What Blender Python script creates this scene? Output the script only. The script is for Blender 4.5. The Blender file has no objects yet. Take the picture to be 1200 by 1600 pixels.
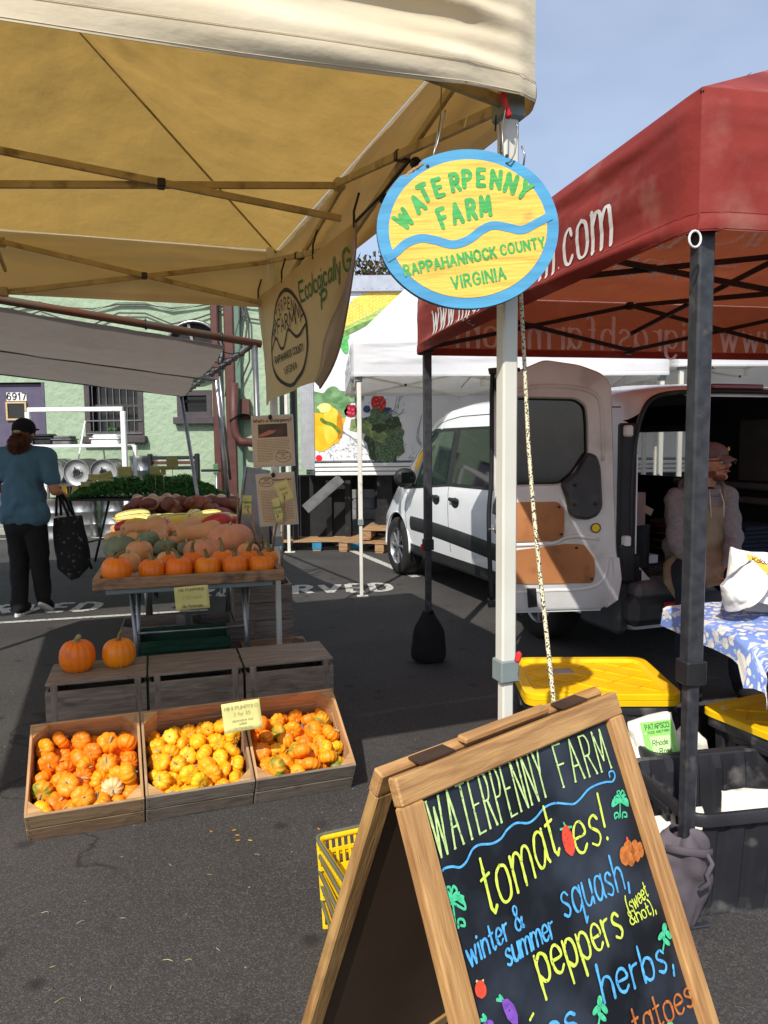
import bpy, bmesh, math, random
import numpy as np
from mathutils import Vector, Matrix, Euler, noise
random.seed(7)
PI = math.pi
scene = bpy.context.scene
R = math.radians

# ------------------------------------------------------------------ camera, world, sun, exposure
CAMH = 1.5; FPX = 1186.0; PITCH = R(5.3); ROLL = R(0.6)
cam_d = bpy.data.cameras.new('camera'); cam = bpy.data.objects.new('camera', cam_d)
scene.collection.objects.link(cam); scene.camera = cam
cam_d.sensor_fit = 'VERTICAL'; cam_d.sensor_height = 32.0; cam_d.lens = FPX / 1600 * 32.0
cam_d.clip_start = 0.05; cam_d.clip_end = 2000
CM = Matrix.Translation((0, 0, CAMH)) @ Matrix.Rotation(PI/2 - PITCH, 4, 'X') @ Matrix.Rotation(-ROLL, 4, 'Z')
cam.matrix_world = CM

SUN_EL = R(44); SUN_AZ = R(19)            # light travels towards +Y, swung to +X by SUN_AZ
ldir = Vector((math.sin(SUN_AZ)*math.cos(SUN_EL), math.cos(SUN_AZ)*math.cos(SUN_EL), -math.sin(SUN_EL)))
sd = bpy.data.lights.new('sun', 'SUN'); sun = bpy.data.objects.new('sun', sd)
scene.collection.objects.link(sun)
sd.energy = 5.0; sd.angle = R(0.53); sd.color = (1.0, 0.955, 0.88)
sun.rotation_euler = ldir.to_track_quat('-Z', 'Y').to_euler()
W = bpy.data.worlds.new('World'); scene.world = W; W.use_nodes = True
wn = W.node_tree.nodes; wl = W.node_tree.links; wn.clear()
sky = wn.new('ShaderNodeTexSky'); sky.sky_type = 'NISHITA'; sky.sun_disc = False
sky.sun_elevation = SUN_EL
sky.sun_rotation = math.atan2(-ldir.x, -ldir.y)     # azimuth of the sun itself, from +Y towards +X
sky.air_density = 1.0; sky.dust_density = 1.2; sky.ozone_density = 2.0
# thin high cloud veil mixed over the sky
tc = wn.new('ShaderNodeTexCoord'); mp = wn.new('ShaderNodeMapping'); mp.inputs['Scale'].default_value = (1.2, 1.2, 3.0)
nz = wn.new('ShaderNodeTexNoise'); nz.inputs['Scale'].default_value = 1.6; nz.inputs['Detail'].default_value = 4; nz.inputs['Roughness'].default_value = .5
cr = wn.new('ShaderNodeValToRGB'); cr.color_ramp.elements[0].position = .38; cr.color_ramp.elements[1].position = .78
cr.color_ramp.elements[0].color = (0.26, 0.26, 0.26, 1); cr.color_ramp.elements[1].color = (.62, .62, .62, 1)
mx = wn.new('ShaderNodeMix'); mx.data_type = 'RGBA'; mx.inputs['B'].default_value = (6.6, 7.3, 8.9, 1)
bg = wn.new('ShaderNodeBackground'); bg.inputs['Strength'].default_value = 0.135; wo = wn.new('ShaderNodeOutputWorld')
wl.new(tc.outputs['Generated'], mp.inputs['Vector']); wl.new(mp.outputs[0], nz.inputs['Vector']); wl.new(nz.outputs['Fac'], cr.inputs[0])
wl.new(cr.outputs[0], mx.inputs['Factor']); wl.new(sky.outputs[0], mx.inputs['A']); wl.new(mx.outputs['Result'], bg.inputs['Color']); wl.new(bg.outputs[0], wo.inputs[0])
scene.view_settings.view_transform = 'Standard'; scene.view_settings.look = 'None'
scene.view_settings.exposure = 0.0; scene.view_settings.gamma = 1.0; scene.view_settings.use_curve_mapping = False
scene.cycles.max_bounces = 8; scene.cycles.diffuse_bounces = 4; scene.cycles.glossy_bounces = 3; scene.cycles.transmission_bounces = 6; scene.cycles.transparent_max_bounces = 12

# ------------------------------------------------------------------ surveying helpers (photo pixel -> place in the world)
def ray(px, py):
    d = CM.to_3x3() @ Vector(((px-600)/FPX, -(py-800)/FPX, -1)); return d.normalized()
O = Vector((0, 0, CAMH))
def G(px, py, z=0.0):                      # point on the horizontal plane z
    d = ray(px, py); return O + d*((z-CAMH)/d.z)
def D(px, py, y):                          # point at distance y in front
    d = ray(px, py); return O + d*(y/d.y)
def V(px, py, p, n):                       # point on the plane through p with normal n
    d = ray(px, py); p = Vector(p); n = Vector(n); return O + d*((p-O).dot(n)/d.dot(n))

# ------------------------------------------------------------------ object helpers
COL = scene.collection
def setp(o, label=None, cat=None, group=None, kind=None):
    if label: o['label'] = label
    if cat: o['category'] = cat
    if group: o['group'] = group
    if kind: o['kind'] = kind
    return o
def thing(name, label, cat, loc=(0,0,0), rz=0.0, group=None, rot=None):
    o = bpy.data.objects.new(name, None); COL.objects.link(o); o.empty_display_size = .1
    o.location = loc; o.rotation_euler = rot if rot is not None else (0, 0, rz)
    return setp(o, label, cat, group)
def inst(name, mesh, parent=None, loc=(0,0,0), rot=(0,0,0), scale=(1,1,1), label=None, cat=None, group=None, kind=None):
    o = bpy.data.objects.new(name, mesh); COL.objects.link(o)
    o.location = loc; o.rotation_euler = rot; o.scale = scale
    if parent: o.parent = parent
    return setp(o, label, cat, group, kind)
def copy_tree(o, parent=None):
    c = o.copy(); COL.objects.link(c); c.parent = parent
    for ch in list(o.children): copy_tree(ch, c)
    return c

class MB:
    """mesh builder: collects shapes and links them as ONE mesh"""
    def __init__(s): s.v = []; s.f = []; s.mi = []; s.cur = 0; s.sub = 0; s.jw = 0; s.rk = 0
    def add(s, vs, fs):
        b = len(s.v); s.v += [tuple(p) for p in vs]
        for f in fs: s.f.append(tuple(i+b for i in f)); s.mi.append(s.cur)
        return s
    def box(s, c, d, rot=None, ch=0.0, mat=None):
        x, y, z = d[0]/2, d[1]/2, d[2]/2
        if ch <= 0:
            vs = [Vector((i*x, j*y, k*z)) for i in (-1,1) for j in (-1,1) for k in (-1,1)]
            fs = [(0,1,3,2),(4,6,7,5),(0,4,5,1),(2,3,7,6),(0,2,6,4),(1,5,7,3)]
        else:
            ch = min(ch, x*.9, y*.9, z*.9)
            vs = []; idx = {}
            for i in (-1,1):
                for j in (-1,1):
                    for k in (-1,1):
                        for a in range(3):
                            p = [i*x, j*y, k*z]
                            for b in range(3):
                                if b != a: p[b] -= (i,j,k)[b]*ch
                            idx[(i,j,k,a)] = len(vs); vs.append(Vector(p))
            fs = []
            for a in range(3):
                for sg in (-1,1):
                    b, c2 = (a+1)%3, (a+2)%3; q = []
                    for (u, w) in ((-1,-1),(1,-1),(1,1),(-1,1)):
                        t = [0,0,0]; t[a] = sg; t[b] = u; t[c2] = w; q.append(idx[(t[0],t[1],t[2],a)])
                    fs.append(tuple(q) if sg > 0 else tuple(reversed(q)))
            for a in range(3):                    # edges running along axis a
                b, c2 = (a+1)%3, (a+2)%3
                for u in (-1,1):
                    for w in (-1,1):
                        t0 = [0,0,0]; t0[b] = u; t0[c2] = w; t1 = t0[:]; t0[a] = -1; t1[a] = 1
                        q = (idx[(*t0,b)], idx[(*t1,b)], idx[(*t1,c2)], idx[(*t0,c2)])
                        fs.append(q if u*w > 0 else tuple(reversed(q)))
            for i in (-1,1):
                for j in (-1,1):
                    for k in (-1,1):
                        q = (idx[(i,j,k,0)], idx[(i,j,k,1)], idx[(i,j,k,2)]); fs.append(q if i*j*k > 0 else tuple(reversed(q)))
        m = rot if isinstance(rot, Matrix) else (Euler(rot).to_matrix() if rot else None)
        c = Vector(c)
        vs = [(m @ p if m else p) + c for p in vs]
        if mat is not None: vs = [mat @ p for p in vs]
        return s.add(vs, fs)
    def tube(s, pts, r, n=8, cap=True, closed=False, flat=None):
        pts = [Vector(p) for p in pts]; N = len(pts)
        rs = r if isinstance(r, (list, tuple)) else [r]*N
        vs = []; fs = []; up = None
        for i, p in enumerate(pts):
            a = pts[(i-1) % N] if (closed or i > 0) else pts[i]; b = pts[(i+1) % N] if (closed or i < N-1) else pts[i]
            t = (b-a).normalized() if (b-a).length > 1e-9 else Vector((0,0,1))
            if up is None:
                up = Vector((0,0,1)) if abs(t.z) < .9 else Vector((1,0,0))
            u = (up - t*up.dot(t))
            if u.length < 1e-6: u = t.orthogonal()
            u.normalize(); w = t.cross(u); up = u
            for k in range(n):
                an = 2*PI*k/n + (PI/4 if n == 4 else 0)
                vs.append(p + (u*math.cos(an) + w*math.sin(an)*(flat or 1))*rs[i])
        M_ = N if closed else N-1
        for i in range(M_):
            for k in range(n):
                a = i*n+k; b = i*n+(k+1)%n; c = ((i+1)%N)*n+(k+1)%n; d = ((i+1)%N)*n+k
                fs.append((a,b,c,d))
        if cap and not closed:
            fs.append(tuple(reversed(range(n)))); fs.append(tuple((N-1)*n+k for k in range(n)))
        return s.add(vs, fs)
    def bar(s, a, b, w, h=None, up=(0,0,1)):
        a = Vector(a); b = Vector(b); t = b-a; L = t.length; t.normalize(); up = Vector(up)
        if abs(t.dot(up)) > .98: up = Vector((0,1,0))
        y = up.cross(t).normalized(); z = t.cross(y); m = Matrix((t, y, z)).transposed()
        return s.box((a+b)/2, (L, w, h or w), m, ch=min(w, h or w)*.12)
    def lathe(s, prof, n=24, c=(0,0,0), m=None, capa=True, capb=True):
        vs = []; fs = []; c = Vector(c)
        for (r, z) in prof:
            for k in range(n):
                p = Vector((r*math.cos(2*PI*k/n), r*math.sin(2*PI*k/n), z)); vs.append((m @ p if m else p)+c)
        for i in range(len(prof)-1):
            for k in range(n):
                fs.append((i*n+k, i*n+(k+1)%n, (i+1)*n+(k+1)%n, (i+1)*n+k))
        if capa: fs.append(tuple(reversed(range(n))))
        if capb: fs.append(tuple((len(prof)-1)*n+k for k in range(n)))
        return s.add(vs, fs)
    def grid(s, fn, nu, nv, wrap=False):
        vs = [fn(i/nu, j/nv) for j in range(nv+1) for i in range(nu if wrap else nu+1)]
        w = nu if wrap else nu+1; fs = []
        for j in range(nv):
            for i in range(nu):
                a = j*w+i; b = j*w+(i+1) % w if wrap else a+1
                fs.append((a, b, b+w, a+w))
        return s.add(vs, fs)
    def prism(s, poly, h, m=None, off=(0,0,0)):       # polygon in local XY, thickness h along Z
        n = len(poly); o = Vector(off)
        vs = [Vector((x, y, 0)) for x, y in poly] + [Vector((x, y, h)) for x, y in poly]
        vs = [(m @ p if m else p)+o for p in vs]
        return s.add(vs, [tuple(reversed(range(n))), tuple(range(n, 2*n))] + [(i, (i+1)%n, n+(i+1)%n, n+i) for i in range(n)])
    def ellipsoid(s, c, r, m=None, nu=16, nv=10):
        c = Vector(c)
        def fn(u, v):
            a = 2*PI*u; b = PI*(v-.5)
            p = Vector((r[0]*math.cos(a)*math.cos(b), r[1]*math.sin(a)*math.cos(b), r[2]*math.sin(b)))
            return (m @ p if m else p)+c
        return s.grid(fn, nu, nv, wrap=True)
    def capsule(s, a, b, ra, rb, n=12):
        a = Vector(a); b = Vector(b); t = (b-a)
        L = t.length
        if L < 1e-6: return s.ellipsoid(a, (ra,)*3)
        t.normalize(); ps = []; rr = []
        for k in range(5): an = PI/2*k/4; ps.append(a - t*ra*math.cos(an)); rr.append(max(1e-4, ra*math.sin(an)))
        for k in range(5): an = PI/2*k/4; ps.append(b + t*rb*math.sin(an)); rr.append(max(1e-4, rb*math.cos(an)))
        return s.tube(ps, rr, n)
    def ribbon(s, poly, w, mapf, caps=4, wf=None):
        """a painted stroke: 2D polyline of width w laid on a surface by mapf(x, y) -> 3D"""
        P = [Vector((p[0], p[1])) for p in poly]
        if s.sub:
            R_ = [P[0]]
            for a_, b_ in zip(P, P[1:]):
                k_ = max(1, int((b_-a_).length/s.sub)); R_ += [a_.lerp(b_, j/k_) for j in range(1, k_+1)]
            P = R_
        Q = [P[0]]
        for p in P[1:]:
            if (p-Q[-1]).length > 1e-6: Q.append(p)
        if len(Q) < 2: Q = [Q[0], Q[0]+Vector((1e-4, 0))]
        cuts = [0]+[i for i in range(1, len(Q)-1) if (Q[i]-Q[i-1]).normalized().dot((Q[i+1]-Q[i]).normalized()) < .55]+[len(Q)-1]
        for a_, b_ in zip(cuts, cuts[1:]): s._rib(Q[a_:b_+1], w, mapf, caps, wf)
        return s
    def _rib(s, Q, w, mapf, caps, wf):
        n = len(Q); L = []; Rr = []; s.rk = getattr(s, 'rk', 0)+1
        for i, p in enumerate(Q):
            t0 = (Q[i]-Q[i-1]).normalized() if i > 0 else None; t1 = (Q[i+1]-Q[i]).normalized() if i < n-1 else None
            t = (t0+t1) if (t0 is not None and t1 is not None) else (t0 if t0 is not None else t1)
            t = t.normalized(); hw = w/2*(wf(t) if wf else 1)*((1+s.jw*noise.noise(Vector((p.x*90, p.y*90, s.rk*1.7)))) if s.jw else 1); nn = Vector((-t.y, t.x))
            L.append(p+nn*hw); Rr.append(p-nn*hw)
        def cap(p, t, hw):
            base = math.atan2(t.y, t.x)
            return [p + Vector((math.cos(base+a), math.sin(base+a)))*hw for a in [(-PI/2)+PI*j/(caps+1) for j in range(1, caps+1)]]
        te = (Q[-1]-Q[-2]).normalized(); ts = (Q[0]-Q[1]).normalized()
        vs = L + Rr; fs = [(i, i+n, i+1+n, i+1) for i in range(n-1)]
        if caps:
            hw = w/2*(wf(te) if wf else 1); c1 = cap(Q[-1], te, hw); b = len(vs); vs = vs + c1
            fs.append(tuple([2*n-1]+list(range(b, b+len(c1)))+[n-1]))
            hw = w/2*(wf(ts) if wf else 1); c2 = cap(Q[0], ts, hw); b = len(vs); vs = vs + c2
            fs.append(tuple([0]+list(range(b, b+len(c2)))+[n]))
        e = 1e-3; p0 = mapf(Q[0].x, Q[0].y); nr = (mapf(Q[0].x+e, Q[0].y)-p0).cross(mapf(Q[0].x, Q[0].y+e)-p0)
        nr = nr.normalized()*(s.rk % 16)*6e-5 if nr.length > 1e-12 else Vector()
        return s.add([mapf(p.x, p.y)+nr for p in vs], fs)
    def fill(s, poly, mapf):
        n = len(poly); cx = sum(p[0] for p in poly)/n; cy = sum(p[1] for p in poly)/n
        return s.add([mapf(x, y) for x, y in poly]+[mapf(cx, cy)], [(i, (i+1)%n, n) for i in range(n)])
    def mesh(s, name, mats, smooth=False, angle=None):
        me = bpy.data.meshes.new(name); me.from_pydata(s.v, [], s.f); me.validate(clean_customdata=False)
        for m in (mats if isinstance(mats, (list, tuple)) else [mats]): me.materials.append(m)
        if len(me.polygons) == len(s.mi): me.polygons.foreach_set('material_index', s.mi)
        if smooth:
            me.polygons.foreach_set('use_smooth', [True]*len(me.polygons))
            if angle: me.set_sharp_from_angle(angle=angle)
        me.update(); return me
    def build(s, name, mats, parent=None, smooth=False, angle=None, loc=(0,0,0), rot=(0,0,0), **kw):
        return inst(name, s.mesh(name, mats, smooth, angle), parent, loc, rot, **kw)

def subd(o, lv=1):
    m = o.modifiers.new('subdivision', 'SUBSURF'); m.levels = lv; m.render_levels = lv; return o
def baked(o):
    dg = bpy.context.evaluated_depsgraph_get(); me = bpy.data.meshes.new_from_object(o.evaluated_get(dg))
    old = o.data; o.modifiers.clear(); o.data = me
    return o
def fuse(name, mb, mats, parent=None, voxel=.01, smooth=4, **kw):
    """one continuous skin grown over overlapping limb shapes"""
    o = mb.build(name, mats, parent, True, **kw)
    m = o.modifiers.new('r', 'REMESH'); m.mode = 'VOXEL'; m.voxel_size = voxel; m.use_smooth_shade = True
    if smooth: q = o.modifiers.new('s', 'SMOOTH'); q.factor = .5; q.iterations = smooth
    return baked(o)
def boolean(o, cutter_mb, op='DIFFERENCE', mats=None):
    c = cutter_mb.build('cutter', mats or o.data.materials[0]); c.matrix_world = o.matrix_world
    m = o.modifiers.new('b', 'BOOLEAN'); m.operation = op; m.object = c; m.solver = 'EXACT'
    bpy.context.view_layer.update(); baked(o); bpy.data.objects.remove(c)
    return o
_pl = {}
def plank_mesh(L, Wd, T, mat, ch=.002):
    k = (round(L,3), round(Wd,3), round(T,3), mat.name)
    if k not in _pl: _pl[k] = MB().box((0,0,0), (L, Wd, T), ch=ch).mesh('plank', mat)
    return _pl[k]
def plank(parent, c, dims, mat, rot=(0,0,0), name='plank', ch=.002, **kw):
    """board whose grain runs along its own X"""
    return inst(name, plank_mesh(*dims, mat, ch), parent, c, rot, **kw)

def fbm(x, y, z=0.0, s=1.0, o=3): return noise.fractal(Vector((x*s, y*s, z*s)), 1.0, 2.0, o)
# ------------------------------------------------------------------ brush lettering: every glyph is a set of strokes
GL = {
'A':(8,"0 0 4 10 8 0/1.4 3.5 6.6 3.5"),'B':(7,"0 0 0 10/~0 10 4.5 9.9 6.2 7.8 4.5 5.5 0 5.4/~0 5.4 5 5.3 7 2.8 5 .1 0 0"),
'C':(7.5,"~7.5 8 6 9.7 4 10 1.3 8.7 0 5 1.3 1.3 4 0 6 .3 7.5 2"),'D':(7.6,"0 0 0 10/~0 10 4 9.7 7.2 7.5 7.2 2.5 4 .3 0 0"),
'E':(6.2,"6.2 10 0 10 0 0 6.2 0/0 5.2 5.2 5.2"),'F':(6,"6 10 0 10 0 0/0 5.2 5 5.2"),
'G':(8,"~7.5 8 6 9.7 4 10 1.3 8.7 0 5 1.3 1.3 4 0 6.6 .7 7.8 2.6/7.8 2.2 7.8 4.7 4.6 4.7"),'H':(7.5,"0 0 0 10/7.5 0 7.5 10/0 5.2 7.5 5.2"),
'I':(0.6,"0.3 0 0.3 10"),'J':(5,"~5 10 5 3 3.6 .3 1.4 .3 0 2.4"),'K':(7,"0 0 0 10/6.6 10 0 4.4/2.2 6 7 0"),'L':(6,"0 10 0 0 6 0"),
'M':(9,"0 0 .8 10 4.5 2.4 8.2 10 9 0"),'N':(7.8,"0 0 0 10 7.8 0 7.8 10"),'O':(8.6,"~4.3 10 1.3 8.8 0 5 1.3 1.2 4.3 0 7.3 1.2 8.6 5 7.3 8.8 4.3 10"),
'P':(6.6,"0 0 0 10/~0 10 4.6 9.8 6.6 7.4 4.6 4.9 0 4.7"),'Q':(8.6,"~4.3 10 1.3 8.8 0 5 1.3 1.2 4.3 0 7.3 1.2 8.6 5 7.3 8.8 4.3 10/5.4 2.6 8.6 -.6"),
'R':(7,"0 0 0 10/~0 10 4.6 9.8 6.4 7.6 4.6 5.2 0 5/3 5 7 0"),'S':(6.6,"~6.2 8.2 5 9.7 3.2 10 1 9 .7 7.2 2.4 5.7 4.6 4.7 6.3 3 5.6 .9 3.3 0 1.2 .4 0 2"),
'T':(7.4,"0 10 7.4 10/3.7 10 3.7 0"),'U':(7.4,"~0 10 0 3.4 1.3 .7 3.7 0 6.1 .7 7.4 3.4 7.4 10"),'V':(8,"0 10 4 0 8 10"),
'W':(11,"0 10 2.8 0 5.5 8.4 8.2 0 11 10"),'X':(7.4,"0 10 7.4 0/7.4 10 0 0"),'Y':(7.6,"0 10 3.8 4.8 7.6 10/3.8 4.8 3.8 0"),'Z':(7,"0 10 7 10 0 0 7 0"),
'a':(5,"~4.8 5 3.4 6.2 1.3 5.8 .1 3 1 .4 2.8 .2 4.7 2.4/4.9 6.2 4.9 .8 5.5 0"),'b':(5,"0 10 0 0/~0 4.4 2.2 6.2 4.4 5.4 5 3 4.2 .6 2.2 0 0 1.6"),
'c':(4.4,"~4.3 5 2.8 6.2 .8 5.3 0 3 .8 .7 2.8 0 4.4 1.1"),'d':(5,"~4.9 4.4 3 6.2 .8 5.4 0 3 .8 .6 2.8 0 4.9 1.8/5 10 5 0"),
'e':(4.8,"~.2 3.2 4.7 3.5 4.2 5.6 2.4 6.3 .6 5.2 0 3 .8 .7 2.8 0 4.7 1.2"),'f':(3.6,"~4 9.4 2.6 10 1.4 8.4 1.4 4 1.4 0/0 6 3.4 6"),
'g':(5,"~4.8 5 3 6.2 1 5.5 .1 3.2 1.2 .8 3 .8 4.8 2.8/~4.9 6 4.9 -.6 3.8 -2.7 1.8 -2.9 .4 -1.8"),'h':(4.8,"0 10 0 0/~0 4 1.8 6 3.8 5.8 4.8 4 4.8 0"),
'i':(.6,"0.3 6 0.3 0/.3 8.4 .32 8.6"),'j':(2,"~1.6 6 1.6 -1.4 .6 -2.9 -.8 -2.4/1.6 8.4 1.62 8.6"),'k':(4.6,"0 10 0 0/4.2 6 0 2.6/1.4 3.6 4.6 0"),
'l':(.6,"0.3 10 0.3 0"),'m':(8,"0 6.2 0 0/~0 4 1.6 6 3.2 5.8 4 4.2 4 0/~4 4 5.6 6 7.2 5.8 8 4.2 8 0"),'n':(4.8,"0 6.2 0 0/~0 4 1.8 6 3.8 5.8 4.8 4 4.8 0"),
'o':(5,"~2.5 6.2 .6 5.3 0 3 .7 .7 2.5 0 4.4 .7 5 3 4.4 5.4 2.5 6.2"),'p':(5,"0 6.2 0 -3.4/~0 4.4 2.2 6.2 4.4 5.4 5 3 4.2 .6 2.2 0 0 1.6"),
'q':(5,"~4.9 4.4 3 6.2 .8 5.4 0 3 .8 .6 2.8 0 4.9 1.8/5 6.2 5 -3.4 6.2 -2.2"),'r':(3.2,"0 6.2 0 0/~0 4 1 5.6 3.2 6"),
's':(4.2,"~4 5.2 2.6 6.2 .8 5.6 .6 4.2 3.4 2.6 3.9 1.2 2.4 0 .2 .8"),'t':(3.4,"1.5 9.4 1.5 1 2.4 0 3.6 .8/0 6.2 3.4 6.4"),'u':(4.8,"~0 6.2 0 2 .9 .2 2.6 0 4.6 2/4.8 6.2 4.8 0"),
'v':(4.8,"0 6.2 2.4 0 4.8 6.2"),'w':(7.4,"0 6.2 1.9 0 3.7 5.4 5.5 0 7.4 6.2"),'x':(4.6,"0 6.2 4.6 0/4.6 6.2 0 0"),'y':(4.8,"0 6.2 2.5 .4/4.8 6.2 1.2 -3.2"),'z':(4.4,"0 6.2 4.4 6.2 0 0 4.4 0"),
'0':(6,"~3 10 .8 8.4 0 5 .8 1.6 3 0 5.2 1.6 6 5 5.2 8.4 3 10"),'1':(3,"0 7.8 2.2 10 2.2 0"),'2':(6,"~.2 7.6 1.2 9.6 3 10 5.4 9 5.6 7 3.4 3.6 0 0/0 0 6 0"),
'3':(6,"~.4 8.6 1.6 9.8 3.6 10 5.4 8.6 5 6.4 2.8 5.4/~2.8 5.4 5.2 4.6 6 2.6 4.6 .5 2.6 0 .2 1.4"),'8':(6,"~3 5.4 .9 6.8 .8 8.8 3 10 5.2 8.8 5.1 6.8 3 5.4 .4 3.6 .4 1.2 3 0 5.6 1.2 5.6 3.6 3 5.4"),'4':(6,"4.6 0 4.6 10 0 3 6.4 3"),'5':(6,"5.6 10 .8 10 .5 5.6/~.5 5.6 3 6.4 5.6 5.2 6 3 4.6 .6 2.4 0 .2 1.2"),'6':(6,"~5.4 8.8 3.4 10 1 8.2 0 4 .8 1 3 0 5.2 .8 6 3 5.2 5.2 3 6 .9 5 .1 3.2"),
'7':(6,"0 10 6 10 2.2 0"),'9':(6,"~.6 1.2 2.6 0 5 1.8 6 6 5.2 9 3 10 .8 9.2 0 7 .8 4.8 3 4 5.1 5 5.9 6.8"),
'.':(.8,".3 .3 .5 .3"),',':(1,".8 .8 .1 -1.8"),'!':(.8,".4 10 .4 3/.4 .5 .42 .3"),"'":(.8,".4 10 .2 7.6"),'?':(4.6,"~0 8 1 9.7 2.8 10 4.6 8.6 4 6.4 2.2 4.6 2.2 3/2.2 .5 2.22 .3"),
'(':(2,"~2 11 .5 8.6 0 4.5 .5 .6 2 -1.8"),')':(2,"~0 11 1.5 8.6 2 4.5 1.5 .6 0 -1.8"),'&':(7,"~6.8 0 3.4 4.4 1.2 7.6 1.8 9.6 3.4 9.8 4.4 8.2 2.6 5.6 .4 3.6 .2 1.4 2 0 4.6 .8 6.6 4"),
'$':(6,"~5.6 8 4.4 9 3 9.2 1 8.4 .8 7 3 5.4 5.4 3.8 5 1.6 3 .8 .4 2/3 10.4 3 -.4"),'-':(4,"0 4 4 4"),':':(.8,".4 5 .42 5.2/.4 .8 .42 1"),
}
def crom(P, n=5):
    out = []
    for i in range(len(P)-1):
        p0 = P[i-1] if i > 0 else (2*P[0][0]-P[1][0], 2*P[0][1]-P[1][1]); p1 = P[i]; p2 = P[i+1]
        p3 = P[i+2] if i+2 < len(P) else (2*P[-1][0]-P[-2][0], 2*P[-1][1]-P[-2][1])
        for k in range(n):
            t = k/n; t2 = t*t; t3 = t2*t
            out.append(tuple(.5*((2*p1[a]) + (-p0[a]+p2[a])*t + (2*p0[a]-5*p1[a]+4*p2[a]-p3[a])*t2 + (-p0[a]+3*p1[a]-3*p2[a]+p3[a])*t3) for a in (0,1)))
    out.append(tuple(P[-1])); return out
def strokes(text, h, track=1.8, space=5.0, slant=0.0, n=4, serif=0.0, jit=0.0, xs=1.0):
    """text -> (list of polylines, width), baseline at y=0, cap height h"""
    s = h/10; x = 0; out = []; rnd = random.Random(len(text)*7+int(h*1e4))
    for ch in text:
        if ch == ' ': x += space*xs; continue
        w, d = GL[ch]; jy = rnd.uniform(-jit, jit); ja = rnd.uniform(-jit, jit)*.05
        for st in d.split('/'):
            sm = st[0] == '~'; a = [float(q) for q in st.lstrip('~').split()]; P = list(zip(a[::2], a[1::2]))
            ser = []
            if serif and not sm:
                for e, o in ((P[0], P[1]), (P[-1], P[-2])):
                    if abs(e[1]-o[1]) > 2: ser.append([(e[0]-serif, e[1]), (e[0]+serif, e[1])])
            if sm: P = crom(P, n)
            for Q in [P]+ser: out.append([((x+p[0]*xs+p[1]*(slant+ja))*s, (p[1]+jy)*s) for p in Q])
        x += w*xs+track
    return out, (x-track)*s
def write(mb, text, h, w, mapf, x=0, y=0, align='c', ang=0.0, wf=None, caps=3, fit=None, **kw):
    P, tw = strokes(text, h, **kw)
    if fit: P = [[(a*fit/tw, b) for a, b in p] for p in P]; tw = fit
    ox = x - (tw/2 if align == 'c' else tw if align == 'r' else 0)
    if ang: ox0 = ox-x; ca, sa = math.cos(ang), math.sin(ang)
    for p in P:
        if ang: q = [(x+(ox0+a)*ca-b*sa, y+(ox0+a)*sa+b*ca) for a, b in p]
        else: q = [(ox+a, y+b) for a, b in p]
        mb.ribbon(q, w, mapf, caps, wf)
    return tw
def pen(thin=.35): return lambda t: thin+(1-thin)*abs(t.y)
def plane(o, u, v, lift=.0015):
    """surface map: origin o, unit directions u (right) and v (up); lifted towards u x v"""
    o = Vector(o); u = Vector(u).normalized(); v = Vector(v).normalized(); n = u.cross(v).normalized()*lift
    return lambda x, y: o+u*x+v*y+n
def fringe(mb, w, h, rows, mapf, x0, y0, lw=.0012, seed=1):
    """lines of tiny handwriting / print: short words as dashes"""
    r = random.Random(seed)
    for i in range(rows):
        y = y0 - h*i/max(1, rows-1); x = x0
        while x < x0+w*(.75 if i == rows-1 else 1)-.004:
            L = min(r.uniform(.004, .014), x0+w-x); mb.ribbon([(x, y), (x+L*.5, y+lw*.3), (x+L, y)], lw*2, mapf, 0); x += L+.004

ORD = ['first','second','third','fourth','fifth','sixth','seventh','eighth','ninth','tenth','eleventh','twelfth','thirteenth','fourteenth','fifteenth','sixteenth','seventeenth','eighteenth']
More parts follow.
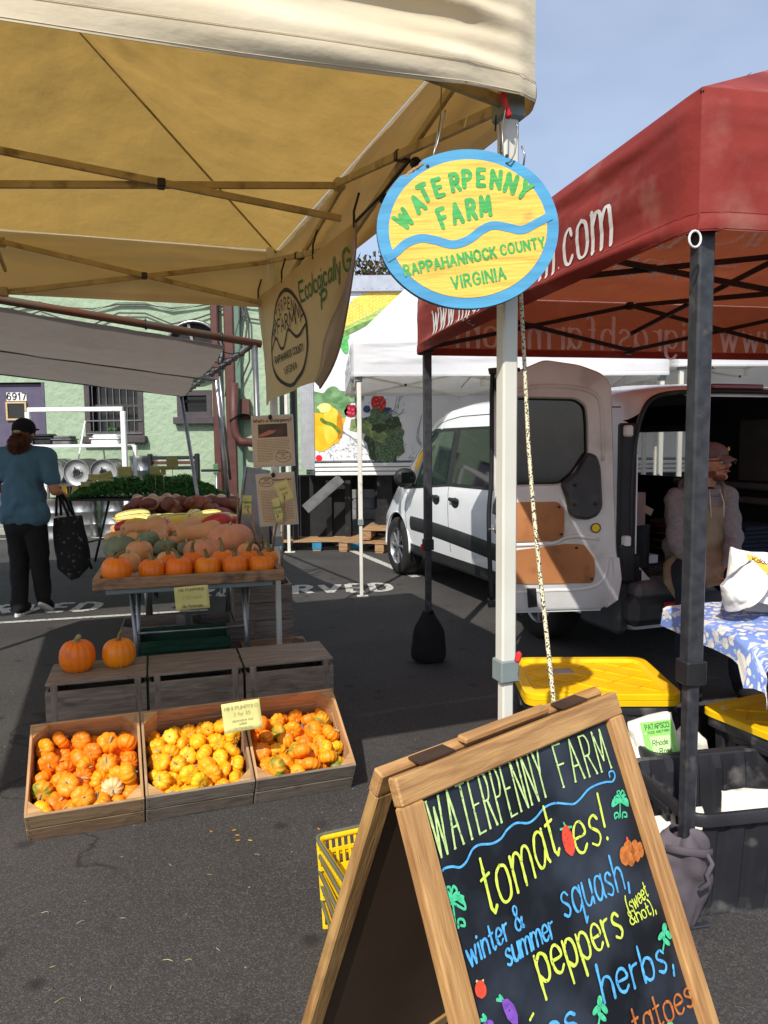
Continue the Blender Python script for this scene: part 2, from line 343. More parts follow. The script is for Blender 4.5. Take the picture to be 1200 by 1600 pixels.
# ------------------------------------------------------------------ procedural materials
def lin(c):
    f = lambda x: x/12.92 if x <= .04045 else ((x+.055)/1.055)**2.4
    if isinstance(c, str): c = tuple(int(c[i:i+2], 16) for i in (0,2,4))
    return tuple(f(x/255) for x in c)+(1,)
def M(name, col, col2=None, rough=.6, metal=0.0, ns=8, nd=4, lo=.35, hi=.65, bump=0.0, bs=60, stretch=(1,1,1), rv=0.0, rh=0.0, trans=0.0, tcol=None,
      spec=.5, coat=0.0, dirt=None, ds=3, dlo=.55, dhi=.75, dist=0.0, bd=3, rvar=0.0, emit=None, alpha=None, transm=0.0, ior=1.45, bstretch=None, off=True):
    m = bpy.data.materials.new(name); m.use_nodes = True; n = m.node_tree.nodes; l = m.node_tree.links; b = n['Principled BSDF']; out = n['Material Output']
    b.inputs['Roughness'].default_value = rough; b.inputs['Metallic'].default_value = metal; b.inputs['Specular IOR Level'].default_value = spec
    b.inputs['Coat Weight'].default_value = coat; b.inputs['IOR'].default_value = ior; b.inputs['Transmission Weight'].default_value = transm
    tc = n.new('ShaderNodeTexCoord'); oi = n.new('ShaderNodeObjectInfo'); vec = tc.outputs['Object']
    if off:
        sc = n.new('ShaderNodeVectorMath'); sc.operation = 'SCALE'; sc.inputs[0].default_value = (31, 17, 23); l.new(oi.outputs['Random'], sc.inputs['Scale'])
        ad = n.new('ShaderNodeVectorMath'); l.new(vec, ad.inputs[0]); l.new(sc.outputs[0], ad.inputs[1]); vec = ad.outputs[0]
    def nzz(scale, det, st):
        mp = n.new('ShaderNodeMapping'); mp.inputs['Scale'].default_value = st; l.new(vec, mp.inputs['Vector'])
        t = n.new('ShaderNodeTexNoise'); t.inputs['Scale'].default_value = scale; t.inputs['Detail'].default_value = det; t.inputs['Distortion'].default_value = dist
        l.new(mp.outputs[0], t.inputs['Vector']); return t.outputs['Fac']
    def ramp(src, a, c):
        r = n.new('ShaderNodeMapRange'); r.inputs['From Min'].default_value = a; r.inputs['From Max'].default_value = c; l.new(src, r.inputs['Value']); return r.outputs[0]
    def mix(fac, A, B, bt='MIX'):
        x = n.new('ShaderNodeMix'); x.data_type = 'RGBA'; x.blend_type = bt
        if isinstance(fac, float): x.inputs['Factor'].default_value = fac
        else: l.new(fac, x.inputs['Factor'])
        for s_, v in (('A', A), ('B', B)):
            if isinstance(v, tuple): x.inputs[s_].default_value = v
            else: l.new(v, x.inputs[s_])
        return x.outputs['Result']
    c = lin(col)
    if col2: c = mix(ramp(nzz(ns, nd, stretch), lo, hi), c, lin(col2))
    if dirt: c = mix(ramp(nzz(ds, 6, (1,1,1)), dlo, dhi), c, lin(dirt))
    if rv or rh:
        h = n.new('ShaderNodeHueSaturation'); l.new(c, h.inputs['Color']) if not isinstance(c, tuple) else setattr(h.inputs['Color'], 'default_value', c)
        r1 = n.new('ShaderNodeMapRange'); r1.inputs['To Min'].default_value = 1-rv; r1.inputs['To Max'].default_value = 1+rv; l.new(oi.outputs['Random'], r1.inputs['Value']); l.new(r1.outputs[0], h.inputs['Value'])
        fr = n.new('ShaderNodeMath'); fr.operation = 'MULTIPLY'; fr.inputs[1].default_value = 7.31; l.new(oi.outputs['Random'], fr.inputs[0])
        f2 = n.new('ShaderNodeMath'); f2.operation = 'FRACT'; l.new(fr.outputs[0], f2.inputs[0])
        r2 = n.new('ShaderNodeMapRange'); r2.inputs['To Min'].default_value = .5-rh; r2.inputs['To Max'].default_value = .5+rh; l.new(f2.outputs[0], r2.inputs['Value']); l.new(r2.outputs[0], h.inputs['Hue'])
        c = h.outputs[0]
    l.new(c, b.inputs['Base Color']) if not isinstance(c, tuple) else setattr(b.inputs['Base Color'], 'default_value', c)
    if bump:
        bp = n.new('ShaderNodeBump'); bp.inputs['Strength'].default_value = 1; bp.inputs['Distance'].default_value = bump
        l.new(nzz(bs, bd, bstretch or stretch), bp.inputs['Height']); l.new(bp.outputs[0], b.inputs['Normal'])
    if rvar: 
        rr = n.new('ShaderNodeMapRange'); rr.inputs['To Min'].default_value = rough-rvar; rr.inputs['To Max'].default_value = rough+rvar
        l.new(nzz(ns*2, 4, stretch), rr.inputs['Value']); l.new(rr.outputs[0], b.inputs['Roughness'])
    if trans:
        t = n.new('ShaderNodeBsdfTranslucent'); ms = n.new('ShaderNodeMixShader'); ms.inputs[0].default_value = trans
        if tcol: t.inputs[0].default_value = lin(tcol)
        elif not isinstance(c, tuple): l.new(c, t.inputs[0])
        else: t.inputs[0].default_value = c
        if bump: l.new(bp.outputs[0], t.inputs['Normal'])
        l.new(b.outputs[0], ms.inputs[1]); l.new(t.outputs[0], ms.inputs[2]); l.new(ms.outputs[0], out.inputs[0])
    if emit: b.inputs['Emission Color'].default_value = lin(emit[0]); b.inputs['Emission Strength'].default_value = emit[1]
    if alpha is not None: b.inputs['Alpha'].default_value = alpha
    return m
def asphalt():
    m = M('asphalt', '353332', '403e3d', rough=.85, ns=1.3, nd=6, bump=.0035, bs=260, bd=2, off=False); n = m.node_tree.nodes; l = m.node_tree.links; b = n['Principled BSDF']
    src = b.inputs['Base Color'].links[0].from_socket; tc = n.new('ShaderNodeTexCoord')
    def vor(sc): v = n.new('ShaderNodeTexVoronoi'); v.inputs['Scale'].default_value = sc; l.new(tc.outputs['Object'], v.inputs['Vector']); return v
    def mix(f, A, Bc, bt='MIX'):
        x = n.new('ShaderNodeMix'); x.data_type = 'RGBA'; x.blend_type = bt; l.new(f, x.inputs['Factor']); l.new(A, x.inputs['A']); x.inputs['B'].default_value = Bc; return x.outputs['Result']
    def mr(s, a, b_, c=0, d=1): r = n.new('ShaderNodeMapRange'); r.inputs[1].default_value = a; r.inputs[2].default_value = b_; r.inputs[3].default_value = c; r.inputs[4].default_value = d; l.new(s, r.inputs[0]); return r.outputs[0]
    v = vor(230); sep = n.new('ShaderNodeSeparateColor'); l.new(v.outputs['Color'], sep.inputs[0])
    c = mix(mr(sep.outputs[0], .62, 1, 0, .42), src, lin('77726b'))
    c = mix(mr(sep.outputs[1], .7, 1, 0, .6), c, lin('1b1a1a'))
    v2 = vor(34); c2 = n.new('ShaderNodeSeparateColor'); l.new(v2.outputs['Color'], c2.inputs[0])
    mm = n.new('ShaderNodeMath'); mm.operation = 'MULTIPLY'; l.new(mr(v2.outputs['Distance'], .10, .16, 1, 0), mm.inputs[0]); l.new(mr(c2.outputs[0], .955, .96), mm.inputs[1])
    c = mix(mm.outputs[0], c, lin('8f8a80'))
    v3 = vor(5.2); c3 = n.new('ShaderNodeSeparateColor'); l.new(v3.outputs['Color'], c3.inputs[0])        # old gum / oil blots
    m3 = n.new('ShaderNodeMath'); m3.operation = 'MULTIPLY'; l.new(mr(v3.outputs['Distance'], .10, .22, .8, 0), m3.inputs[0]); l.new(mr(c3.outputs[0], .62, .66), m3.inputs[1])
    c = mix(m3.outputs[0], c, lin('1d1b1b'))
    nn = n.new('ShaderNodeTexNoise'); nn.inputs['Scale'].default_value = .9; nn.inputs['Detail'].default_value = 5; l.new(tc.outputs['Object'], nn.inputs['Vector'])
    c = mix(mr(nn.outputs['Fac'], .5, .8, 0, .3), c, lin('5a5450'))
    v4 = n.new('ShaderNodeTexVoronoi'); v4.feature = 'DISTANCE_TO_EDGE'; v4.inputs['Scale'].default_value = .42
    wn_ = n.new('ShaderNodeTexNoise'); wn_.inputs['Scale'].default_value = 2.2; wn_.inputs['Detail'].default_value = 6; l.new(tc.outputs['Object'], wn_.inputs['Vector'])
    va = n.new('ShaderNodeVectorMath'); va.operation = 'MULTIPLY_ADD'; va.inputs[1].default_value = (.9,.9,0); l.new(wn_.outputs['Color'], va.inputs[0]); l.new(tc.outputs['Object'], va.inputs[2]); l.new(va.outputs[0], v4.inputs['Vector'])
    m4 = n.new('ShaderNodeMath'); m4.operation = 'MULTIPLY'; l.new(mr(v4.outputs['Distance'], .0, .006, .75, 0), m4.inputs[0]); l.new(mr(nn.outputs['Fac'], .45, .55), m4.inputs[1])
    c = mix(m4.outputs[0], c, lin('161515'))
    v5 = n.new('ShaderNodeTexNoise'); v5.inputs['Scale'].default_value = .35; v5.inputs['Detail'].default_value = 3; l.new(tc.outputs['Object'], v5.inputs['Vector']); c = mix(mr(v5.outputs['Fac'], .52, .54, 0, .22), c, lin('262424'))
    l.new(c, b.inputs['Base Color']); return m
def woodm(name, a, b_, rough=.7, dirt=None, rv=.12, gs=6, bump=.0015, **k):
    return M(name, a, b_, rough=rough, ns=gs, nd=8, lo=.3, hi=.7, stretch=(1,9,9), bump=bump, bs=gs*3, dirt=dirt, rv=rv, rh=.006, dist=.8, **k)
m_asph = asphalt()
m_paint = M('road_paint', 'b9b7b0', '45423f', rough=.8, ns=30, nd=6, lo=.52, hi=.7, off=False)
m_wood_grey = woodm('weathered_board', '928577', '665c52', dirt='48423b', ds=5, dlo=.62, dhi=.8)
m_wood_warm = woodm('pine_board', 'c39c6c', 'a07850', dirt='5d4631', ds=6, dlo=.62, dhi=.85)
m_wood_in = woodm('inner_board', 'a98c6c', '84674c', dirt='6a5540', ds=6)
m_wood_tray = woodm('tray_board', 'ad8d6c', '85684c', dirt='4d3f32', ds=7)
m_frame_wood = woodm('stained_frame_wood', 'c59a60', '94693e', rough=.55, dirt='65472a', ds=4, dlo=.6, dhi=.85, rv=.06, coat=.15)
m_pallet = woodm('pallet_board', 'b08d68', '80613f')
m_ply = M('hardboard', 'b4794a', '9d6538', rough=.6, ns=3, dirt='7f5230', ds=8)
m_cream = M('cream_polyester', 'e0cf9f', 'd2be8a', rough=.8, ns=3, trans=.50, tcol='cda456', bump=.016, bs=5.5, bd=6, dirt='b7a684', ds=2.4, dlo=.6, dhi=1.0, off=False, spec=.2)
m_valance = M('cream_polyester_skirt', 'e8dcc2', 'ded0b0', rough=.75, ns=3, trans=.16, tcol='d9b35e', bump=.0022, bs=16, bd=4, off=False, spec=.25, bstretch=(1,1,2.4))
m_red = M('red_polyester', '9f4038', '8c342e', rough=.62, ns=2.5, trans=.27, tcol='c4683f', bump=.009, bs=8, bd=5, dirt='b98476', ds=4.2, dlo=.55, dhi=.9, off=False, spec=.3)
m_white_fab = M('white_polyester', 'ececec', 'e0e2e6', rough=.7, ns=3, trans=.3, tcol='ddd8cf', bump=.007, bs=7, off=False, spec=.3)
m_grey_fab = M('grey_tarp', 'b0a79e', '9a9189', rough=.9, ns=5, trans=.25, tcol='a89c90', dirt='7a7068', ds=2, bump=.002, bs=20, off=False, spec=.1)
m_banner = M('beige_vinyl_banner', 'c9bb90', 'bdae83', rough=.6, ns=3, trans=.42, tcol='e0c888', bump=.002, bs=8, off=False)
m_tentsteel = M('white_leg_enamel', 'd9d7cc', 'cfccbe', rough=.35, ns=5, dirt='8a8474', ds=9, dlo=.66, dhi=.8, spec=.5)
m_trussc = M('beige_truss_enamel', 'b8a67c', 'a39268', rough=.45, ns=9, dirt='5a4d34', ds=12)
m_trussb = M('black_truss_enamel', '2a2422', '1a1716', rough=.5)
m_legblk = M('black_leg_steel', '45464a', '34353a', rough=.42, metal=.3, ns=30, dirt='6a6864', ds=14, dlo=.62, dhi=.8)
m_greypl = M('grey_plastic', '84918f', '76817f', rough=.5)
m_blackpl = M('black_plastic', '1b1b1d', '262628', rough=.45, dirt='4a4845', ds=9, dlo=.6, dhi=.85)
m_bin = M('black_bin_plastic', '2e2e32', '242428', rough=.42, ns=6, dirt='84827e', ds=9, dlo=.56, dhi=.86, bump=.0006, bs=30)
m_yellow = M('yellow_lid_plastic', 'f2c210', 'e8b608', rough=.4, dirt='b48f20', ds=8, dlo=.62, dhi=.9)
m_lemon = M('lemon_basket_plastic', 'ecc81c', 'e2bb12', rough=.4, dirt='b8962a', ds=12, dlo=.62, dhi=.9)
m_redpl = M('red_plastic', 'c8232b', rough=.35)
m_steel = M('galvanised_steel', '9a9a98', '7d7d7c', rough=.35, metal=.85)
m_keg = M('keg_steel', 'c6c6c4', 'b2b2b0', rough=.3, metal=.9, ns=3)
m_rust = M('rusty_pipe', '6b5a48', '7d4526', rough=.7, ns=6, metal=.2)
m_stucco = M('green_stucco', '9fb297', '93a68b', rough=.9, ns=1.2, bump=.03, bs=9, bd=6, dirt='7a9174', ds=2, dlo=.6, dhi=.9, off=False)
m_purple = M('purple_door_paint', '5a5267', '534b60', rough=.6)
m_brownmet = M('brown_downpipe', '5a352e', '4e2c27', rough=.55)
m_winfr = M('dark_window_frame', '4b4446', '403a3c', rough=.6)
m_glassd = M('dark_window_glass', '16181b', '22262a', rough=.08, ns=2, spec=.6)
m_white = M('white_paint', 'e9e9e7', 'dfdfdc', rough=.4, rvar=.05)
m_van = M('van_white_paint', 'eceef0', 'e6e8ea', rough=.22, coat=.6, ns=2, spec=.5, off=False)
m_vandoor = M('van_inner_door_paint', 'dfe0df', 'cfcdc8', rough=.35, coat=.2, ns=4, dirt='8d8275', ds=4, dlo=.6, dhi=.95, off=False)
m_tyre = M('tyre_rubber', '1c1c1c', '262524', rough=.85, bump=.001, bs=60)
m_alloy = M('alloy_wheel', 'b6b8ba', '9b9da0', rough=.3, metal=.8)
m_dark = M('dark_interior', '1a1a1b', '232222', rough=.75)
m_cladding = M('black_cladding', '222325', '2a2b2d', rough=.55)
m_vglass = M('van_glass', '0b0d0e', '101314', rough=.04, spec=.7)
m_orange = M('mini_pumpkin_skin', 'f5941a', 'ea820e', rough=.46, ns=5, rv=.10, rh=.010, coat=.05, spec=.45, dirt='d08628', ds=3.2, dlo=.66, dhi=.82)
m_orangey = M('yellow_orange_skin', 'fbb422', 'f4a210', rough=.46, ns=5, rv=.10, rh=.010, coat=.05, spec=.45)
m_pie = M('pie_pumpkin_skin', 'f0870f', 'e2760a', rough=.42, ns=6, rv=.07, rh=.008, coat=.1, dirt='b35a0c', ds=9, dlo=.62, dhi=.85)
m_green_p = M('green_mottled_skin', '7a8428', 'e8971c', rough=.45, ns=1.1, lo=.42, hi=.60)
m_white_p = M('pale_pumpkin_skin', 'e6c893', 'dcb878', rough=.5, ns=8)
m_stem = M('pumpkin_stem', '5b6136', '8c7a4c', rough=.8, ns=30, stretch=(4,4,1), rv=.2, bump=.002, bs=80)
m_stempale = M('dry_stem', 'b4a67c', '8d8a62', rough=.8, ns=30, rv=.15)
m_butter = M('butternut_skin', 'd9a06a', 'cc8f58', rough=.5, ns=6, rv=.08, rh=.01)
m_peach = M('cheese_pumpkin_skin', 'd9946c', 'cb8359', rough=.5, ns=6, rv=.07, dirt='b0805a', ds=6)
m_kabocha = M('grey_green_squash_skin', '7c8565', '5f6d54', rough=.6, ns=12, rv=.15, dirt='a59c76', ds=8)
m_redk = M('red_squash_skin', 'c4301b', 'b3240f', rough=.35, ns=6, rv=.08, coat=.2)
m_yelsq = M('yellow_squash_skin', 'e0c04a', 'd2ac2e', rough=.45, ns=5, rv=.08)
m_deli = M('striped_squash_skin', 'e8d68a', '5f7a2c', rough=.5, ns=5, lo=.60, hi=.66, stretch=(.6,6,6), rv=.08)
m_root = M('sweet_potato_skin', '7d4a3c', '94604a', rough=.8, ns=18, rv=.25, rh=.02, bump=.002, bs=50)
m_onion = M('onion_skin', 'd8b896', 'b98663', rough=.5, ns=8, rv=.15)
m_herb = M('herb_leaf', '40702c', '2a5020', rough=.7, ns=20, trans=.25, tcol='4c7a22')
m_note = M('yellow_card', 'e2dd93', 'd8d286', rough=.7, ns=5, trans=.15, tcol='e0d88a')
m_paper = M('tan_laminated_paper', 'cbb08c', 'c3a783', rough=.35, ns=3, coat=.5)
m_ink = M('dark_ink', '2b2a26', rough=.7)
m_inkblue = M('pen_ink', '3e4a3c', rough=.7)
m_pencil = M('pencil_grey', 'a9a77c', rough=.8)
m_green_ink = M('green_ink', '2f6b3a', rough=.7)
m_skin = M('skin', 'b57a5d', 'a96c50', rough=.5, ns=12, bump=.0006, bs=120)
m_skin2 = M('skin_fair', 'b8836a', 'ad705a', rough=.5, ns=12)
m_hair = M('auburn_hair', '6a3a20', '3e2012', rough=.6, ns=40, stretch=(1,1,.3), bump=.003, bs=60)
m_teal = M('teal_cotton', '4d6f80', '446474', rough=.9, ns=6, bump=.002, bs=40)
m_blackcl = M('black_cotton', '0f0f11', '161618', rough=.92, ns=8)
m_bagcl = M('floral_black_cotton', '131214', '5a5454', rough=.9, ns=26, lo=.63, hi=.67, nd=2)
m_hood = M('grey_marl_fleece', '8b8688', '7c777a', rough=.95, ns=60, bump=.002, bs=50)
m_apron = M('tan_canvas', '94856e', '85765f', rough=.9, ns=12, bump=.002, bs=40)
m_denim = M('dark_denim', '1f2838', '182030', rough=.9, ns=30)
m_beard = M('ginger_beard', '7d4a34', '633828', rough=.8, ns=60)
m_capg = M('grey_brown_cap', '7a6460', '6c5754', rough=.9, ns=20)
m_paperbag = M('white_paper_bag', 'ebe8e2', 'dedad2', rough=.7, ns=6, bump=.004, bs=14)
m_cotton = M('unbleached_cotton_bag', 'e4dfd4', 'd6d0c2', rough=.9, ns=14, bump=.003, bs=26)
m_greysack = M('grey_sack_cloth', '5f575d', '514a50', rough=.85, ns=5, bump=.003, bs=12)
m_rope = M('rope', 'cfc3a3', '3a352c', rough=.85, ns=230, lo=.56, hi=.60, nd=0)
m_slate = M('chalkboard_black', '101215', '1b1f26', rough=.5, ns=2.6, nd=8, dirt='3d4552', ds=5, dlo=.44, dhi=.72, rvar=.12, off=False, spec=.35)
m_back = M('board_back', '54402e', '463422', rough=.7, ns=4)
def chalk(name, c, c2): return M(name, c, c2, rough=.85, ns=90, nd=4, lo=.35, hi=.65, off=False, dirt='2e332f', ds=160, dlo=.60, dhi=.72)
ck_y = chalk('chalk_lime', 'e2ef5e', 'c9da4c'); ck_g = chalk('chalk_pale_green', 'cfe79a', 'a9c97a'); ck_b = chalk('chalk_blue', '5cb6ea', '4a9bd0')
ck_r = chalk('chalk_red', 'ee5138', 'd9452e'); ck_o = chalk('chalk_orange', 'd07a35', 'a85a22'); ck_m = chalk('chalk_mint', '52d39a', '3fb582'); ck_p = chalk('chalk_purple', '8b55c0', '6f41a0')
m_signy = M('sign_yellow_paint', 'f0c355', 'd39c3c', rough=.6, ns=7, nd=9, lo=.5, hi=.74, stretch=(1,12,12), dirt='a88746', ds=11, dlo=.66, dhi=.85, bump=.0016, bs=12, off=False)
m_signb = M('sign_blue_paint', '4f9fc8', '458fb8', rough=.6, ns=6, nd=8, stretch=(1,9,9), dirt='9bb8c2', ds=10, dlo=.68, dhi=.8, bump=.001, bs=9, off=False)
m_signg = M('sign_green_paint', '3a984b', '52b45c', rough=.6, ns=30, nd=6, off=False, stretch=(1,6,6))
m_rawwood = M('raw_splintered_wood', 'b58f68', '8f6b48', rough=.9, ns=20)
m_prt_white = M('print_white', 'ddd9d4', rough=.7); m_prt_cream = M('print_show_through', 'ffffff', rough=.8, trans=.35, tcol='ffffff')
def striped(m, k, colr):
    n = m.node_tree.nodes; l = m.node_tree.links; b = n['Principled BSDF']; tc = n.new('ShaderNodeTexCoord'); sp = n.new('ShaderNodeSeparateXYZ'); l.new(tc.outputs['Object'], sp.inputs[0])
    at = n.new('ShaderNodeMath'); at.operation = 'ARCTAN2'; l.new(sp.outputs[1], at.inputs[0]); l.new(sp.outputs[2], at.inputs[1])
    mu = n.new('ShaderNodeMath'); mu.operation = 'MULTIPLY'; mu.inputs[1].default_value = k; l.new(at.outputs[0], mu.inputs[0]); si = n.new('ShaderNodeMath'); si.operation = 'COSINE'; l.new(mu.outputs[0], si.inputs[0])
    mr = n.new('ShaderNodeMapRange'); mr.inputs[1].default_value = .72; mr.inputs[2].default_value = .86; l.new(si.outputs[0], mr.inputs[0])
    x = n.new('ShaderNodeMix'); x.data_type = 'RGBA'; l.new(mr.outputs[0], x.inputs['Factor']); src = b.inputs['Base Color'].links[0].from_socket; l.new(src, x.inputs['A']); x.inputs['B'].default_value = lin(colr); l.new(x.outputs['Result'], b.inputs['Base Color']); return m
m_deli = striped(M('striped_squash_skin', 'ecd88c', 'e2c768', rough=.5, ns=5, rv=.08), 10, '5d7430')
# ------------------------------------------------------------------ ground
def nzs(x, y): return .012*noise.noise(Vector((x*.35, y*.35, 3.1)))
b = MB(); b.grid(lambda u, v: Vector((-60+120*u, -20+110*v, 0)), 40, 40)
b.build('asphalt_ground', m_asph, kind='structure')
def paint(name, polys, kind='structure'):
    mb = MB()
    for P in polys: mb.fill([(p[0], p[1]) for p in P], lambda x, y: Vector((x, y, .004)))
    return mb.build(name, m_paint, kind=kind)
# stencilled word RESERVED, reading towards the stalls, plus stall lines
def stencil(o, d, text, h, w):
    mb = MB(); d = Vector((*d, 0)).normalized(); u = Vector((-d.y, d.x, 0))
    f = lambda x, y: Vector(o)+d*x+u*y+Vector((0,0,.004))
    for P in strokes(text, h, track=2.4, xs=w)[0]: mb.ribbon(P, .075, f, 0)
    return mb
stencil(G(300, 933), (.995, .10), 'RESERVED', .42, .55).build('parking_lettering', m_paint, kind='structure')
mb = stencil(G(-190, 965), (.99, .10), 'RESERVED', .36, .62); mb.build('parking_lettering', m_paint, kind='structure')
def line(a, b_, w):
    a = Vector((*a, 0)); b_ = Vector((*b_, 0)); t = (b_-a).normalized(); n = Vector((-t.y, t.x, 0))*w/2
    return [a-n, b_-n, b_+n, a+n]
paint('parking_line', [line((-9, 4.9), (-1.6, 6.75), .07)])
paint('parking_line', [line((-12, 11.9), (-2.9, 12.25), .09)])
paint('parking_line', [line((.35, 8.3), (-.75, 11.2), .1)])
# pavement along the green building
b = MB(); b.box((-8, 14.1, .06), (14, 2.9, .12), ch=.01)
b.build('pavement', M('pavement_concrete', '9b978f', '86827b', rough=.9, ns=2, dirt='6d6962', ds=3, bump=.002, bs=90, off=False), kind='structure')

# ------------------------------------------------------------------ green stucco building
WY = 13.3
bld = thing('stucco_building', 'pale green rough stucco building with purple door and barred windows', 'building', (0, WY, 0))
def L(px, py): p = D(px, py, WY); return p.x, p.z
def wall_with_holes(parent, x0, x1, z0, z1, holes, mat, depth=.3, step=.5):
    xs = sorted(set([x0, x1]+[h[i] for h in holes for i in (0, 1)])); zs = sorted(set([z0, z1]+[h[i] for h in holes for i in (2, 3)]))
    mb = MB()
    for i in range(len(xs)-1):
        for j in range(len(zs)-1):
            cx = (xs[i]+xs[i+1])/2; cz = (zs[j]+zs[j+1])/2
            if any(h[0] < cx < h[1] and h[2] < cz < h[3] for h in holes): continue
            mb.add([(xs[i],0,zs[j]),(xs[i+1],0,zs[j]),(xs[i+1],0,zs[j+1]),(xs[i],0,zs[j+1])], [(0,1,2,3)])
    for h in holes:
        a, c, d, e = h
        for q in (((a,0,d),(a,depth,d),(a,depth,e),(a,0,e)), ((c,0,d),(c,0,e),(c,depth,e),(c,depth,d)), ((a,0,e),(a,depth,e),(c,depth,e),(c,0,e)), ((a,0,d),(c,0,d),(c,depth,d),(a,depth,d))):
            mb.add(q, [(0,1,2,3)])
    mb.box(((x0+x1)/2, depth+2.5, (z0+z1)/2), (x1-x0, 4, z1-z0))
    return mb.build('wall', mat, parent)
wx0, wz1 = L(131, 600); wx1, wz0 = L(226, 690); sx0, sz1 = L(276, 606); sx1, sz0 = L(332, 656); dx1, dz1 = L(69, 597)
wz1 = 2.6; sz1 = 2.42
holes = [(wx0, wx1, wz0, wz1), (sx0, sx1, sz0, sz1), (dx1-1.25, dx1, .02, dz1), (-4.55, -4.05, 2.9, 3.4)]
holes = holes[:3]
wall_with_holes(bld, -14, -1.35, -.05, 5.2, holes, m_stucco)
# door with number and framed notice
dr = MB().box((dx1-.62, .10, dz1/2), (1.2, .05, dz1-.05), ch=.004).build('door', m_purple, bld)
MB().box((dx1-.03, .04, dz1/2), (.05, .1, dz1), ch=.004).build('door_frame', m_purple, bld)
nx0, nz1 = L(7, 613); nx1, nz0 = L(39, 626)
pl = MB(); wd = (nx1-nx0)/4
mb = MB().box(((nx0+nx1)/2, .068, (nz0+nz1)/2), (nx1-nx0, .012, nz1-nz0)); mb.build('number_plate', m_white, dr)
mb = MB(); write(mb, '6917', (nz1-nz0)*.78, .022, lambda x, y: Vector(((nx0+nx1)/2+x, .060, nz0+.02+y)), track=3.2, xs=.9)
mb.build('number_lettering', m_ink, dr)
fx0, fz1 = L(8, 629); fx1, fz0 = L(39, 655)
mb = MB(); t = .03
for c, d in ((((fx0+fx1)/2, fz1), (fx1-fx0+t, t)), (((fx0+fx1)/2, fz0), (fx1-fx0+t, t)), ((fx0, (fz0+fz1)/2), (t, fz1-fz0-t)), ((fx1, (fz0+fz1)/2), (t, fz1-fz0-t))):
    mb.box((c[0], .05, c[1]), (d[0], .03, d[1]))
mb.build('notice_frame', woodm('notice_frame_wood', 'd8bd8a', 'c4a674'), dr)
MB().box(((fx0+fx1)/2, .06, (fz0+fz1)/2), (fx1-fx0, .012, fz1-fz0)).build('notice_pane', m_glassd, dr)
def barred(x0, x1, z0, z1, nb, rails):
    fr = MB(); t = .09
    fr.box(((x0+x1)/2, .05, z1-t/2), (x1-x0, .14, t)); fr.box((x0+t/2, .05, (z0+z1)/2), (t, .14, z1-z0-2*t)); fr.box((x1-t/2, .05, (z0+z1)/2), (t, .14, z1-z0-2*t)); fr.box(((x0+x1)/2, .05, z0+t/2), (x1-x0, .14, t))
    w = fr.build('window', m_winfr, bld)
    MB().box(((x0+x1)/2, -.05, z0-.06), (x1-x0+.1, .16, .12), ch=.008).build('sill', m_winfr, w)
    MB().box(((x0+x1)/2, .17, (z0+z1)/2), (x1-x0, .01, z1-z0)).build('pane', m_glassd, w)
    MB().box(((x0+x1)/2, .14, (z0+z1)/2+.05), (x1-x0-.16, .03, .05)).build('mid_rail', m_winfr, w)
    for i in range(nb):
        x = x0+t+(x1-x0-2*t)*(i+.5)/nb
        inst('bar', MB().tube([(0,0,z0+.06),(0,0,z1-.06)], .008, 6).mesh('bar', m_steel), w, (x, -.035, 0))
    for r in rails: MB().box(((x0+x1)/2, -.035, z0+(z1-z0)*r), (x1-x0-.05, .012, .02)).build('rail', m_steel, w)
    return w
w1 = barred(wx0, wx1, wz0+.1, wz1, 7, (.05, .28, .97))
MB().ellipsoid((wx0+.42, .1, wz0+.22), (.11, .05, .05)).build('plant_on_sill', m_herb, w1)
barred(sx0, sx1, sz0+.05, sz1, 0, ())
# round extractor fan in the wall
cx, cz = L(305, 548)
b = MB(); b.lathe([(.50,0),(.52,-.06),(.50,-.12),(.46,-.12),(.46,0)], 36, (cx, 0, cz), Matrix.Rotation(R(90), 3, 'X').to_3x3() @ Matrix.Scale(-1, 3, (0,0,1)), False, False)
fan = b.build('fan_housing', m_steel, bld, True)
MB().lathe([(.46,0)], 36, (cx, -.02, cz), Matrix.Rotation(R(90), 3, 'X'), True, False).build('fan_disc', m_dark, fan)
mb = MB()
for k in range(4): a = k*PI/2+.2; mb.bar((cx, -.06, cz), (cx+.45*math.cos(a), -.06, cz+.45*math.sin(a)), .05, .02)
mb.build('fan_blade', m_steel, fan)
# downpipes, conduits, cables and duct
for (xa, w_, m_) in ((362, .17, m_brownmet), (340, .13, m_brownmet)):
    p = L(xa, 600)[0]; MB().box((p, -.08, 2.55), (w_, .13, 4.9), ch=.02).build('downpipe', m_, bld)
p = L(373, 600)[0]; MB().box((p, -.06, 2.5), (.12, .1, 4.8), ch=.01).build('conduit', M('green_conduit', '5f7a68', '56705f', rough=.7), bld)
c = [L(370, 600), L(370, 668), L(380, 690), L(420, 694)]
MB().tube([(x, -.25, z) for x, z in [c[0], (c[1][0], c[1][1]+.05), (c[1][0]+.03, c[2][1]+.12), (c[2][0], c[2][1]), c[3]]], .075, 10).build('elbow_pipe', m_brownmet, bld, True)
x, z = L(385, 640); MB().box((x, -.08, z), (.16, .12, .35), ch=.01).build('junction_box', m_brownmet, bld)
x, z = L(385, 660)
b = MB(); b.grid(lambda u, v: Vector((x+.02+(u-.5)*.5, -.3+.3*abs(2*v-1)-.05, z+.12*math.sin(PI*u)+.04*v)), 10, 4); b.build('lamp_hood', m_blackpl, bld, True)
for k, (z_, sag) in enumerate(((3.95, .18), (3.9, .1), (3.78, .25))):
    pts = [(-9+9*t/20, -.06, z_-sag*math.sin(t*.9)**2) for t in range(21)]
    MB().tube(pts, .014, 5).build('cable', m_winfr if k else m_stucco, bld, True)
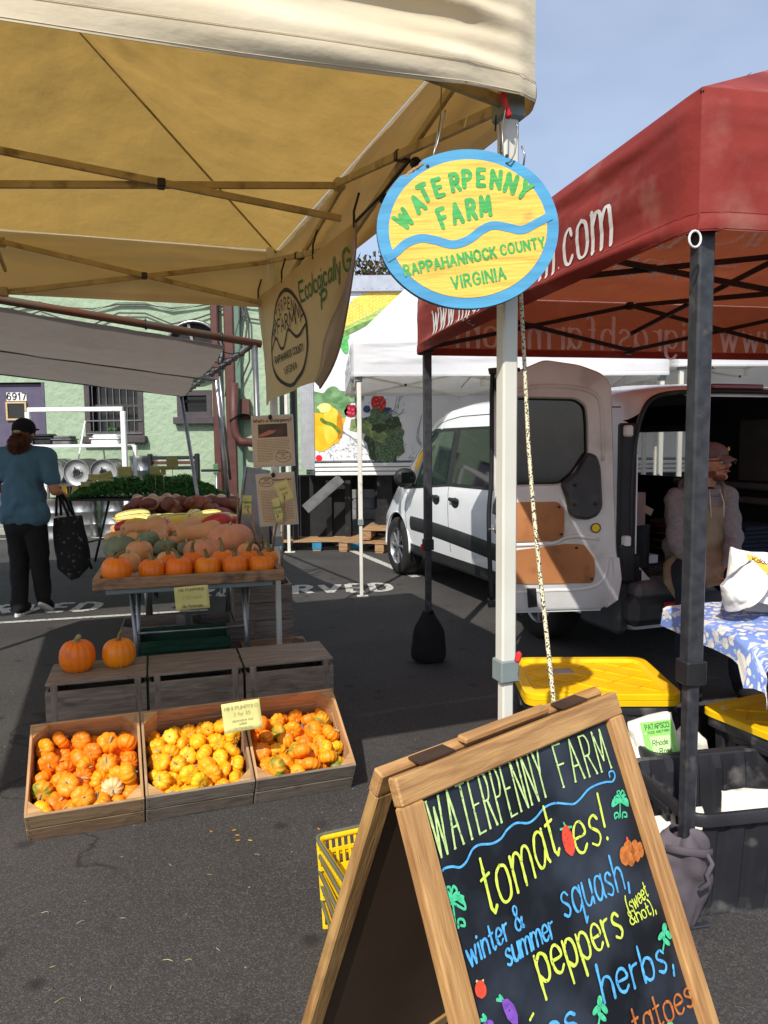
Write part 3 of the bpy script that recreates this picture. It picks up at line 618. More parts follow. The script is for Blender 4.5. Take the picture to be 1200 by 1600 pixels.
for k in range(3):
    x, _ = L(378+k*7, 520); MB().tube([(x-.12*k, -.08, 4.4), (x-.02, -.1, 3.6), (x-.22+.1*k, -.1, 2.9), (x-.3, -.08, 2.3)], .016, 5).build('cable', m_winfr, bld, True)

# shrub crown showing above the box truck
def leaves(mb, c, rad, n, size, seed=0, squash=.8, shell=.55):
    r = random.Random(seed); c = Vector(c)
    for i in range(n):
        d = Vector((r.gauss(0,1), r.gauss(0,1), r.gauss(0,1))).normalized(); q = r.uniform(shell, 1.05)*(1+.3*noise.noise(d*2.2+Vector((seed,0,0))))
        p = c+Vector((d.x*rad[0], d.y*rad[1], d.z*rad[2]))*q
        m = Euler((r.uniform(0,6.3), r.uniform(0,6.3), r.uniform(0,6.3))).to_matrix(); s_ = size*r.uniform(.6, 1.3)
        mb.add([p+m@Vector((-s_,0,0)), p+m@Vector((0,-s_*.4,0)), p+m@Vector((s_,0,0)), p+m@Vector((0,s_*.4,s_*.2))], [(0,1,2,3)])
tr = thing('garden_tree', 'brownish autumn tree crown rising behind the produce box truck', 'tree', (.2, 19, 0))
b = MB()
for (x, y, z, rx_) in ((-1.6,0,4.6,1.7),(-.2,.3,5.0,1.6),(1.2,0,4.8,1.5),(2.6,.4,4.6,1.4)): leaves(b, (x,y,z), (rx_,1.0,1.05), 3200, .085, int(x*10)+40)
b.build('crown', M('autumn_leaf', '5d3f28', '3c4a22', rough=.8, ns=2, trans=.2), tr)
MB().tube([(0,0,0),(.1,0,2),(-.1,.1,3.6),(-.4,0,4.8)], [.22,.18,.12,.05], 10).build('trunk', m_wood_grey, tr, True)
mb = MB()
for q in range(9): a = q*.7; mb.tube([(.0,.1,2.6+.15*q), (1.0*math.cos(a), .3*math.sin(a), 3.8+.1*q), (1.9*math.cos(a), .5*math.sin(a), 4.8)], [.07,.04,.015], 6)
mb.build('limb', m_wood_grey, tr, True)
# concrete block wall behind the truck
bw = thing('block_wall', 'grey painted concrete block wall seen under the box truck', 'wall', (2.2, 14.6, 0))
MB().box((3, .15, .6), (12, .1, 1.2)).build('mortar_core', M('mortar', '7d7a76', '6d6a67', rough=.9), bw)
blk = plank_mesh(.39, .09, .19, M('concrete_block', '8a8886', '757371', rough=.9, rv=.1, bump=.002, bs=60), .006)
for r_ in range(5):
    for k in range(12): inst('block', blk, bw, (-2.8+.4*k+(.2 if r_ % 2 else 0), .10, .1+.2*r_))

# ------------------------------------------------------------------ white box truck with produce wrap
TY = 10.5
def T(px, py): p = D(px, py, TY); return p.x, p.z
trk = thing('box_truck', 'white refrigerated box truck wrapped with pictures of vegetables and fruit', 'truck', (0, TY, 0))
x0, z0 = T(471, 745); z1 = T(560, 443)[1]
BX1 = x0+6.6
m_tw = M('truck_wrap_white', 'e3e4e6', 'd5d6d9', rough=.35, ns=1.5, coat=.3, off=False)
MB().box(((x0+BX1)/2, 1.25, (z0+.2+z1)/2), (BX1-x0, 2.4, z1-z0-.2), ch=.02).build('cargo_box', m_tw, trk)
mb = MB(); xd = T(491, 700)[0]
m_dp = M('diamond_plate', 'c9cacc', 'b9babd', rough=.35, metal=.6)
dp = MB(); dp.box(((x0+xd)/2, .035, (z0+z1)/2+.05), (xd-x0, .02, z1-z0-.1))
s_ = .035
for i in range(int((xd-x0)/s_)):
    for j in range(int((2.2-z0)/s_)):
        a = PI/4 if (i+j) % 2 else -PI/4; c = Vector((x0+.02+i*s_, .022, z0+.03+j*s_)); t = Vector((math.cos(a), 0, math.sin(a)))*.013; n = Vector((-math.sin(a), 0, math.cos(a)))*.005
        dp.add([c-t, c-n, c+t, c+n, c+Vector((0,-.004,0))], [(0,1,4),(1,2,4),(2,3,4),(3,0,4)])
dp.build('corner_plate', m_dp, trk)
for k in range(3): MB().box(((x0+BX1)/2+.09, .03-.012*k, z0+.035+.06*k), (BX1-x0-.2, .06, .05), ch=.008).build('side_rail', m_white, trk)
MB().box(((x0+BX1)/2, .03, z1+.0), (BX1-x0+.04, .07, .22), ch=.01).build('top_rail', M('truck_top_rail', 'b9bdc6', 'a9adb6', rough=.35, metal=.5), trk)
rv = MB()
for k in range(60): rv.ellipsoid((x0+.3+k*.1, -.006, z1-.07), (.007,.004,.007), None, 6, 4); 
for k in range(20): rv.ellipsoid((x0+1.75+.0*k, .04, z0+.3+k*.1), (.006,.004,.006), None, 6, 4); rv.ellipsoid((x0+1.35+k*.05, .038, z0+.25), (.006,.004,.006), None, 6, 4)
rv.build('rivet_row', m_steel, trk, True)
ch = MB(); ch.box(((x0+BX1)/2, 1.2, z0-.12), (BX1-x0-.3, .9, .22)); ch.build('chassis', m_dark, trk)
for wx in (x0+1.0, x0+4.9):
    for yy in (.5, 2.1):
        w_ = MB().lathe([(.2,-.14),(.42,-.14),(.48,-.10),(.48,.10),(.42,.14),(.2,.14)], 28, (0,0,0), Matrix.Rotation(R(90), 3, 'X'), True, True).build('wheel', m_tyre, trk, True, loc=(wx+.7, yy, .48))
        MB().lathe([(.2,.0),(.12,.03),(.06,.03)], 16, (0,-.15,0), Matrix.Rotation(R(90), 3, 'X'), False, True).build('rim', m_white, w_, True)
for gx in (.35, .62): MB().box((x0+gx, .35, .48), (.08, .06, .95)).build('landing_post', m_blackpl, trk)
MB().box((x0+.22, .55, .55), (.9, .3, .95), ch=.02).build('dark_underside_block', m_dark, trk)  # dark block added so the shaded space under the cargo box reads black
MB().box((x0+2.6, .75, .62), (3.2, .5, .75), ch=.02).build('dark_underbody_block', m_dark, trk)  # second added dark block, carries the black underside further right
MB().box((x0+1.15, .4, .55), (.22, .08, 1.0)).build('mud_flap', m_blackpl, trk)
# liftgate rail on the left corner, folding lift platform
g = MB(); g.box((x0-.10, .1, 1.3), (.09, .12, 2.5)); g.box((x0-.24, .12, 1.5), (.10, .1, 2.7)); g.build('lift_rail', m_blackpl, trk)
g = MB(); a = T(478, 795); c = T(533, 747); g.bar((a[0], -.1, a[1]), (c[0], -.02, c[1]), .14, .03, up=(0,1,0)); g.build('lift_platform', m_steel, trk)
# printed wrap
def col(name, a, c=None, **k): return M(name, a, c, rough=.4, off=False, **k)
def blob(cx, cz, rx, rz, wob=.08, n=48, seed=0, rot=0.0, lobes=0, la=0.0):
    out = []
    for k in range(n):
        t = 2*PI*k/n; q = 1+wob*noise.noise(Vector((math.cos(t)*1.5, math.sin(t)*1.5, seed)))+la*abs(math.cos(lobes*t/2))
        x, y = rx*q*math.cos(t), rz*q*math.sin(t); out.append((cx+x*math.cos(rot)-y*math.sin(rot), cz+x*math.sin(rot)+y*math.cos(rot)))
    return out
def wrapmap(l): return lambda x, z: Vector((x, .048-l, z))
def decal(name, polys, m_, l, label=None):
    mb = MB()
    for P in polys:
        P = [(max(xd+.005, x), z) for x, z in P]
        mb.fill(P[::-1] if False else P, wrapmap(l))
    o = mb.build(name, m_, trk); 
    if label: o['label'] = label
    return o
def PX(l): return [T(x, y) for x, y in l]
pp = T(505, 660)
decal('pepper_print', [blob(pp[0]+.02, pp[1]-.0, .27, .36, .25, seed=2)], col('pepper_yellow', 'f0b81c', 'd89a10', ns=3), .003)
decal('pepper_print', [blob(pp[0]-.05, pp[1]-.22, .20, .17, .25, seed=5)], col('pepper_orange', 'f6a90f', 'efc02a', ns=5), .005)
decal('pepper_print', [blob(pp[0]+.1, pp[1]-.02, .12, .26, .3, seed=8)], col('pepper_light', 'f4cf4a', 'efb824', ns=8), .007)
decal('pepper_print', [blob(pp[0]+.02, pp[1]+.20, .10, .06, .3, seed=6)], col('pepper_shine', 'fbe79a', 'f6d76a', ns=10), .009)
decal('pepper_print', [blob(pp[0]+.22, pp[1]-.05, .04, .2, .3, seed=4)], col('pepper_deep', 'c9860e', 'b8780c', ns=10), .009)
for sx_, sy_ in ((588,624),(593,622),(590,630),(596,629),(586,632),(592,636)): decal('strawberry_seed_print', [blob(*T(sx_, sy_), .006, .009, 0, 8)], col('seed_yellow', 'e8b070') if 'seed_yellow' not in bpy.data.materials else bpy.data.materials['seed_yellow'], .006)
for sx_, sy_ in ((545,638),(551,640),(547,645),(552,646),(543,644)): decal('raspberry_cell_print', [blob(*T(sx_, sy_), .018, .016, 0, 12)], col('raspberry_light', 'd84560') if 'raspberry_light' not in bpy.data.materials else bpy.data.materials['raspberry_light'], .006)
mb = MB(); mb.ribbon(crom(PX([(502,655),(508,660),(520,664),(530,675)]), 5), .05, wrapmap(.01)); mb.build('pepper_stem_print', col('pepper_green', '6f8b2a', '4f6f1c', ns=20), trk)
decal('lettuce_print', [blob(*T(515, 625), .33, .17, .7, 60, 3)], col('lettuce_green', '4f7d4a', '7fa072', ns=9), .004)
decal('lettuce_print', [blob(*T(535, 622), .2, .08, .7, 60, 9)], col('lettuce_light', '86a87c', '54804c', ns=12), .006)
decal('raspberry_print', [blob(*T(548, 642), .085, .085, .3, 40, 1, lobes=12, la=.05)], col('raspberry_red', 'b3203a', '7d1226', ns=60), .004)
decal('strawberry_print', [blob(*T(591, 629), .10, .125, .12, 40, 4)], col('strawberry_red', 'd0252b', '8f161b', ns=50, lo=.5, hi=.6), .004)
decal('strawberry_print', [blob(*T(578, 608), .06, .04, .3, 30, 6)], col('strawberry_red2', 'c0252b', ns=50), .004)
decal('strawberry_leaf_print', [blob(*T(588, 616), .07, .02, .9, 30, 5)], col('berry_leaf', '4c6b33'), .006)
for q in ((573,639,.05),(607,643,.06)): decal('blueberry_print', [blob(*T(q[0], q[1]), q[2], q[2], .15, 30, 1)], col('blueberry_blue', '2f4a80', '1b2c55', ns=20), .004)
m_bd = col('broccoli_dark', '42583c', '22331f', ns=26, nd=8); m_bl = col('broccoli_light', '6d8563', '33482e', ns=40, nd=8)
decal('broccoli_print', [blob(*T(598, 680), .26, .34, .55, 90, 3, lobes=17, la=.06)], m_bd, .003)
decal('broccoli_print', [blob(*T(607, 690), .2, .27, .6, 90, 7, lobes=15, la=.08), blob(*T(590, 655), .13, .12, .6, 60, 2, lobes=11, la=.08)], m_bl, .005)
decal('broccoli_stalk_print', [PX([(548,655),(566,652),(588,668),(606,678),(600,694),(582,686),(566,676),(546,672)])], col('stalk_green', '93a36b', '5d7343', ns=14), .007)
decal('broccoli_print', [blob(*T(592, 668), .1, .06, .5, 40, 12)], col('broccoli_shadow_green', '26351f', '3c5230', ns=30), .009)
mb = MB(); rr = random.Random(5)
for k in range(240):                                      # splashing water drops and droplets
    px, py = (rr.uniform(500, 650), rr.uniform(690, 722)) if k < 120 else (rr.uniform(520, 640), rr.uniform(455, 520)) if k < 200 else (rr.uniform(530, 632), rr.uniform(615, 690))
    x, z = T(px, py); a = rr.uniform(0, 6.3); r0 = rr.uniform(.008, .035); cv = rr.uniform(.6, 2.6)
    mb.ribbon([(x+r0*math.cos(a+t*cv), z+r0*math.sin(a+t*cv)*rr.uniform(.8,1.2)) for t in (0,.3,.6,.9,1.2)], .006, wrapmap(.004), 0)
for pts in ([(528,672),(545,680),(560,692),(575,700)], [(600,655),(618,640),(626,618),(640,612)], [(608,640),(622,650),(630,640)], [(660,700),(655,680),(662,650)]):
    for o_ in range(3): mb.ribbon(crom(PX([(x+rr.uniform(-4,4), y+rr.uniform(-4,4)) for x, y in pts]), 4), .008, wrapmap(.004), 0)
mb.build('water_splash_print', col('splash_grey', '6e767c', 'a9b0b5', ns=30), trk, kind='stuff')
decal('red_dot', [blob(*T(498, 716), .045, .045, 0, 30)], col('dot_red', 'e0182c'), .004)
# corn across the upper box
cn = PX([(535,492),(552,466),(575,456),(610,452),(640,456),(610,478),(585,488),(550,506),(530,512)])
decal('corn_print', [cn], col('corn_yellow', 'f0d45a', 'e0b83a', ns=9), .003)
kb = MB()
for i in range(16):
    for j in range(7):
        px = 538+i*5.2; py = 497-i*2.3+(j-3)*5; x, z = T(px, py)
        kb.fill(blob(x, z, .020, .018, 0, 8), wrapmap(.006))
kb.build('corn_kernel_print', col('corn_kernel', 'f7e07a', 'eac44a', ns=30), trk)
decal('corn_husk_print', [PX([(535,512),(560,500),(600,478),(650,462),(640,474),(612,492),(580,504),(555,513),(537,522)])], col('husk_green', '7fa03e', 'b9c97c', ns=12, stretch=(1,1,6)), .008)
decal('corn_husk_print', [PX([(530,520),(560,506),(590,495),(580,503),(556,516),(532,527)])], col('husk_dark', '4c7a2c', '86a858', ns=12), .010)
decal('parsley_print', [blob(*T(534, 525), .1, .12, 1.2, 60, 3, lobes=9, la=.2)], col('parsley_green', '3f9a4c', '6cc06a', ns=20), .005)
# a box van cab on the far right end, mostly behind the tents
cab = MB(); cab.box((BX1+.9, 1.2, 1.35), (1.7, 2.1, 1.9), ch=.25); cab.build('cab', m_white, trk)

# pallet platform by the truck, with blue blocks
def pallet(loc, rz, label, blue=True, W_=1.2, Dp=1.0):
    t = thing('pallet', label, 'pallet', loc, rz)
    for k in range(7): plank(t, (0, -Dp/2+.05+k*(Dp-.1)/6, .135), (W_, .11, .02), m_pallet)
    for k in range(3): plank(t, (-W_/2+.07+k*(W_-.14)/2, 0, .01), (Dp, .11, .018), m_pallet, (0,0,PI/2))
    bm = M('blue_pallet_paint', '2f86b0', '2a7698', rough=.7) if blue else m_pallet
    bk = MB().box((0,0,0), (.13,.13,.10), ch=.005).mesh('block', bm)
    for i in range(3):
        for j in range(3): inst('block', bk, t, (-W_/2+.07+i*(W_-.14)/2, -Dp/2+.07+j*(Dp-.14)/2, .071))
    return t
pallet((-.95, 11.0-.1, 0), R(2), 'wooden pallet on blue blocks lying below the box truck')
pallet((.1, 10.6, 0), R(-20), 'plain pine pallet lying askew behind the van front wheel', False)
pallet((.35, 10.75, .16), R(-8), 'second pine pallet stacked crookedly on the askew one', False)
# ------------------------------------------------------------------ pop-up canopies
class Fr:                                              # a ground-level frame: e1 = along the front, e2 = into depth
    def __init__(s, o, a): s.o = Vector(o); s.a = a; s.e1 = Vector((math.cos(a), math.sin(a), 0)); s.e2 = Vector((-math.sin(a), math.cos(a), 0))
    def inv(s, p): p = Vector(p)-s.o; return Vector((p.dot(s.e1), p.dot(s.e2), p.z))
    def w(s, x, y, z=0): return s.o+s.e1*x+s.e2*y+Vector((0,0,z))
def xbars(par, a0, a1, zu, zl, mat, w=.028, rev=False, n=1, name='truss_bar'):
    """one scissor cell between two posts: upper/lower ends at a0, a1"""
    a0 = Vector(a0); a1 = Vector(a1); n_ = (a1-a0).cross(Vector((0,0,1))).normalized()*.014
    for (za, zb, s_) in ((zu, zl, 1), (zl, zu, -1)):
        MB().bar(a0+Vector((0,0,za))+n_*s_, a1+Vector((0,0,zb))+n_*s_, w*.55, w).build(name, mat, par)
    c = (a0+a1)/2+Vector((0,0,(zu+zl)/2)); t = (a1-a0).normalized()
    m = Matrix((t, n_.normalized(), Vector((0,0,1)))).transposed()
    MB().box(c, (.032,.052,.034), m, ch=.004).build('truss_joint', m_blackpl, par)
def joint(par, p, s=.05, mat=None): MB().box(p, (s, s, s*1.1), ch=.006).build('bracket', mat or m_blackpl, par)

ROOFS = {}
def canopy(name, label, fr, x0, x1, y0, y1, zv, ze, zp, mroof, mval, mleg, mtruss, leg_w=.04, legs=((0,0),(1,0),(0,1),(1,1)), zu=2.6, zl=2.3, collar=.9, wav=.02, seed=1, collmat=None, fold=None, nval=60, seam=True, nrm=False, drop=(0,0,0,0)):
    """local frame as fr; roof eave height ze, valance hem zv, peak zp"""
    t = thing(name, label, 'canopy tent', fr.o, fr.a)
    cx, cy = (x0+x1)/2, (y0+y1)/2; pk = Vector((cx, cy, zp))
    cs = [Vector((x0,y0,ze)), Vector((x1,y0,ze)), Vector((x1,y1,ze)), Vector((x0,y1,ze))]
    r = MB()
    for k in range(4):
        A, B_ = cs[k], cs[(k+1) % 4]
        def fn(u, v, A=A, B_=B_):
            q = (A+(B_-A)*u)*(1-v)+pk*v
            w_ = min(u, 1-u)*2
            sag = -.07*math.sin(PI*v)*w_
            wr = .010*fbm(q.x*1.1, q.y*1.1, seed, 2.3, 4)+.004*fbm(q.x, q.y, seed+4, 9, 3)
            e = min(1, v*6)*min(1, u*8, (1-u)*8)
            return q+Vector((0, 0, sag+wr*e*2.2))
        r.grid(fn, 40, 40); ROOFS.setdefault(seed, {})[k] = fn
    r.build('roof_fabric', mroof, t, True)
    for k in range(4):
        A, B_ = cs[k], cs[(k+1) % 4]; tt = (B_-A).normalized(); nn = tt.cross(Vector((0,0,1)))
        def fn(u, v, A=A, B_=B_, tt=tt, nn=nn, k=k):
            q = A+(B_-A)*u; e = min(1, u*14, (1-u)*14); L_ = (B_-A).length*u
            z = ze-(ze-zv)*v
            out = .022+wav*e*(.8*fbm(L_*1.2, v*2.2, seed+k*9, 1.6, 3)+.5*math.sin(v*7+L_*1.7+seed))*math.sin(PI*min(1, v*1.3+.12))
            if fold: out += fold(k, u, v, L_)*e
            out = max(out, .004)*min(1, v*7+.15)*min(1, e*4)
            z -= drop[k]*math.sin(PI*u)**.8*v
            return Vector((q.x, q.y, 0))+nn*out+Vector((0,0,z))
        r = MB(); r.grid(fn, nval, 44); vo = r.build('valance', mval, t, True)
        hm = MB(); hm.grid(lambda u, v: fn(u, 1-.13*v)+nn*(.004*math.sin(PI*v)+.002), nval, 4)
        hm.build('hem', mval, vo, True)
        if k in (0, 3):
            for vv in (.985, .87): MB().tube([fn(i_/110, vv)+nn*.004 for i_ in range(111)], .0008, 4).build('stitching', mval if k == 0 else mval, vo, True)
    # ridge seams and hip poles
    sm = MB()
    for c in cs: sm.tube([c+Vector((0,0,-.012)), pk+Vector((0,0,-.02))], .006, 5)
    if seam: sm.build('roof_seam', mtruss, t, True)
    for i, (ix, iy) in enumerate(legs):
        px = (x0, x1)[ix]+(.048 if ix == 0 else -.048); py = (y0, y1)[iy]+(.048 if iy == 0 else -.048)
        l = thing('leg', None, None); l.parent = t
        MB().box((px, py, (collar+ze)/2), (leg_w, leg_w, ze-collar), ch=leg_w*.12).build('upper_tube', mleg, l)
        MB().box((px, py, (collar+.01)/2+.005), (leg_w*.76, leg_w*.76, collar), ch=leg_w*.1).build('lower_tube', mleg, l)
        MB().box((px, py, collar), (leg_w*1.28, leg_w*1.28, leg_w*1.4), ch=.004).build('collar', collmat or m_greypl, l)
        MB().box((px+.01, py, .006), (.11, .09, .008), ch=.002).build('foot_plate', mleg, l)
        MB().box((px, py, zl), (leg_w*1.5, leg_w*1.5, .07), ch=.006).build('slider', collmat or m_greypl, l)
    c_ = .048
    P = [Vector((x0+c_,y0+c_,0)), Vector((x1-c_,y0+c_,0)), Vector((x1-c_,y1-c_,0)), Vector((x0+c_,y1-c_,0))]
    for k in range(4):
        A, B_ = P[k], P[(k+1) % 4]; m_ = (A+B_)/2
        xbars(t, A, m_, zu, zl, mtruss); xbars(t, m_, B_, zu, zl, mtruss)
        joint(t, m_+Vector((0,0,zu)), .045, mtruss); joint(t, m_+Vector((0,0,zl)), .045, mtruss)
        cc = Vector((cx, cy, 0)); xbars(t, m_, cc, zu, zl+.12, mtruss)
    MB().box((cx, cy, (zl+zp)/2), (.035,.035,zp-zl-.06), ch=.004).build('peak_pole', mtruss, t)
    return t

# cream tent over the pumpkin stall
FC = Fr((.385, 1.97, 0), R(20))
def foldc(k, u, v, L_):                                 # long drooping folds pulled towards the near right corner
    if k != 0: return 0
    d = (1-u)*3.05
    a = (.026*math.sin(v*15.0+d*2.4+.8*fbm(d, 0, 3, .9))*math.exp(-d*.18)+.024*math.sin(v*8-d*1.6+1.2))*min(1, v*4)*(1-.6*v)
    return .055*min(1, v*4)*(1-.75*v)+a+.010*math.sin(v*38+d*6)*math.exp(-d*2.6)*min(1, v*5)
cream = canopy('market_tent', 'cream canopy tent over the pumpkin stall, mustard underside', FC, -3.05, 0, 0, 3.02, 2.335, 2.68, 3.55, m_cream, m_valance, m_tentsteel, m_trussc,
    .043, zu=2.6, zl=2.335, collar=.885, wav=.02, seed=3, fold=foldc, nval=140, drop=(.03,.0,.0,0))
# release tab and hooks at the near bracket
MB().box((-.085, -.005, 2.315), (.012, .022, .065), (0, R(-20), 0), ch=.006).build('release_tab', m_redpl, cream)
MB().box((.0, -.03, .94), (.014, .02, .03), (0, .3, 0), ch=.006, mat=Matrix.Translation((-.055,0,0))).build('release_tab', m_redpl, cream)

# red tent
FR = Fr((.885, 2.18, 0), R(12.2))
def foldr(k, u, v, L_):
    if k != 3: return 0
    return .055*math.exp(-((v-.89-.06*(u-.5))/.055)**2)*math.sin(PI*u)+.022*math.exp(-((v-.25-.5*(u-.5))/.12)**2)*u*(1-u)*2
redt = canopy('market_tent', 'dark red canopy tent with white web address over the van doors', FR, 0, 3.05, 0, 3.05, 2.075, 2.46, 3.36, m_red, m_red, m_legblk, m_trussb,
    .052, zu=2.43, zl=2.12, collar=.80, wav=.018, seed=11, fold=foldr, collmat=m_blackpl, nval=90, drop=(0,0,0,.0))
ser = pen(.3)
# print on the left skirt (outside, facing -e1)
def leftmap(lift):
    def f(x, z):                                        # x: metres from far corner towards the near corner
        u = x/3.05; v = (2.46-z)/(2.46-2.075); L_ = 3.05*u
        e = min(1, u*14, (1-u)*14)
        out = .022+.018*e*(.8*fbm(L_*1.2, v*2.2, 11+27, 1.6, 3)+.5*math.sin(v*7+L_*1.7+11))*math.sin(PI*min(1, max(0,v)*1.3+.12))+foldr(3, u, v, L_)*e; out = max(out, .004)*min(1, v*7+.15)*min(1, e*4)
        return Vector((-out-lift, 3.05-x, z))
    return f
mb = MB(); mb.sub = .02; write(mb, 'www.migrashfarm.com', .205, .024, leftmap(.004), x=1.53, y=2.152, track=2.6, serif=.7, wf=ser, xs=1.0, fit=2.16, slant=.02)
mb.build('skirt_lettering', m_prt_white, redt)
def inmap_far(lift):                                    # show-through seen from inside the far skirt
    return lambda x, z: Vector((3.05-x, 3.05-lift-.006, z))
mb = MB(); mb.sub = .03; write(mb, 'www.migrashfarm.com', .215, .026, lambda x, z: Vector((3.05-x, 3.05-.022, z)), x=1.53, y=2.135, track=2.6, serif=.7, wf=ser, fit=2.5)
mb.build('skirt_lettering', m_prt_cream, redt)
# print on the roof panels (left slope outside; far slope show-through inside)
def roofpt(k, u, v, lift):
    cs = [Vector((0,0,2.46)), Vector((3.05,0,2.46)), Vector((3.05,3.05,2.46)), Vector((0,3.05,2.46))]; pk = Vector((1.525,1.525,3.36))
    A, B_ = cs[k], cs[(k+1)%4]; n = (B_-A).cross(pk-A).normalized(); return ROOFS[11][k](min(1, max(0, u)), v)+n*lift
def roofmap(k, lift, mir=1):
    def f(x, y):
        v = y/1.7; hw = 1.525*(1-v); u = (1.525+x)/3.05 if v < 1 else .5
        w_ = (1-v) or 1e-3; return roofpt(k, .5+x/(3.05*w_), v, lift)
    return f
mb = MB(); mb.sub = .03; rm = roofmap(3, .006)
write(mb, 'MIGRASH', .30, .036, rm, 0, .42, serif=.9, wf=ser); write(mb, 'FARM', .22, .03, rm, 0, .14, serif=.9, wf=ser)
mb.ribbon([(.3*math.cos(a)*1.2, .98+.22*math.sin(a)) for a in [2*PI*k/30 for k in range(31)]], .02, rm)
mb.build('roof_lettering', m_prt_white, redt)
mb = MB(); mb.sub = .03; rm2 = roofmap(2, -.010)
write(mb, 'MIGRASH', .30, .030, rm2, 0, .62, serif=.9, wf=ser); write(mb, 'FARM', .2, .026, rm2, 0, .30, serif=.9, wf=ser)
for k, (rx_, rz_) in enumerate(((.42,.26),(.36,.2))): mb.ribbon([(rx_*math.cos(a), 1.22+rz_*math.sin(a)) for a in [2*PI*q/40 for q in range(41)]], .014, rm2)
for q in range(-5, 6): mb.ribbon([(q*.05, 1.22-.12), (q*.06, 1.22-.02)], .012, rm2)
mb.ribbon([(-.34,1.2),(-.1,1.3),(.1,1.22),(.34,1.3)], .012, rm2); mb.ribbon([(-.6,.42),(-.42,.42)], .014, rm2); mb.ribbon([(.42,.42),(.6,.42)], .014, rm2)
mb.build('roof_lettering', m_prt_cream, redt)
# white keyring ring at the near corner
MB().tube([(-.03+.018*math.cos(a), -.03, 2.045+.022*math.sin(a)) for a in [2*PI*k/16 for k in range(16)]], .0035, 6, closed=True).build('tie_ring', m_white, redt, True)

# two white tents behind
FW = Fr((-.27, 7.22, 0), R(4))
w1t = canopy('market_tent', 'white canopy tent in front of the box truck, nearest leg on lettering', FW, 0, 3.05, 0, 3.05, 2.11, 2.46, 4.05, m_white_fab, m_white_fab, m_tentsteel, m_tentsteel,
    .042, legs=((0,0),(1,0),(1,1)), zu=2.4, zl=2.1, collar=.73, wav=.02, seed=21, seam=False)
lg = thing('leg', None, None); lg.parent = w1t
p = FW.inv(G(452, 863)); MB().box((p.x, p.y, 1.2), (.042,.042,2.4), ch=.004).build('upper_tube', m_tentsteel, lg); MB().box((p.x+.01, p.y, .006), (.14,.1,.008)).build('foot_plate', m_tentsteel, lg)
FW2 = Fr((2.86, 7.42, 0), R(4))
w2t = canopy('market_tent', 'second white canopy tent further right, behind the van roof', FW2, 0, 3.05, 0, 3.05, 2.19, 2.5, 3.5, m_white_fab, m_white_fab, m_tentsteel, m_tentsteel, .042, zu=2.48, zl=2.2, wav=.02, seed=33, seam=False)
# small maker's patch on the white skirt (leaf emblem)
mp_ = lambda x, y: Vector((.0-.045, .12-x*.0, 2.2))
pt = MB().box((-.03, .26, 2.25), (.004, .10, .17)).build('skirt_patch', m_white, w1t)
pt = MB().box((.10, -.052, 2.25), (.004, .0, 0)) if False else None
o = MB().box((-.10, -.03, 2.24), (.075, .004, .14)) if False else None
mb = MB(); q = lambda x, y: Vector((.09+x*0-.126, .26-x, 2.25+y))
mb.fill(blob(0, .03, .03, .035, .2, 20), lambda x, y: Vector((-.034, .26-x, 2.25+y))); mb.build('patch_emblem', col('emblem_green', '2f6f5a'), w1t)
for k in range(3):
    mb = MB(); mb.box((-.0335, .26, 2.21-.018*k), (.002, .07, .008)); mb.build('patch_text_line', m_ink, w1t)

# ------------------------------------------------------------------ grey tarpaulin stall roof behind, on steel poles
def P3(px, py, z): return G(px, py, z)
A = D(398, 536, 5.6); B0 = D(0, 468, 4.9); A2 = D(338, 593, 6.9); B2 = D(0, 546, 6.2); A3 = D(283, 618, 8.7); B3 = D(0, 584, 8.0)
gt = thing('tarp_shelter', 'grey tarpaulin shelter on rusty poles behind the pumpkin stall', 'shelter', (0,0,0))
def ext(a, b_, k=.25): return a+(a-b_)*0, b_+(b_-a)*k
def sheet(Pa, Pb, Pc, Pd):
    def fn(u, v):
        q = (Pa*(1-u)+Pb*u)*(1-v)+(Pc*(1-u)+Pd*u)*v
        return q+Vector((0, 0, -.05*math.sin(PI*v)-.012*abs(math.sin(u*9))*math.sin(PI*v)+.012*fbm(q.x*2, q.y*2, 5, 2.4, 4)))
    return fn
Bx0 = B0+(B0-A)*1.9; Bx2 = B2+(B2-A2)*1.5; Bx3 = B3+(B3-A3)*1.3
Af = A+(Bx0-A)*.045; A2f = A2+(Bx2-A2)*.045
up = Vector((0,0,-.025))
mb = MB(); mb.grid(sheet(Bx0+up*2, Af+up*2, Bx2+up*.4, A2f+up*.4), 30, 14); mb.build('tarp_panel', m_grey_fab, gt, True)
mb = MB(); mb.grid(sheet(Bx2+up*.5, A2f+up*.5, Bx3, A3), 30, 10); mb.build('tarp_panel', m_grey_fab, gt, True)
for (a, b_, r_, m_) in ((Bx0, A+(A-Bx0)*.01, .028, m_rust), (Bx2, A2, .02, m_steel), (Bx3, A3, .014, m_steel), (A, A3, .022, m_steel)):
    MB().tube([a, b_], r_, 10).build('roof_pole', m_, gt, True)
for k in range(12):
    q = A+(A3-A)*(.12+.07*k); s_ = Af+(A3-Af)*(.1+.07*k)+up
    MB().tube([q, (q+s_)/2+Vector((0,0,-.02)), s_+(Bx0-A).normalized()*.03], .005, 5).build('lacing_cord', m_blackpl, gt, True)
    MB().tube([q+Vector((.026*math.cos(t), 0, .03*math.sin(t))) for t in [PI/3*j for j in range(6)]], .004, 5, closed=True).build('tie_ring', m_blackpl, gt, True)
for t_ in (.13, .42): q = A+(B0-A)*(t_*1.1+.0); MB().tube([q+Vector((0,.03*math.cos(a), .032*math.sin(a))) for a in [PI/4*j for j in range(8)]], .006, 5, closed=True).build('tie_ring', m_blackpl, gt, True)
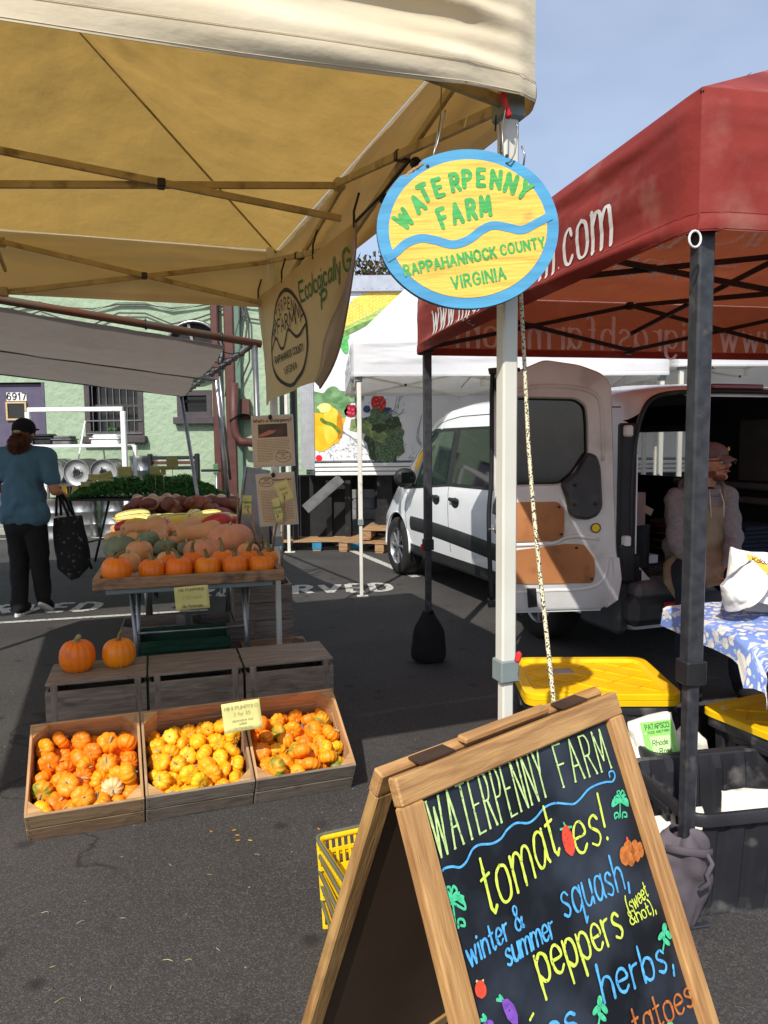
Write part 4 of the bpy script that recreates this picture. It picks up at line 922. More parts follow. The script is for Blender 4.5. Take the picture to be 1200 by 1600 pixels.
for (tp, bt) in ((A2, G(372, 925)), (A3, G(330, 905)), (A, Vector((A.x+.02, A.y, 0)))):
    MB().tube([tp, Vector((bt.x, bt.y, .0))], .021, 10).build('pole', m_steel, gt, True)
MB().tube([A2+(A-A2)*.1, A2+Vector((.1,0,-.9))], .012, 8).build('brace', m_steel, gt, True)
# back row of poles out of sight on the left
for b_ in (Bx0, Bx3): MB().tube([b_, Vector((b_.x, b_.y, 0))], .021, 8).build('pole', m_steel, gt, True)

# ------------------------------------------------------------------ banner on the right side truss of the cream tent
bn = thing('farm_banner', 'beige hanging banner with green wording, its free corner curled back', 'banner', (0,0,0))
BPO = FC.w(-.115, 0); 
def PB(px, py): return V(px, py, BPO, FC.e1)                # hangs just inside the right side of the cream tent
tl, tr_, bl = PB(402, 466), PB(556, 346), PB(414, 634)
dwn = bl-tl; HB = dwn.length; LB = (tr_-tl).length; asp = LB/HB
_fl = [PB(*q_) for q_ in ((556,346),(551,400),(533,455),(512,505),(493,553),(478,597))]
def fold_pt(v): k = min(v, .9999)*5; i_ = int(k); f = k-i_; return _fl[i_]*(1-f)+_fl[i_+1]*f
def fu(v): return (fold_pt(v)-(tl*(1-v)+bl*v)).length/LB
def bfn(u, v):
    a_ = tl*(1-v)+bl*v; b_ = fold_pt(max(0, min(1, v))); q = a_+(b_-a_)*(u/max(.05, fu(max(0, min(1, v)))))
    w_ = (.024*math.sin(u*11+v*3)+.012*math.sin(u*23+1))*v*(1-.3*v)+.006*fbm(u*3, v, 2, 4); e = max(0, 1-abs(u-fu(max(0, min(1, v))))/.12)
    return q+FC.e1*(w_+.03*e*e*v)
mb = MB(); mb.grid(lambda s_, v: bfn(s_*fu(v), v), 60, 34); mb.build('banner_cloth', m_banner, bn, True)
oc = crom([(556,346),(555,392),(549,440),(541,490),(531,540),(517,578),(500,606)], 4)
m_bback = M('banner_back', 'bcae98', 'ab9d89', rough=.65, ns=3, trans=.25, tcol='c9b48c', bump=.003, bs=12, off=False)
def flap(s_, v):
    a = bfn(fu(v), v); k = v*(len(oc)-1); i_ = min(int(k), len(oc)-2); f = k-i_; px = oc[i_][0]*(1-f)+oc[i_+1][0]*f; py = oc[i_][1]*(1-f)+oc[i_+1][1]*f
    b_ = V(px, py, BPO+FC.e1*(.03+.10*v), FC.e1); return a.lerp(b_, s_)+(O-a).normalized()*(.05*math.sin(PI*s_)*v+.012*math.sin(s_*9+v*6)*v)
mb = MB(); mb.grid(flap, 18, 34); mb.build('banner_flap', m_bback, bn, True)
MB().tube([flap(1, v/20)+Vector((0,0,.0)) for v in range(21)], .006, 6).build('banner_hem', m_bback, bn, True)
def lmap(cx, cy, l=.004):
    def f(x, y):
        u = cx+x/asp; v = cy-y; p = bfn(u, v); return p-FC.e1*l
    return f
mb = MB(); mb.sub = .03; m0 = lmap(.37, .53)
mb.ribbon([(.52*math.cos(a), .42*math.sin(a)) for a in [2*PI*k/60 for k in range(61)]], .036, m0, 0)
mb.ribbon(crom([(-.51,-.04),(-.36,.06),(-.15,-.07),(.08,.07),(.3,-.03),(.50,.05)], 6), .030, m0)
write(mb, 'FARM', .12, .020, m0, 0, .09, xs=1.3, track=3.4)
for i, chh in enumerate('WATERPENNY'):
    a = R(158-i*15.1); write(mb, chh, .095, .016, m0, .42*math.cos(a), -.01+.27*math.sin(a), ang=(a-PI/2)*.6, xs=.95)
mb.build('banner_emblem', m_ink, bn)
mb = MB(); mb.sub = .03; write(mb, 'RAPPAHANNOCK COUNTY', .06, .011, m0, 0, -.17, fit=.8); write(mb, 'VIRGINIA', .06, .011, m0, 0, -.30, fit=.4); mb.build('banner_emblem_text', m_ink, bn)
mb = MB(); mb.sub = .03; write(mb, 'Ecologically', .155, .024, lmap(.535, .235), 0, -.05, align='l', fit=1.0); mb.build('banner_lettering', m_green_ink, bn, kind='stuff')
mb = MB(); mb.sub = .03; write(mb, 'G', .155, .024, lmap(.535, .235), 1.07, -.05, align='l'); mb.build('banner_letter', m_green_ink, bn)
mb = MB(); mb.sub = .03; write(mb, 'P', .14, .03, lmap(.72, .40), 0, -.05, align='l', xs=1.5); mb.build('banner_lettering', m_green_ink, bn, kind='stuff')
for q in (.02, .35, .68, .99):
    p = bfn(q, .015); MB().tube([p+Vector((0,0,-.01)), p+Vector((0,0,.05)), p+Vector((.02,.01,.12))], .005, 6).build('banner_cord', m_blackpl, bn, True)
a = PB(556, 346); c = V(640, 250, FC.w(-.05, 0), FC.e1)
MB().tube([a, (a+c)/2+Vector((0,0,-.01)), c], .006, 6).build('bungee_cord', m_blackpl, bn, True)
for t_ in (.45, 1.0): MB().ellipsoid(a*(1-t_)+c*t_+Vector((.02,0,-.01)), (.02,)*3, None, 10, 8).build('bungee_ball', m_blackpl, bn, True)
# ------------------------------------------------------------------ white van with its rear doors open
FV = Fr((1.47, 4.75, 0), R(19.5)); VL = 4.82; VW = 1.83; XC = VW/2
van = thing('delivery_van', 'white small van parked with rear doors open under the red tent', 'van', FV.o, FV.a)
_hy = [0,.04,.15,.6,2.6,3.0,3.3,3.6,3.9,4.15,4.35,4.6,4.74,4.82]; _hz = [1.78,1.83,1.86,1.885,1.885,1.85,1.76,1.58,1.36,1.19,1.10,1.0,.88,.66]
_wy = [0,.1,.4,3.4,4.0,4.4,4.7,4.82]; _ww = [.875,.905,.915,.915,.90,.86,.78,.66]
Hh = lambda y: float(np.interp(y, _hy, _hz)); Wd = lambda y: float(np.interp(y, _wy, _ww))
def ringpts(y):
    H = Hh(y); w = Wd(y); k = (H-.42)/(1.885-.42)
    zz = lambda z: .42+(z-.42)*k if z > .42 else z
    roofw = .74 if y < 3.6 else np.interp(y, [3.6, 4.3, 4.82], [.74, .80, .62])
    P = [(w-.10,.27),(w-.04,.30),(w-.02,.42),(w,.62),(w+.004,.85),(w-.005,1.02),(w-.03,1.15),(w-.07,1.38),(w-.115,1.60),(w-.155,1.74),(min(roofw,w-.2),1.82),(min(roofw,w-.2)-.18,1.865),(.3,1.885),(0,1.89)]
    return [(x, zz(z)) for x, z in P]
def side_x(y, z):
    P = ringpts(y); zs = [p[1] for p in P]; xs = [p[0] for p in P]
    return XC-float(np.interp(z, zs, xs))
body = MB(); ys = [0,.02,.05,.1,.2]+[.3+.1*i for i in range(45)]+[4.76,4.80,4.82]
rings = []
for y in ys:
    P = crom(ringpts(y), 2); full = [(XC-x, z) for x, z in P]+[(XC+x, z) for x, z in reversed(P[:-1])]
    ins = 0 if 0 < y < VL else .02
    rings.append([Vector((XC+(x-XC)*(1-ins), y, z-(z-1)*ins*.3)) for x, z in full])
n = len(rings[0]); vs = [p for r_ in rings for p in r_]; fs = []
for i in range(len(rings)-1):
    for k in range(n): fs.append((i*n+k, i*n+(k+1)%n, (i+1)*n+(k+1)%n, (i+1)*n+k))
fs.append(tuple(reversed(range(n)))); fs.append(tuple((len(rings)-1)*n+k for k in range(n)))
body.add(vs, [tuple(reversed(f)) for f in fs])
bo = body.build('body', [m_van, m_dark], van, True)
bm = bmesh.new(); bm.from_mesh(bo.data); bmesh.ops.recalc_face_normals(bm, faces=bm.faces); bm.to_mesh(bo.data); bm.free()
bpy.context.view_layer.update()
def cut(o, mb, mat):
    c = mb.build('cutter', mat); c.matrix_world = o.matrix_world
    bm = bmesh.new(); bm.from_mesh(c.data); bmesh.ops.recalc_face_normals(bm, faces=bm.faces); bm.to_mesh(c.data); bm.free()
    m = o.modifiers.new('b', 'BOOLEAN'); m.operation = 'DIFFERENCE'; m.object = c; m.solver = 'EXACT'
    try: m.material_mode = 'TRANSFER'
    except Exception: pass
    bpy.context.view_layer.update(); baked(o); bpy.data.objects.remove(c)
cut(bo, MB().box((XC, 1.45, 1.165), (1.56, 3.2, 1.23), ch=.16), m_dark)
for wy in (.97, 4.0):
    for xx in (.02, VW-.02):
        cut(bo, MB().lathe([(.365,-.22),(.365,.22)], 40, (xx, wy, .34), Matrix.Rotation(R(90), 3, 'Y')), m_cladding)
cut(bo, MB().box((VW-.05, 1.75, 1.36), (.5, 1.15, .40), ch=.05), m_dark)
bo.data.polygons.foreach_set('use_smooth', [True]*len(bo.data.polygons)); bo.data.set_sharp_from_angle(angle=R(32))
MB().box((VW-.14, 1.75, 1.36), (.006, 1.2, .45)).build('side_window', M('clear_van_glass', 'cfd6d4', rough=.03, alpha=.25, spec=.7), van)
def skin(fy0, fy1, zb, zt, mat, name, lift, nu=24, nv=8, parent=None):
    mb = MB(); mb.grid(lambda u, v: (lambda y: (lambda z: Vector((side_x(y, z)-lift, y, z)))(zb(y)+(zt(y)-zb(y))*v))(fy1+(fy0-fy1)*u), nu, nv)
    return mb.build(name, mat, parent or van, True)
top = lambda y: min(1.60, Hh(y)-.19)
bel = lambda y: float(np.interp(y, [0, 2.6, 3.9], [1.13, 1.10, 1.0]))
skin(.95, 3.93, lambda y: bel(y)-.03, lambda y: max(bel(y)-.02, top(y)+.025), m_cladding, 'window_surround', .003)
g1 = skin(1.35, 2.52, lambda y: bel(y), lambda y: top(y), m_vglass, 'side_window', .007)
g2 = skin(2.66, 3.82, lambda y: bel(y), lambda y: max(bel(y)+.01, top(y)-.01), M('green_tint_glass', '1f2b26', '2a3a33', rough=.05, spec=.7), 'front_door_window', .007)
# door seams, swage line, lower black cladding
for y0, pts in ((2.585, [.45+.06*k for k in range(20)]), (3.72, [.45+.05*k for k in range(11)]), (1.28, [.45+.06*k for k in range(20)])):
    mb = MB(); mb.tube([(side_x(y0+.06*(z-1), z)-.0005, y0+.06*(z-1), z) for z in pts if z < Hh(y0)-.2], .0035, 5); mb.build('door_seam', m_cladding, van, True)
MB().tube([(side_x(y, Hh(y)-.155)-.001, y, Hh(y)-.155) for y in [.2+.15*k for k in range(22)]], .004, 5).build('roof_seam', m_cladding, van, True)
cl = MB(); cl.grid(lambda u, v: (lambda y, z: Vector((side_x(y, z)-.014*math.sin(PI*min(1, max(0, v)))**.5-.002, y, z)))(3.55-2.2*u, .50+.055*math.cos(u*2)+(.15)*v), 40, 8)
cl.build('side_cladding', m_cladding, van, True)
skin(1.35, 3.62, lambda y: .285, lambda y: .40, m_cladding, 'sill', .006)
for wy in (.97, 4.0):
    mb = MB(); mb.tube([(side_x(wy, .6)+.004, wy+.372*math.cos(a), .34+.372*math.sin(a)) for a in [R(-8)+R(196)*k/24 for k in range(25)]], .012, 6); mb.build('arch_lip', m_van, van, True)
    w = thing('wheel', None, None); w.parent = van; w.location = (.10, wy, .325)
    ry = Matrix.Rotation(R(-90), 3, 'Y')
    mb = MB(); mb.lathe([(.20,-.10),(.26,-.105),(.305,-.10),(.322,-.08),(.325,-.04),(.325,.04),(.322,.08),(.305,.10),(.25,.106),(.205,.098)], 48, (0,0,0), ry, False, False); mb.build('tyre', m_tyre, w, True)
    mb = MB(); mb.lathe([(.208,.0),(.208,.095),(.200,.098),(.192,.085),(.188,.02)], 48, (0,0,0), ry, True, False); mb.build('rim', m_alloy, w, True, R(30))
    sp = MB()
    for k in range(8):
        a = 2*PI*k/8; c = Vector((-.075, .11*math.cos(a), .11*math.sin(a)))
        sp.box((-.07, .115*math.cos(a), .115*math.sin(a)), (.03, .15, .036), Matrix.Rotation(a, 3, 'X'), ch=.01)
    sp.lathe([(.045,.05),(.045,.09),(.03,.098)], 20, (0,0,0), ry, False, True); sp.build('spoke_set', m_alloy, w, True, R(30))
    MB().lathe([(.17,.01)], 30, (0,0,0), ry, True, False).build('brake_disc', m_dark, w)
for wy in (.97, 4.0):
    MB().lathe([(.20,-.10),(.325,-.10),(.325,.10),(.2,.1)], 32, (VW-.12, wy, .325), Matrix.Rotation(R(-90), 3, 'Y')).build('tyre', m_tyre, van, True)
for hy in (2.42, 2.86):
    h = MB(); h.box((side_x(hy,.95)-.022, hy, .955), (.03, .20, .035), ch=.012); h.ellipsoid((side_x(hy,.95)-.002, hy, .925), (.014, .085, .05)); h.build('door_handle', m_cladding, van, True, R(40))
mr = MB(); mr.ellipsoid((-.105, 3.44, 1.12), (.125, .07, .105)); mr.box((-.105, 3.42, 1.12), (.19, .08, .15), (0,0,R(14)), ch=.04); mr.box((.0, 3.46, 1.03), (.14, .05, .05), ch=.015)
mr.build('wing_mirror', m_blackpl, van, True, R(35))
MB().box((-.105, 3.368, 1.12), (.15, .006, .12), (0,0,R(14)), ch=.002).build('mirror_glass', m_vglass, van)
# windscreen, bonnet gap, lamps
ws = MB(); ws.grid(lambda u, v: Vector((XC+(u-.5)*1.35, 3.32+.92*v-.10*(2*u-1)**2, Hh(3.32+.92*v)+.012)), 10, 8); ws.build('windscreen', m_vglass, van, True)
MB().ellipsoid((.30, 4.60, .80), (.09,.20,.10)).build('headlight', M('headlamp', 'c8ccd0', rough=.1, coat=.6), van, True)
# tail lamp column and rear opening trim on the left edge, bumper and reflector
gm = MB()
op = [(.135,.55),(.10,.70),(.09,1.0),(.10,1.4),(.16,1.66),(.28,1.77),(.6,1.80),(XC,1.805),(VW-.6,1.80),(VW-.28,1.77),(VW-.16,1.66),(VW-.10,1.4),(VW-.09,1.0),(VW-.10,.70),(VW-.135,.55)]
gm.tube([(x,-.012,z) for x, z in crom(op, 4)], .016, 8); gm.build('rear_opening_seal', m_blackpl, van, True)
tm = MB(); tm.box((.068, .008, 1.15), (.125, .05, .9), ch=.012); tm.box((.085, .006, .66), (.165, .045, .22), ch=.01); tm.box((.150, .02, .62), (.09, .05, .10), ch=.01); tm.build('rear_pillar_trim', m_cladding, van)
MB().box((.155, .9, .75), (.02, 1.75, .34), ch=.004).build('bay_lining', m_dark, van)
MB().box((XC, .0, 1.835), (.42, .05, .035), ch=.008).build('high_brake_light', M('dark_red_lens', '7a0f14', rough=.2, coat=.4), van)
bp = MB(); bp.box((XC, .0, .545), (1.70, .26, .10), ch=.03); bp.build('rear_step', M('grey_bumper_plastic', '6f7274', '5f6264', rough=.5), van)
bp = MB(); bp.box((XC, -.03, .42), (1.80, .24, .19), ch=.05); bp.box((.02, .16, .43), (.10, .42, .33), ch=.03); bp.box((VW-.02, .16, .43), (.10, .42, .33), ch=.03); bp.build('rear_bumper', M('dark_bumper_plastic', '47494b', '3b3d3f', rough=.55), van)
MB().box((.34, -.155, .455), (.20, .02, .045), ch=.008).build('reflector', M('red_reflector', 'd81820', rough=.15, coat=.7), van)
MB().box((.34, -.148, .455), (.25, .02, .07), ch=.01).build('reflector_bezel', m_cladding, van)
MB().box((.05, -.03, .72), (.10, .07, .25), ch=.02).build('hinge_box', m_cladding, van)
MB().box((.04, -.035, 1.55), (.05, .05, .07), ch=.01).build('hinge', m_white, van); MB().box((.04, -.035, .86), (.05, .05, .07), ch=.01).build('hinge', m_white, van)
# load bay
MB().box((XC, 1.4, .575), (1.54, 2.9, .02)).build('load_floor', M('ribbed_floor_mat', '5a4d42', '3d352e', rough=.6, ns=3, bump=.004, bs=40, stretch=(1,.02,1)), van)
for k in range(18): MB().box((.22+k*.08, .6, .588), (.02, 1.25, .006)).build('floor_rib', m_winfr, van)
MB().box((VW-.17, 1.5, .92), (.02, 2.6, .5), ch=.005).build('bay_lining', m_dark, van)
MB().box((VW-.155, .42, 1.33), (.02, .62, .62), ch=.05).build('bay_side_panel', M('grey_lining', '55504e', '4a4644', rough=.7), van)
for zz in (1.13, 1.02): MB().box((VW-.20, .75, zz), (.07, 1.3, .05), ch=.015).build('bay_rail', M('grey_lining_rail', '6a6462', rough=.6), van)
mb = MB(); wsx = VW-.15
for c, d in (((wsx, 1.75, 1.59), (.03, 1.25, .06)), ((wsx, 1.75, 1.13), (.03, 1.25, .06)), ((wsx, 1.13, 1.36), (.03, .07, .42)), ((wsx, 2.36, 1.36), (.03, .07, .42))): mb.box(c, d, ch=.01)
mb.build('bay_window_frame', M('grey_lining_frame', '4e4b4b', rough=.6), van)
MB().box((XC, 3.0, 1.1), (1.5, .03, .5)).build('seat_backs', m_dark, van)

# left rear door, standing open and facing the viewer
DY = 4.60
door = thing('rear_door', None, None); door.parent = van
door.matrix_parent_inverse = Matrix.Identity(4)
bpy.context.view_layer.update()
WI = (Matrix.Translation(FV.o) @ Matrix.Rotation(FV.a, 4, 'Z')).inverted()
def DP(px, py, y=DY): return D(px, py, y)
def slab(pxs, y, thick, mat, name, ch=0, parent=None, smooth=False, rnd=0):
    """thick plate following an outline, front face at distance y"""
    if rnd: pxs = roundoff(pxs, rnd)
    P = [D(px, py, y) for px, py in pxs]; n = len(P); mb = MB(); c = sum((p for p in P), Vector())/n
    if ch:
        In = [p+(c-p).normalized()*ch for p in P]
        vs = In+[p+Vector((0,ch,0)) for p in P]+[p+Vector((0,thick,0)) for p in P]
        fs = [tuple(range(n))]+[(i, i+n, (i+1)%n+n, (i+1)%n) for i in range(n)]+[(i+n, i+2*n, (i+1)%n+2*n, (i+1)%n+n) for i in range(n)]+[tuple(reversed(range(2*n, 3*n)))]
    else:
        vs = P+[p+Vector((0,thick,0)) for p in P]; fs = [tuple(range(n))]+[(i, i+n, (i+1)%n+n, (i+1)%n) for i in range(n)]+[tuple(reversed(range(n, 2*n)))]
    mb.add([WI @ v for v in vs], fs)
    o = mb.build(name, mat, parent or door, smooth, R(35) if smooth else None)
    bm = bmesh.new(); bm.from_mesh(o.data); bmesh.ops.recalc_face_normals(bm, faces=bm.faces); bm.to_mesh(o.data); bm.free()
    return o
def roundoff(P, r, k=4):
    out = []; n = len(P)
    for i in range(n):
        p = Vector((*P[i],)); a = Vector((*P[i-1],)); b_ = Vector((*P[(i+1)%n],))
        d1 = min(r, (a-p).length*.45); d2 = min(r, (b_-p).length*.45); s1 = p+(a-p).normalized()*d1; s2 = p+(b_-p).normalized()*d2
        for q in range(k+1): t = q/k; x = s1*(1-t)**2+p*2*t*(1-t)+s2*t*t; out.append((x.x, x.y))
    return out
outer = [(771,582),(812,578),(850,562),(905,570),(940,583),(955,600),(958,690),(960,780),(963,860),(969,905),(963,938),(940,951),(787,955),(780,930),(771,760)]
win = [(792,628),(800,622),(898,624),(913,634),(916,660),(917,712),(905,724),(884,752),(870,756),(800,757),(790,735)]
# door skin with a real window opening: outline bridged to the opening
def framed(outp, inp, y, thick, mat, name):
    mb = MB(); N = 72
    def samp(P, N):
        L_ = [0]; 
        for i in range(len(P)): L_.append(L_[-1]+(Vector((*P[(i+1)%len(P)],))-Vector((*P[i],))).length)
        cx = sum(p[0] for p in P)/len(P); cy = sum(p[1] for p in P)/len(P)
        return cx, cy
    cx, cy = 853, 690
    def hit(P, a):
        d = Vector((math.cos(a), math.sin(a))); best = None
        for i in range(len(P)):
            p = Vector((*P[i],)); q = Vector((*P[(i+1)%len(P)],)); e = q-p; den = d.x*e.y-d.y*e.x
            if abs(den) < 1e-9: continue
            w = p-Vector((cx, cy)); t = (w.x*e.y-w.y*e.x)/den; u = (w.x*d.y-w.y*d.x)/den
            if t > 0 and -1e-6 <= u <= 1+1e-6 and (best is None or t < best): best = t
        return (cx+d.x*best, cy+d.y*best)
    angs = sorted(set([2*PI*k/N for k in range(N)]+[math.atan2(p[1]-cy, p[0]-cx) % (2*PI) for p in outp+inp])); N = len(angs)
    A = [hit(outp, a) for a in angs]; B_ = [hit(inp, a) for a in angs]
    mid = [((a[0]*.35+b_[0]*.65), (a[1]*.35+b_[1]*.65)) for a, b_ in zip(A, B_)]
    L3 = lambda P, y: [WI @ D(p[0], p[1], y) for p in P]
    mb.v += [tuple(p) for p in L3(A, y+thick)+L3(A, y+.012)+L3([((a[0]-cx)*.985+cx, (a[1]-cy)*.985+cy) for a in A], y)+L3(mid, y+.012)+L3([((b_[0]-cx)*1.05+cx, (b_[1]-cy)*1.05+cy) for b_ in B_], y+.002)+L3(B_, y+.022)+L3(B_, y+thick)]
    for l_ in range(6):
        for k in range(N): mb.f.append((l_*N+k, l_*N+(k+1)%N, (l_+1)*N+(k+1)%N, (l_+1)*N+k)); mb.mi.append(0)
    for k in range(N): mb.f.append((6*N+k, 6*N+(k+1)%N, (k+1)%N, k)); mb.mi.append(0)
    o = mb.build(name, mat, door, True, R(40)); return o
framed(roundoff(outer, 9), roundoff(win, 8), DY, .085, m_vandoor, 'door_shell')
slab(win, DY+.045, .006, M('door_tinted_glass', '1a1e22', '272c31', rough=.06, ns=3, spec=.7, dirt='4c5054', ds=5, dlo=.55, dhi=.95), 'door_window', rnd=8)
mb = MB(); P = roundoff(win, 9); mb.tube([WI @ D(p[0], p[1], DY+.028) for p in P], .009, 6, closed=True); mb.build('window_rubber', m_blackpl, door, True)
slab([(800,785),(872,784),(882,796),(881,838),(868,845),(800,847)], DY-.004, .012, m_ply, 'hardboard_panel', rnd=5)
slab([(800,861),(872,852),(884,850),(912,851),(929,872),(930,898),(926,911),(800,913)], DY-.004, .012, m_ply, 'hardboard_panel', rnd=4)
mb = MB(); P = crom([(795,852),(840,850),(866,848),(884,840),(905,838),(935,842)], 5); mb.tube([WI @ D(x, y, DY+.012) for x, y in P], .014, 8); mb.build('pressed_rib', m_vandoor, door, True)
mb = MB(); P = crom([(795,926),(860,922),(900,921),(930,915),(945,900),(950,870)], 5); mb.tube([WI @ D(x, y, DY+.014) for x, y in P], .016, 8); mb.build('pressed_rib', m_vandoor, door, True)
mb = MB(); P = crom([(790,614),(840,604),(900,606),(932,618),(940,650),(942,720)], 5); mb.tube([WI @ D(x, y, DY+.012) for x, y in P], .014, 8); mb.build('pressed_rib', m_vandoor, door, True)
slab([(877,757),(900,738),(920,706),(934,712),(940,730),(943,792),(936,806),(920,813),(900,811),(890,803),(886,780)], DY-.035, .045, M('grey_door_trim', '3b3c3e', '313234', rough=.5, dirt='58564f', ds=6), 'latch_trim', ch=.02, smooth=True, rnd=6)
for px, py, r_ in ((874,792,.008),(877,835,.008),(901,856,.008),(925,905,.008),(898,789,.010),(931,787,.010),(899,758,.010)):
    c = WI @ D(px, py, DY-(.042 if px in (898,931,899) else .012)); MB().ellipsoid(c, (r_,)*3, None, 10, 6).build('trim_clip', m_blackpl, door, True)
for r_, m_, dy in ((.031, m_blackpl, 0), (.024, M('sticker_yellow', 'f0c800', rough=.4), -.003)):
    mb = MB(); c = D(931, 825, DY+dy-.002); mb.add([WI @ (c+Vector((r_*math.cos(a), 0, r_*math.sin(a)))) for a in [2*PI*k/28 for k in range(28)]], [tuple(range(28))]); mb.build('round_sticker', m_, door)
for x0_ in (776, 785): slab([(x0_,868),(x0_+(4 if x0_ == 776 else 7),868),(x0_+(4 if x0_ == 776 else 7),897),(x0_,897)], DY-.012, .012, M('red_reflector_strip', 'd4141c', rough=.2, coat=.5), 'reflector')
mb = MB(); mb.tube([WI @ D(x, y, DY+.01) for x, y in crom([(812,578),(775,582),(769,600),(768,740),(764,800),(765,870),(769,945)], 5)], .014, 8); mb.build('edge_seal', m_blackpl, door, True)
for poly, th in (([(764,575),(800,572),(800,580),(766,584)], .05), ([(773,590),(792,590),(792,610),(786,622),(774,608)], .05), ([(763,938),(792,940),(791,948),(764,950)], .06)):
    slab(poly, DY-.04, th, m_blackpl, 'latch', ch=.006)
slab([(771,790),(776,776),(782,774),(781,792),(775,805),(770,803)], DY-.03, .03, m_blackpl, 'inner_handle', ch=.005)
mb = MB(); mb.tube([WI @ D(x, y, DY-.03) for x, y in ((763,827),(785,827))], .006, 8); mb.ellipsoid(WI @ D(777,827,DY-.03), (.022,.02,.03)); mb.build('latch_bolt', m_steel, door, True)
slab([(824,920),(838,920),(840,948),(826,950)], DY-.02, .03, m_blackpl, 'number_lamp', ch=.005)
slab([(786,950),(940,948),(938,954),(788,958)], DY+.02, .06, m_vandoor, 'door_bottom_lip')
slab([(958,870),(968,872),(972,905),(966,938),(948,950),(955,925),(960,900)], DY-.01, .05, m_vandoor, 'hinge_flange', ch=.005)
# right rear door, swung out of the frame to the right
rd = thing('rear_door', None, None); rd.parent = van
m_ = Matrix.Translation((VW-.02, -.02, 0)) @ Matrix.Rotation(R(-25), 4, 'Z')
fr_ = MB()
for c, d in (((.45,0,.78),(.9,.06,.55)), ((.45,0,1.72),(.9,.06,.16)), ((.06,0,1.35),(.12,.06,.6)), ((.84,0,1.35),(.12,.06,.6))): fr_.box(c, d, ch=.02, mat=m_)
fr_.build('door_shell', m_vandoor, rd); MB().box((.45,0,1.35), (.68,.02,.6), mat=m_).build('door_window', m_vglass, rd)

# things loaded in the bay
def FVp(px, py, s): # point on a plane across the van at depth s
    return V(px, py, FV.w(0, s), FV.e2)
a = FVp(966, 822, .35); b_ = FVp(1012, 778, .35)
c = (a+b_)/2
t = thing('carton', 'pale pinkish paper-wrapped carton standing inside the van left side', 'carton', (c.x, c.y, a.z), FV.a)
MB().box((0, .12, .11), (.21,.24,.23), ch=.004).build('box_body', M('pinkish_paper', 'bfa8a4', 'b09894', rough=.8, bump=.002, bs=20), t)
MB().box((.13, .02, .10), (.10,.004,.05), (0, R(25), 0)).build('flap', m_paper, t)
cr_ = thing('black_crate', 'black plastic crate under the paper carton in the van', 'crate', (c.x-.02, c.y+.03, .585), FV.a)
for x in (-.16, .16): MB().box((x,.13,(a.z-.59)/2), (.012,.30,a.z-.60), ch=.003).build('side', m_blackpl, cr_)
for y in (-.01, .27): MB().box((0,y,(a.z-.59)/2), (.308,.012,a.z-.60), ch=.003).build('side', m_blackpl, cr_)
MB().box((0,.13,.008), (.30,.27,.012)).build('base', m_blackpl, cr_)
MB().box((0,.13,a.z-.597), (.33,.31,.012)).build('crate_lid', m_blackpl, cr_)
c = FVp(978, 888, .12)
b = MB()
b.grid(lambda u, v: Vector((.055*math.cos(2*PI*u)*(1+.25*math.sin(PI*v)-.1*v)+.006*math.sin(9*u+6*v), .04*math.sin(2*PI*u)*(1+.3*math.sin(PI*v)), .20*v)), 26, 12, wrap=True)
o = b.build('canvas_bag', m_cotton, None, True, loc=(c.x, c.y, .60)); setp(o, 'small beige canvas bag slumped beside the open door inside the van', 'bag')
c = FVp(1000, 880, .6); t = thing('paper_stack', 'white paper stack on the van floor behind the canvas bag', 'paper', (c.x, c.y, .60), FV.a)
MB().box((0,0,.03), (.16,.2,.06), ch=.004).build('sheet_block', m_white, t); MB().box((.0,0,-.006), (.2,.24,.008)).build('tray', m_denim, t)
p = FV.w(1.35, .9); t = thing('basket', 'dark reddish woven basket deep in the van behind the seated man', 'basket', (p.x, p.y, .59), FV.a)
b = MB(); b.lathe([(.22,0),(.27,.12),(.30,.24),(.29,.25),(.26,.12),(.2,.02)], 28); b.build('wicker_body', M('dark_wicker', '5a3028', '3c2019', rough=.8, bump=.004, bs=50), t, True)
for k in range(4): b = MB(); b.tube([(.295*math.cos(a), .295*math.sin(a), .05+k*.06) for a in [2*PI*q/24 for q in range(24)]], .006, 5, closed=True); b.build('band', m_root, t, True)
p = FV.w(1.40, .35); t = thing('folded_sacks', 'stack of dark folded sacks inside the van on the right', 'sacks', (p.x, p.y, .59), FV.a)
for k in range(9): inst('sack', plank_mesh(.42, .34, .028, m_denim, .01), t, (random.uniform(-.01,.01), 0, .016+k*.031), (0,0,random.uniform(-.06,.06)))
# white poles of another stall standing beyond the van
for k, (px, py) in enumerate(((1003, 846), (1022, 846))):
    p = D(px, py, 8.4-.3*k); t = thing('tent_pole', ('white tent pole seen through the van side window, left one' if k == 0 else 'white tent pole seen through the van side window, right one'), 'pole', (p.x, p.y, 0), group='poles beyond the van')
    MB().box((0,0,1.05), (.045,.045,2.1), ch=.005).build('tube', m_tentsteel, t); MB().box((0,0,.005), (.12,.12,.008)).build('foot_plate', m_tentsteel, t)
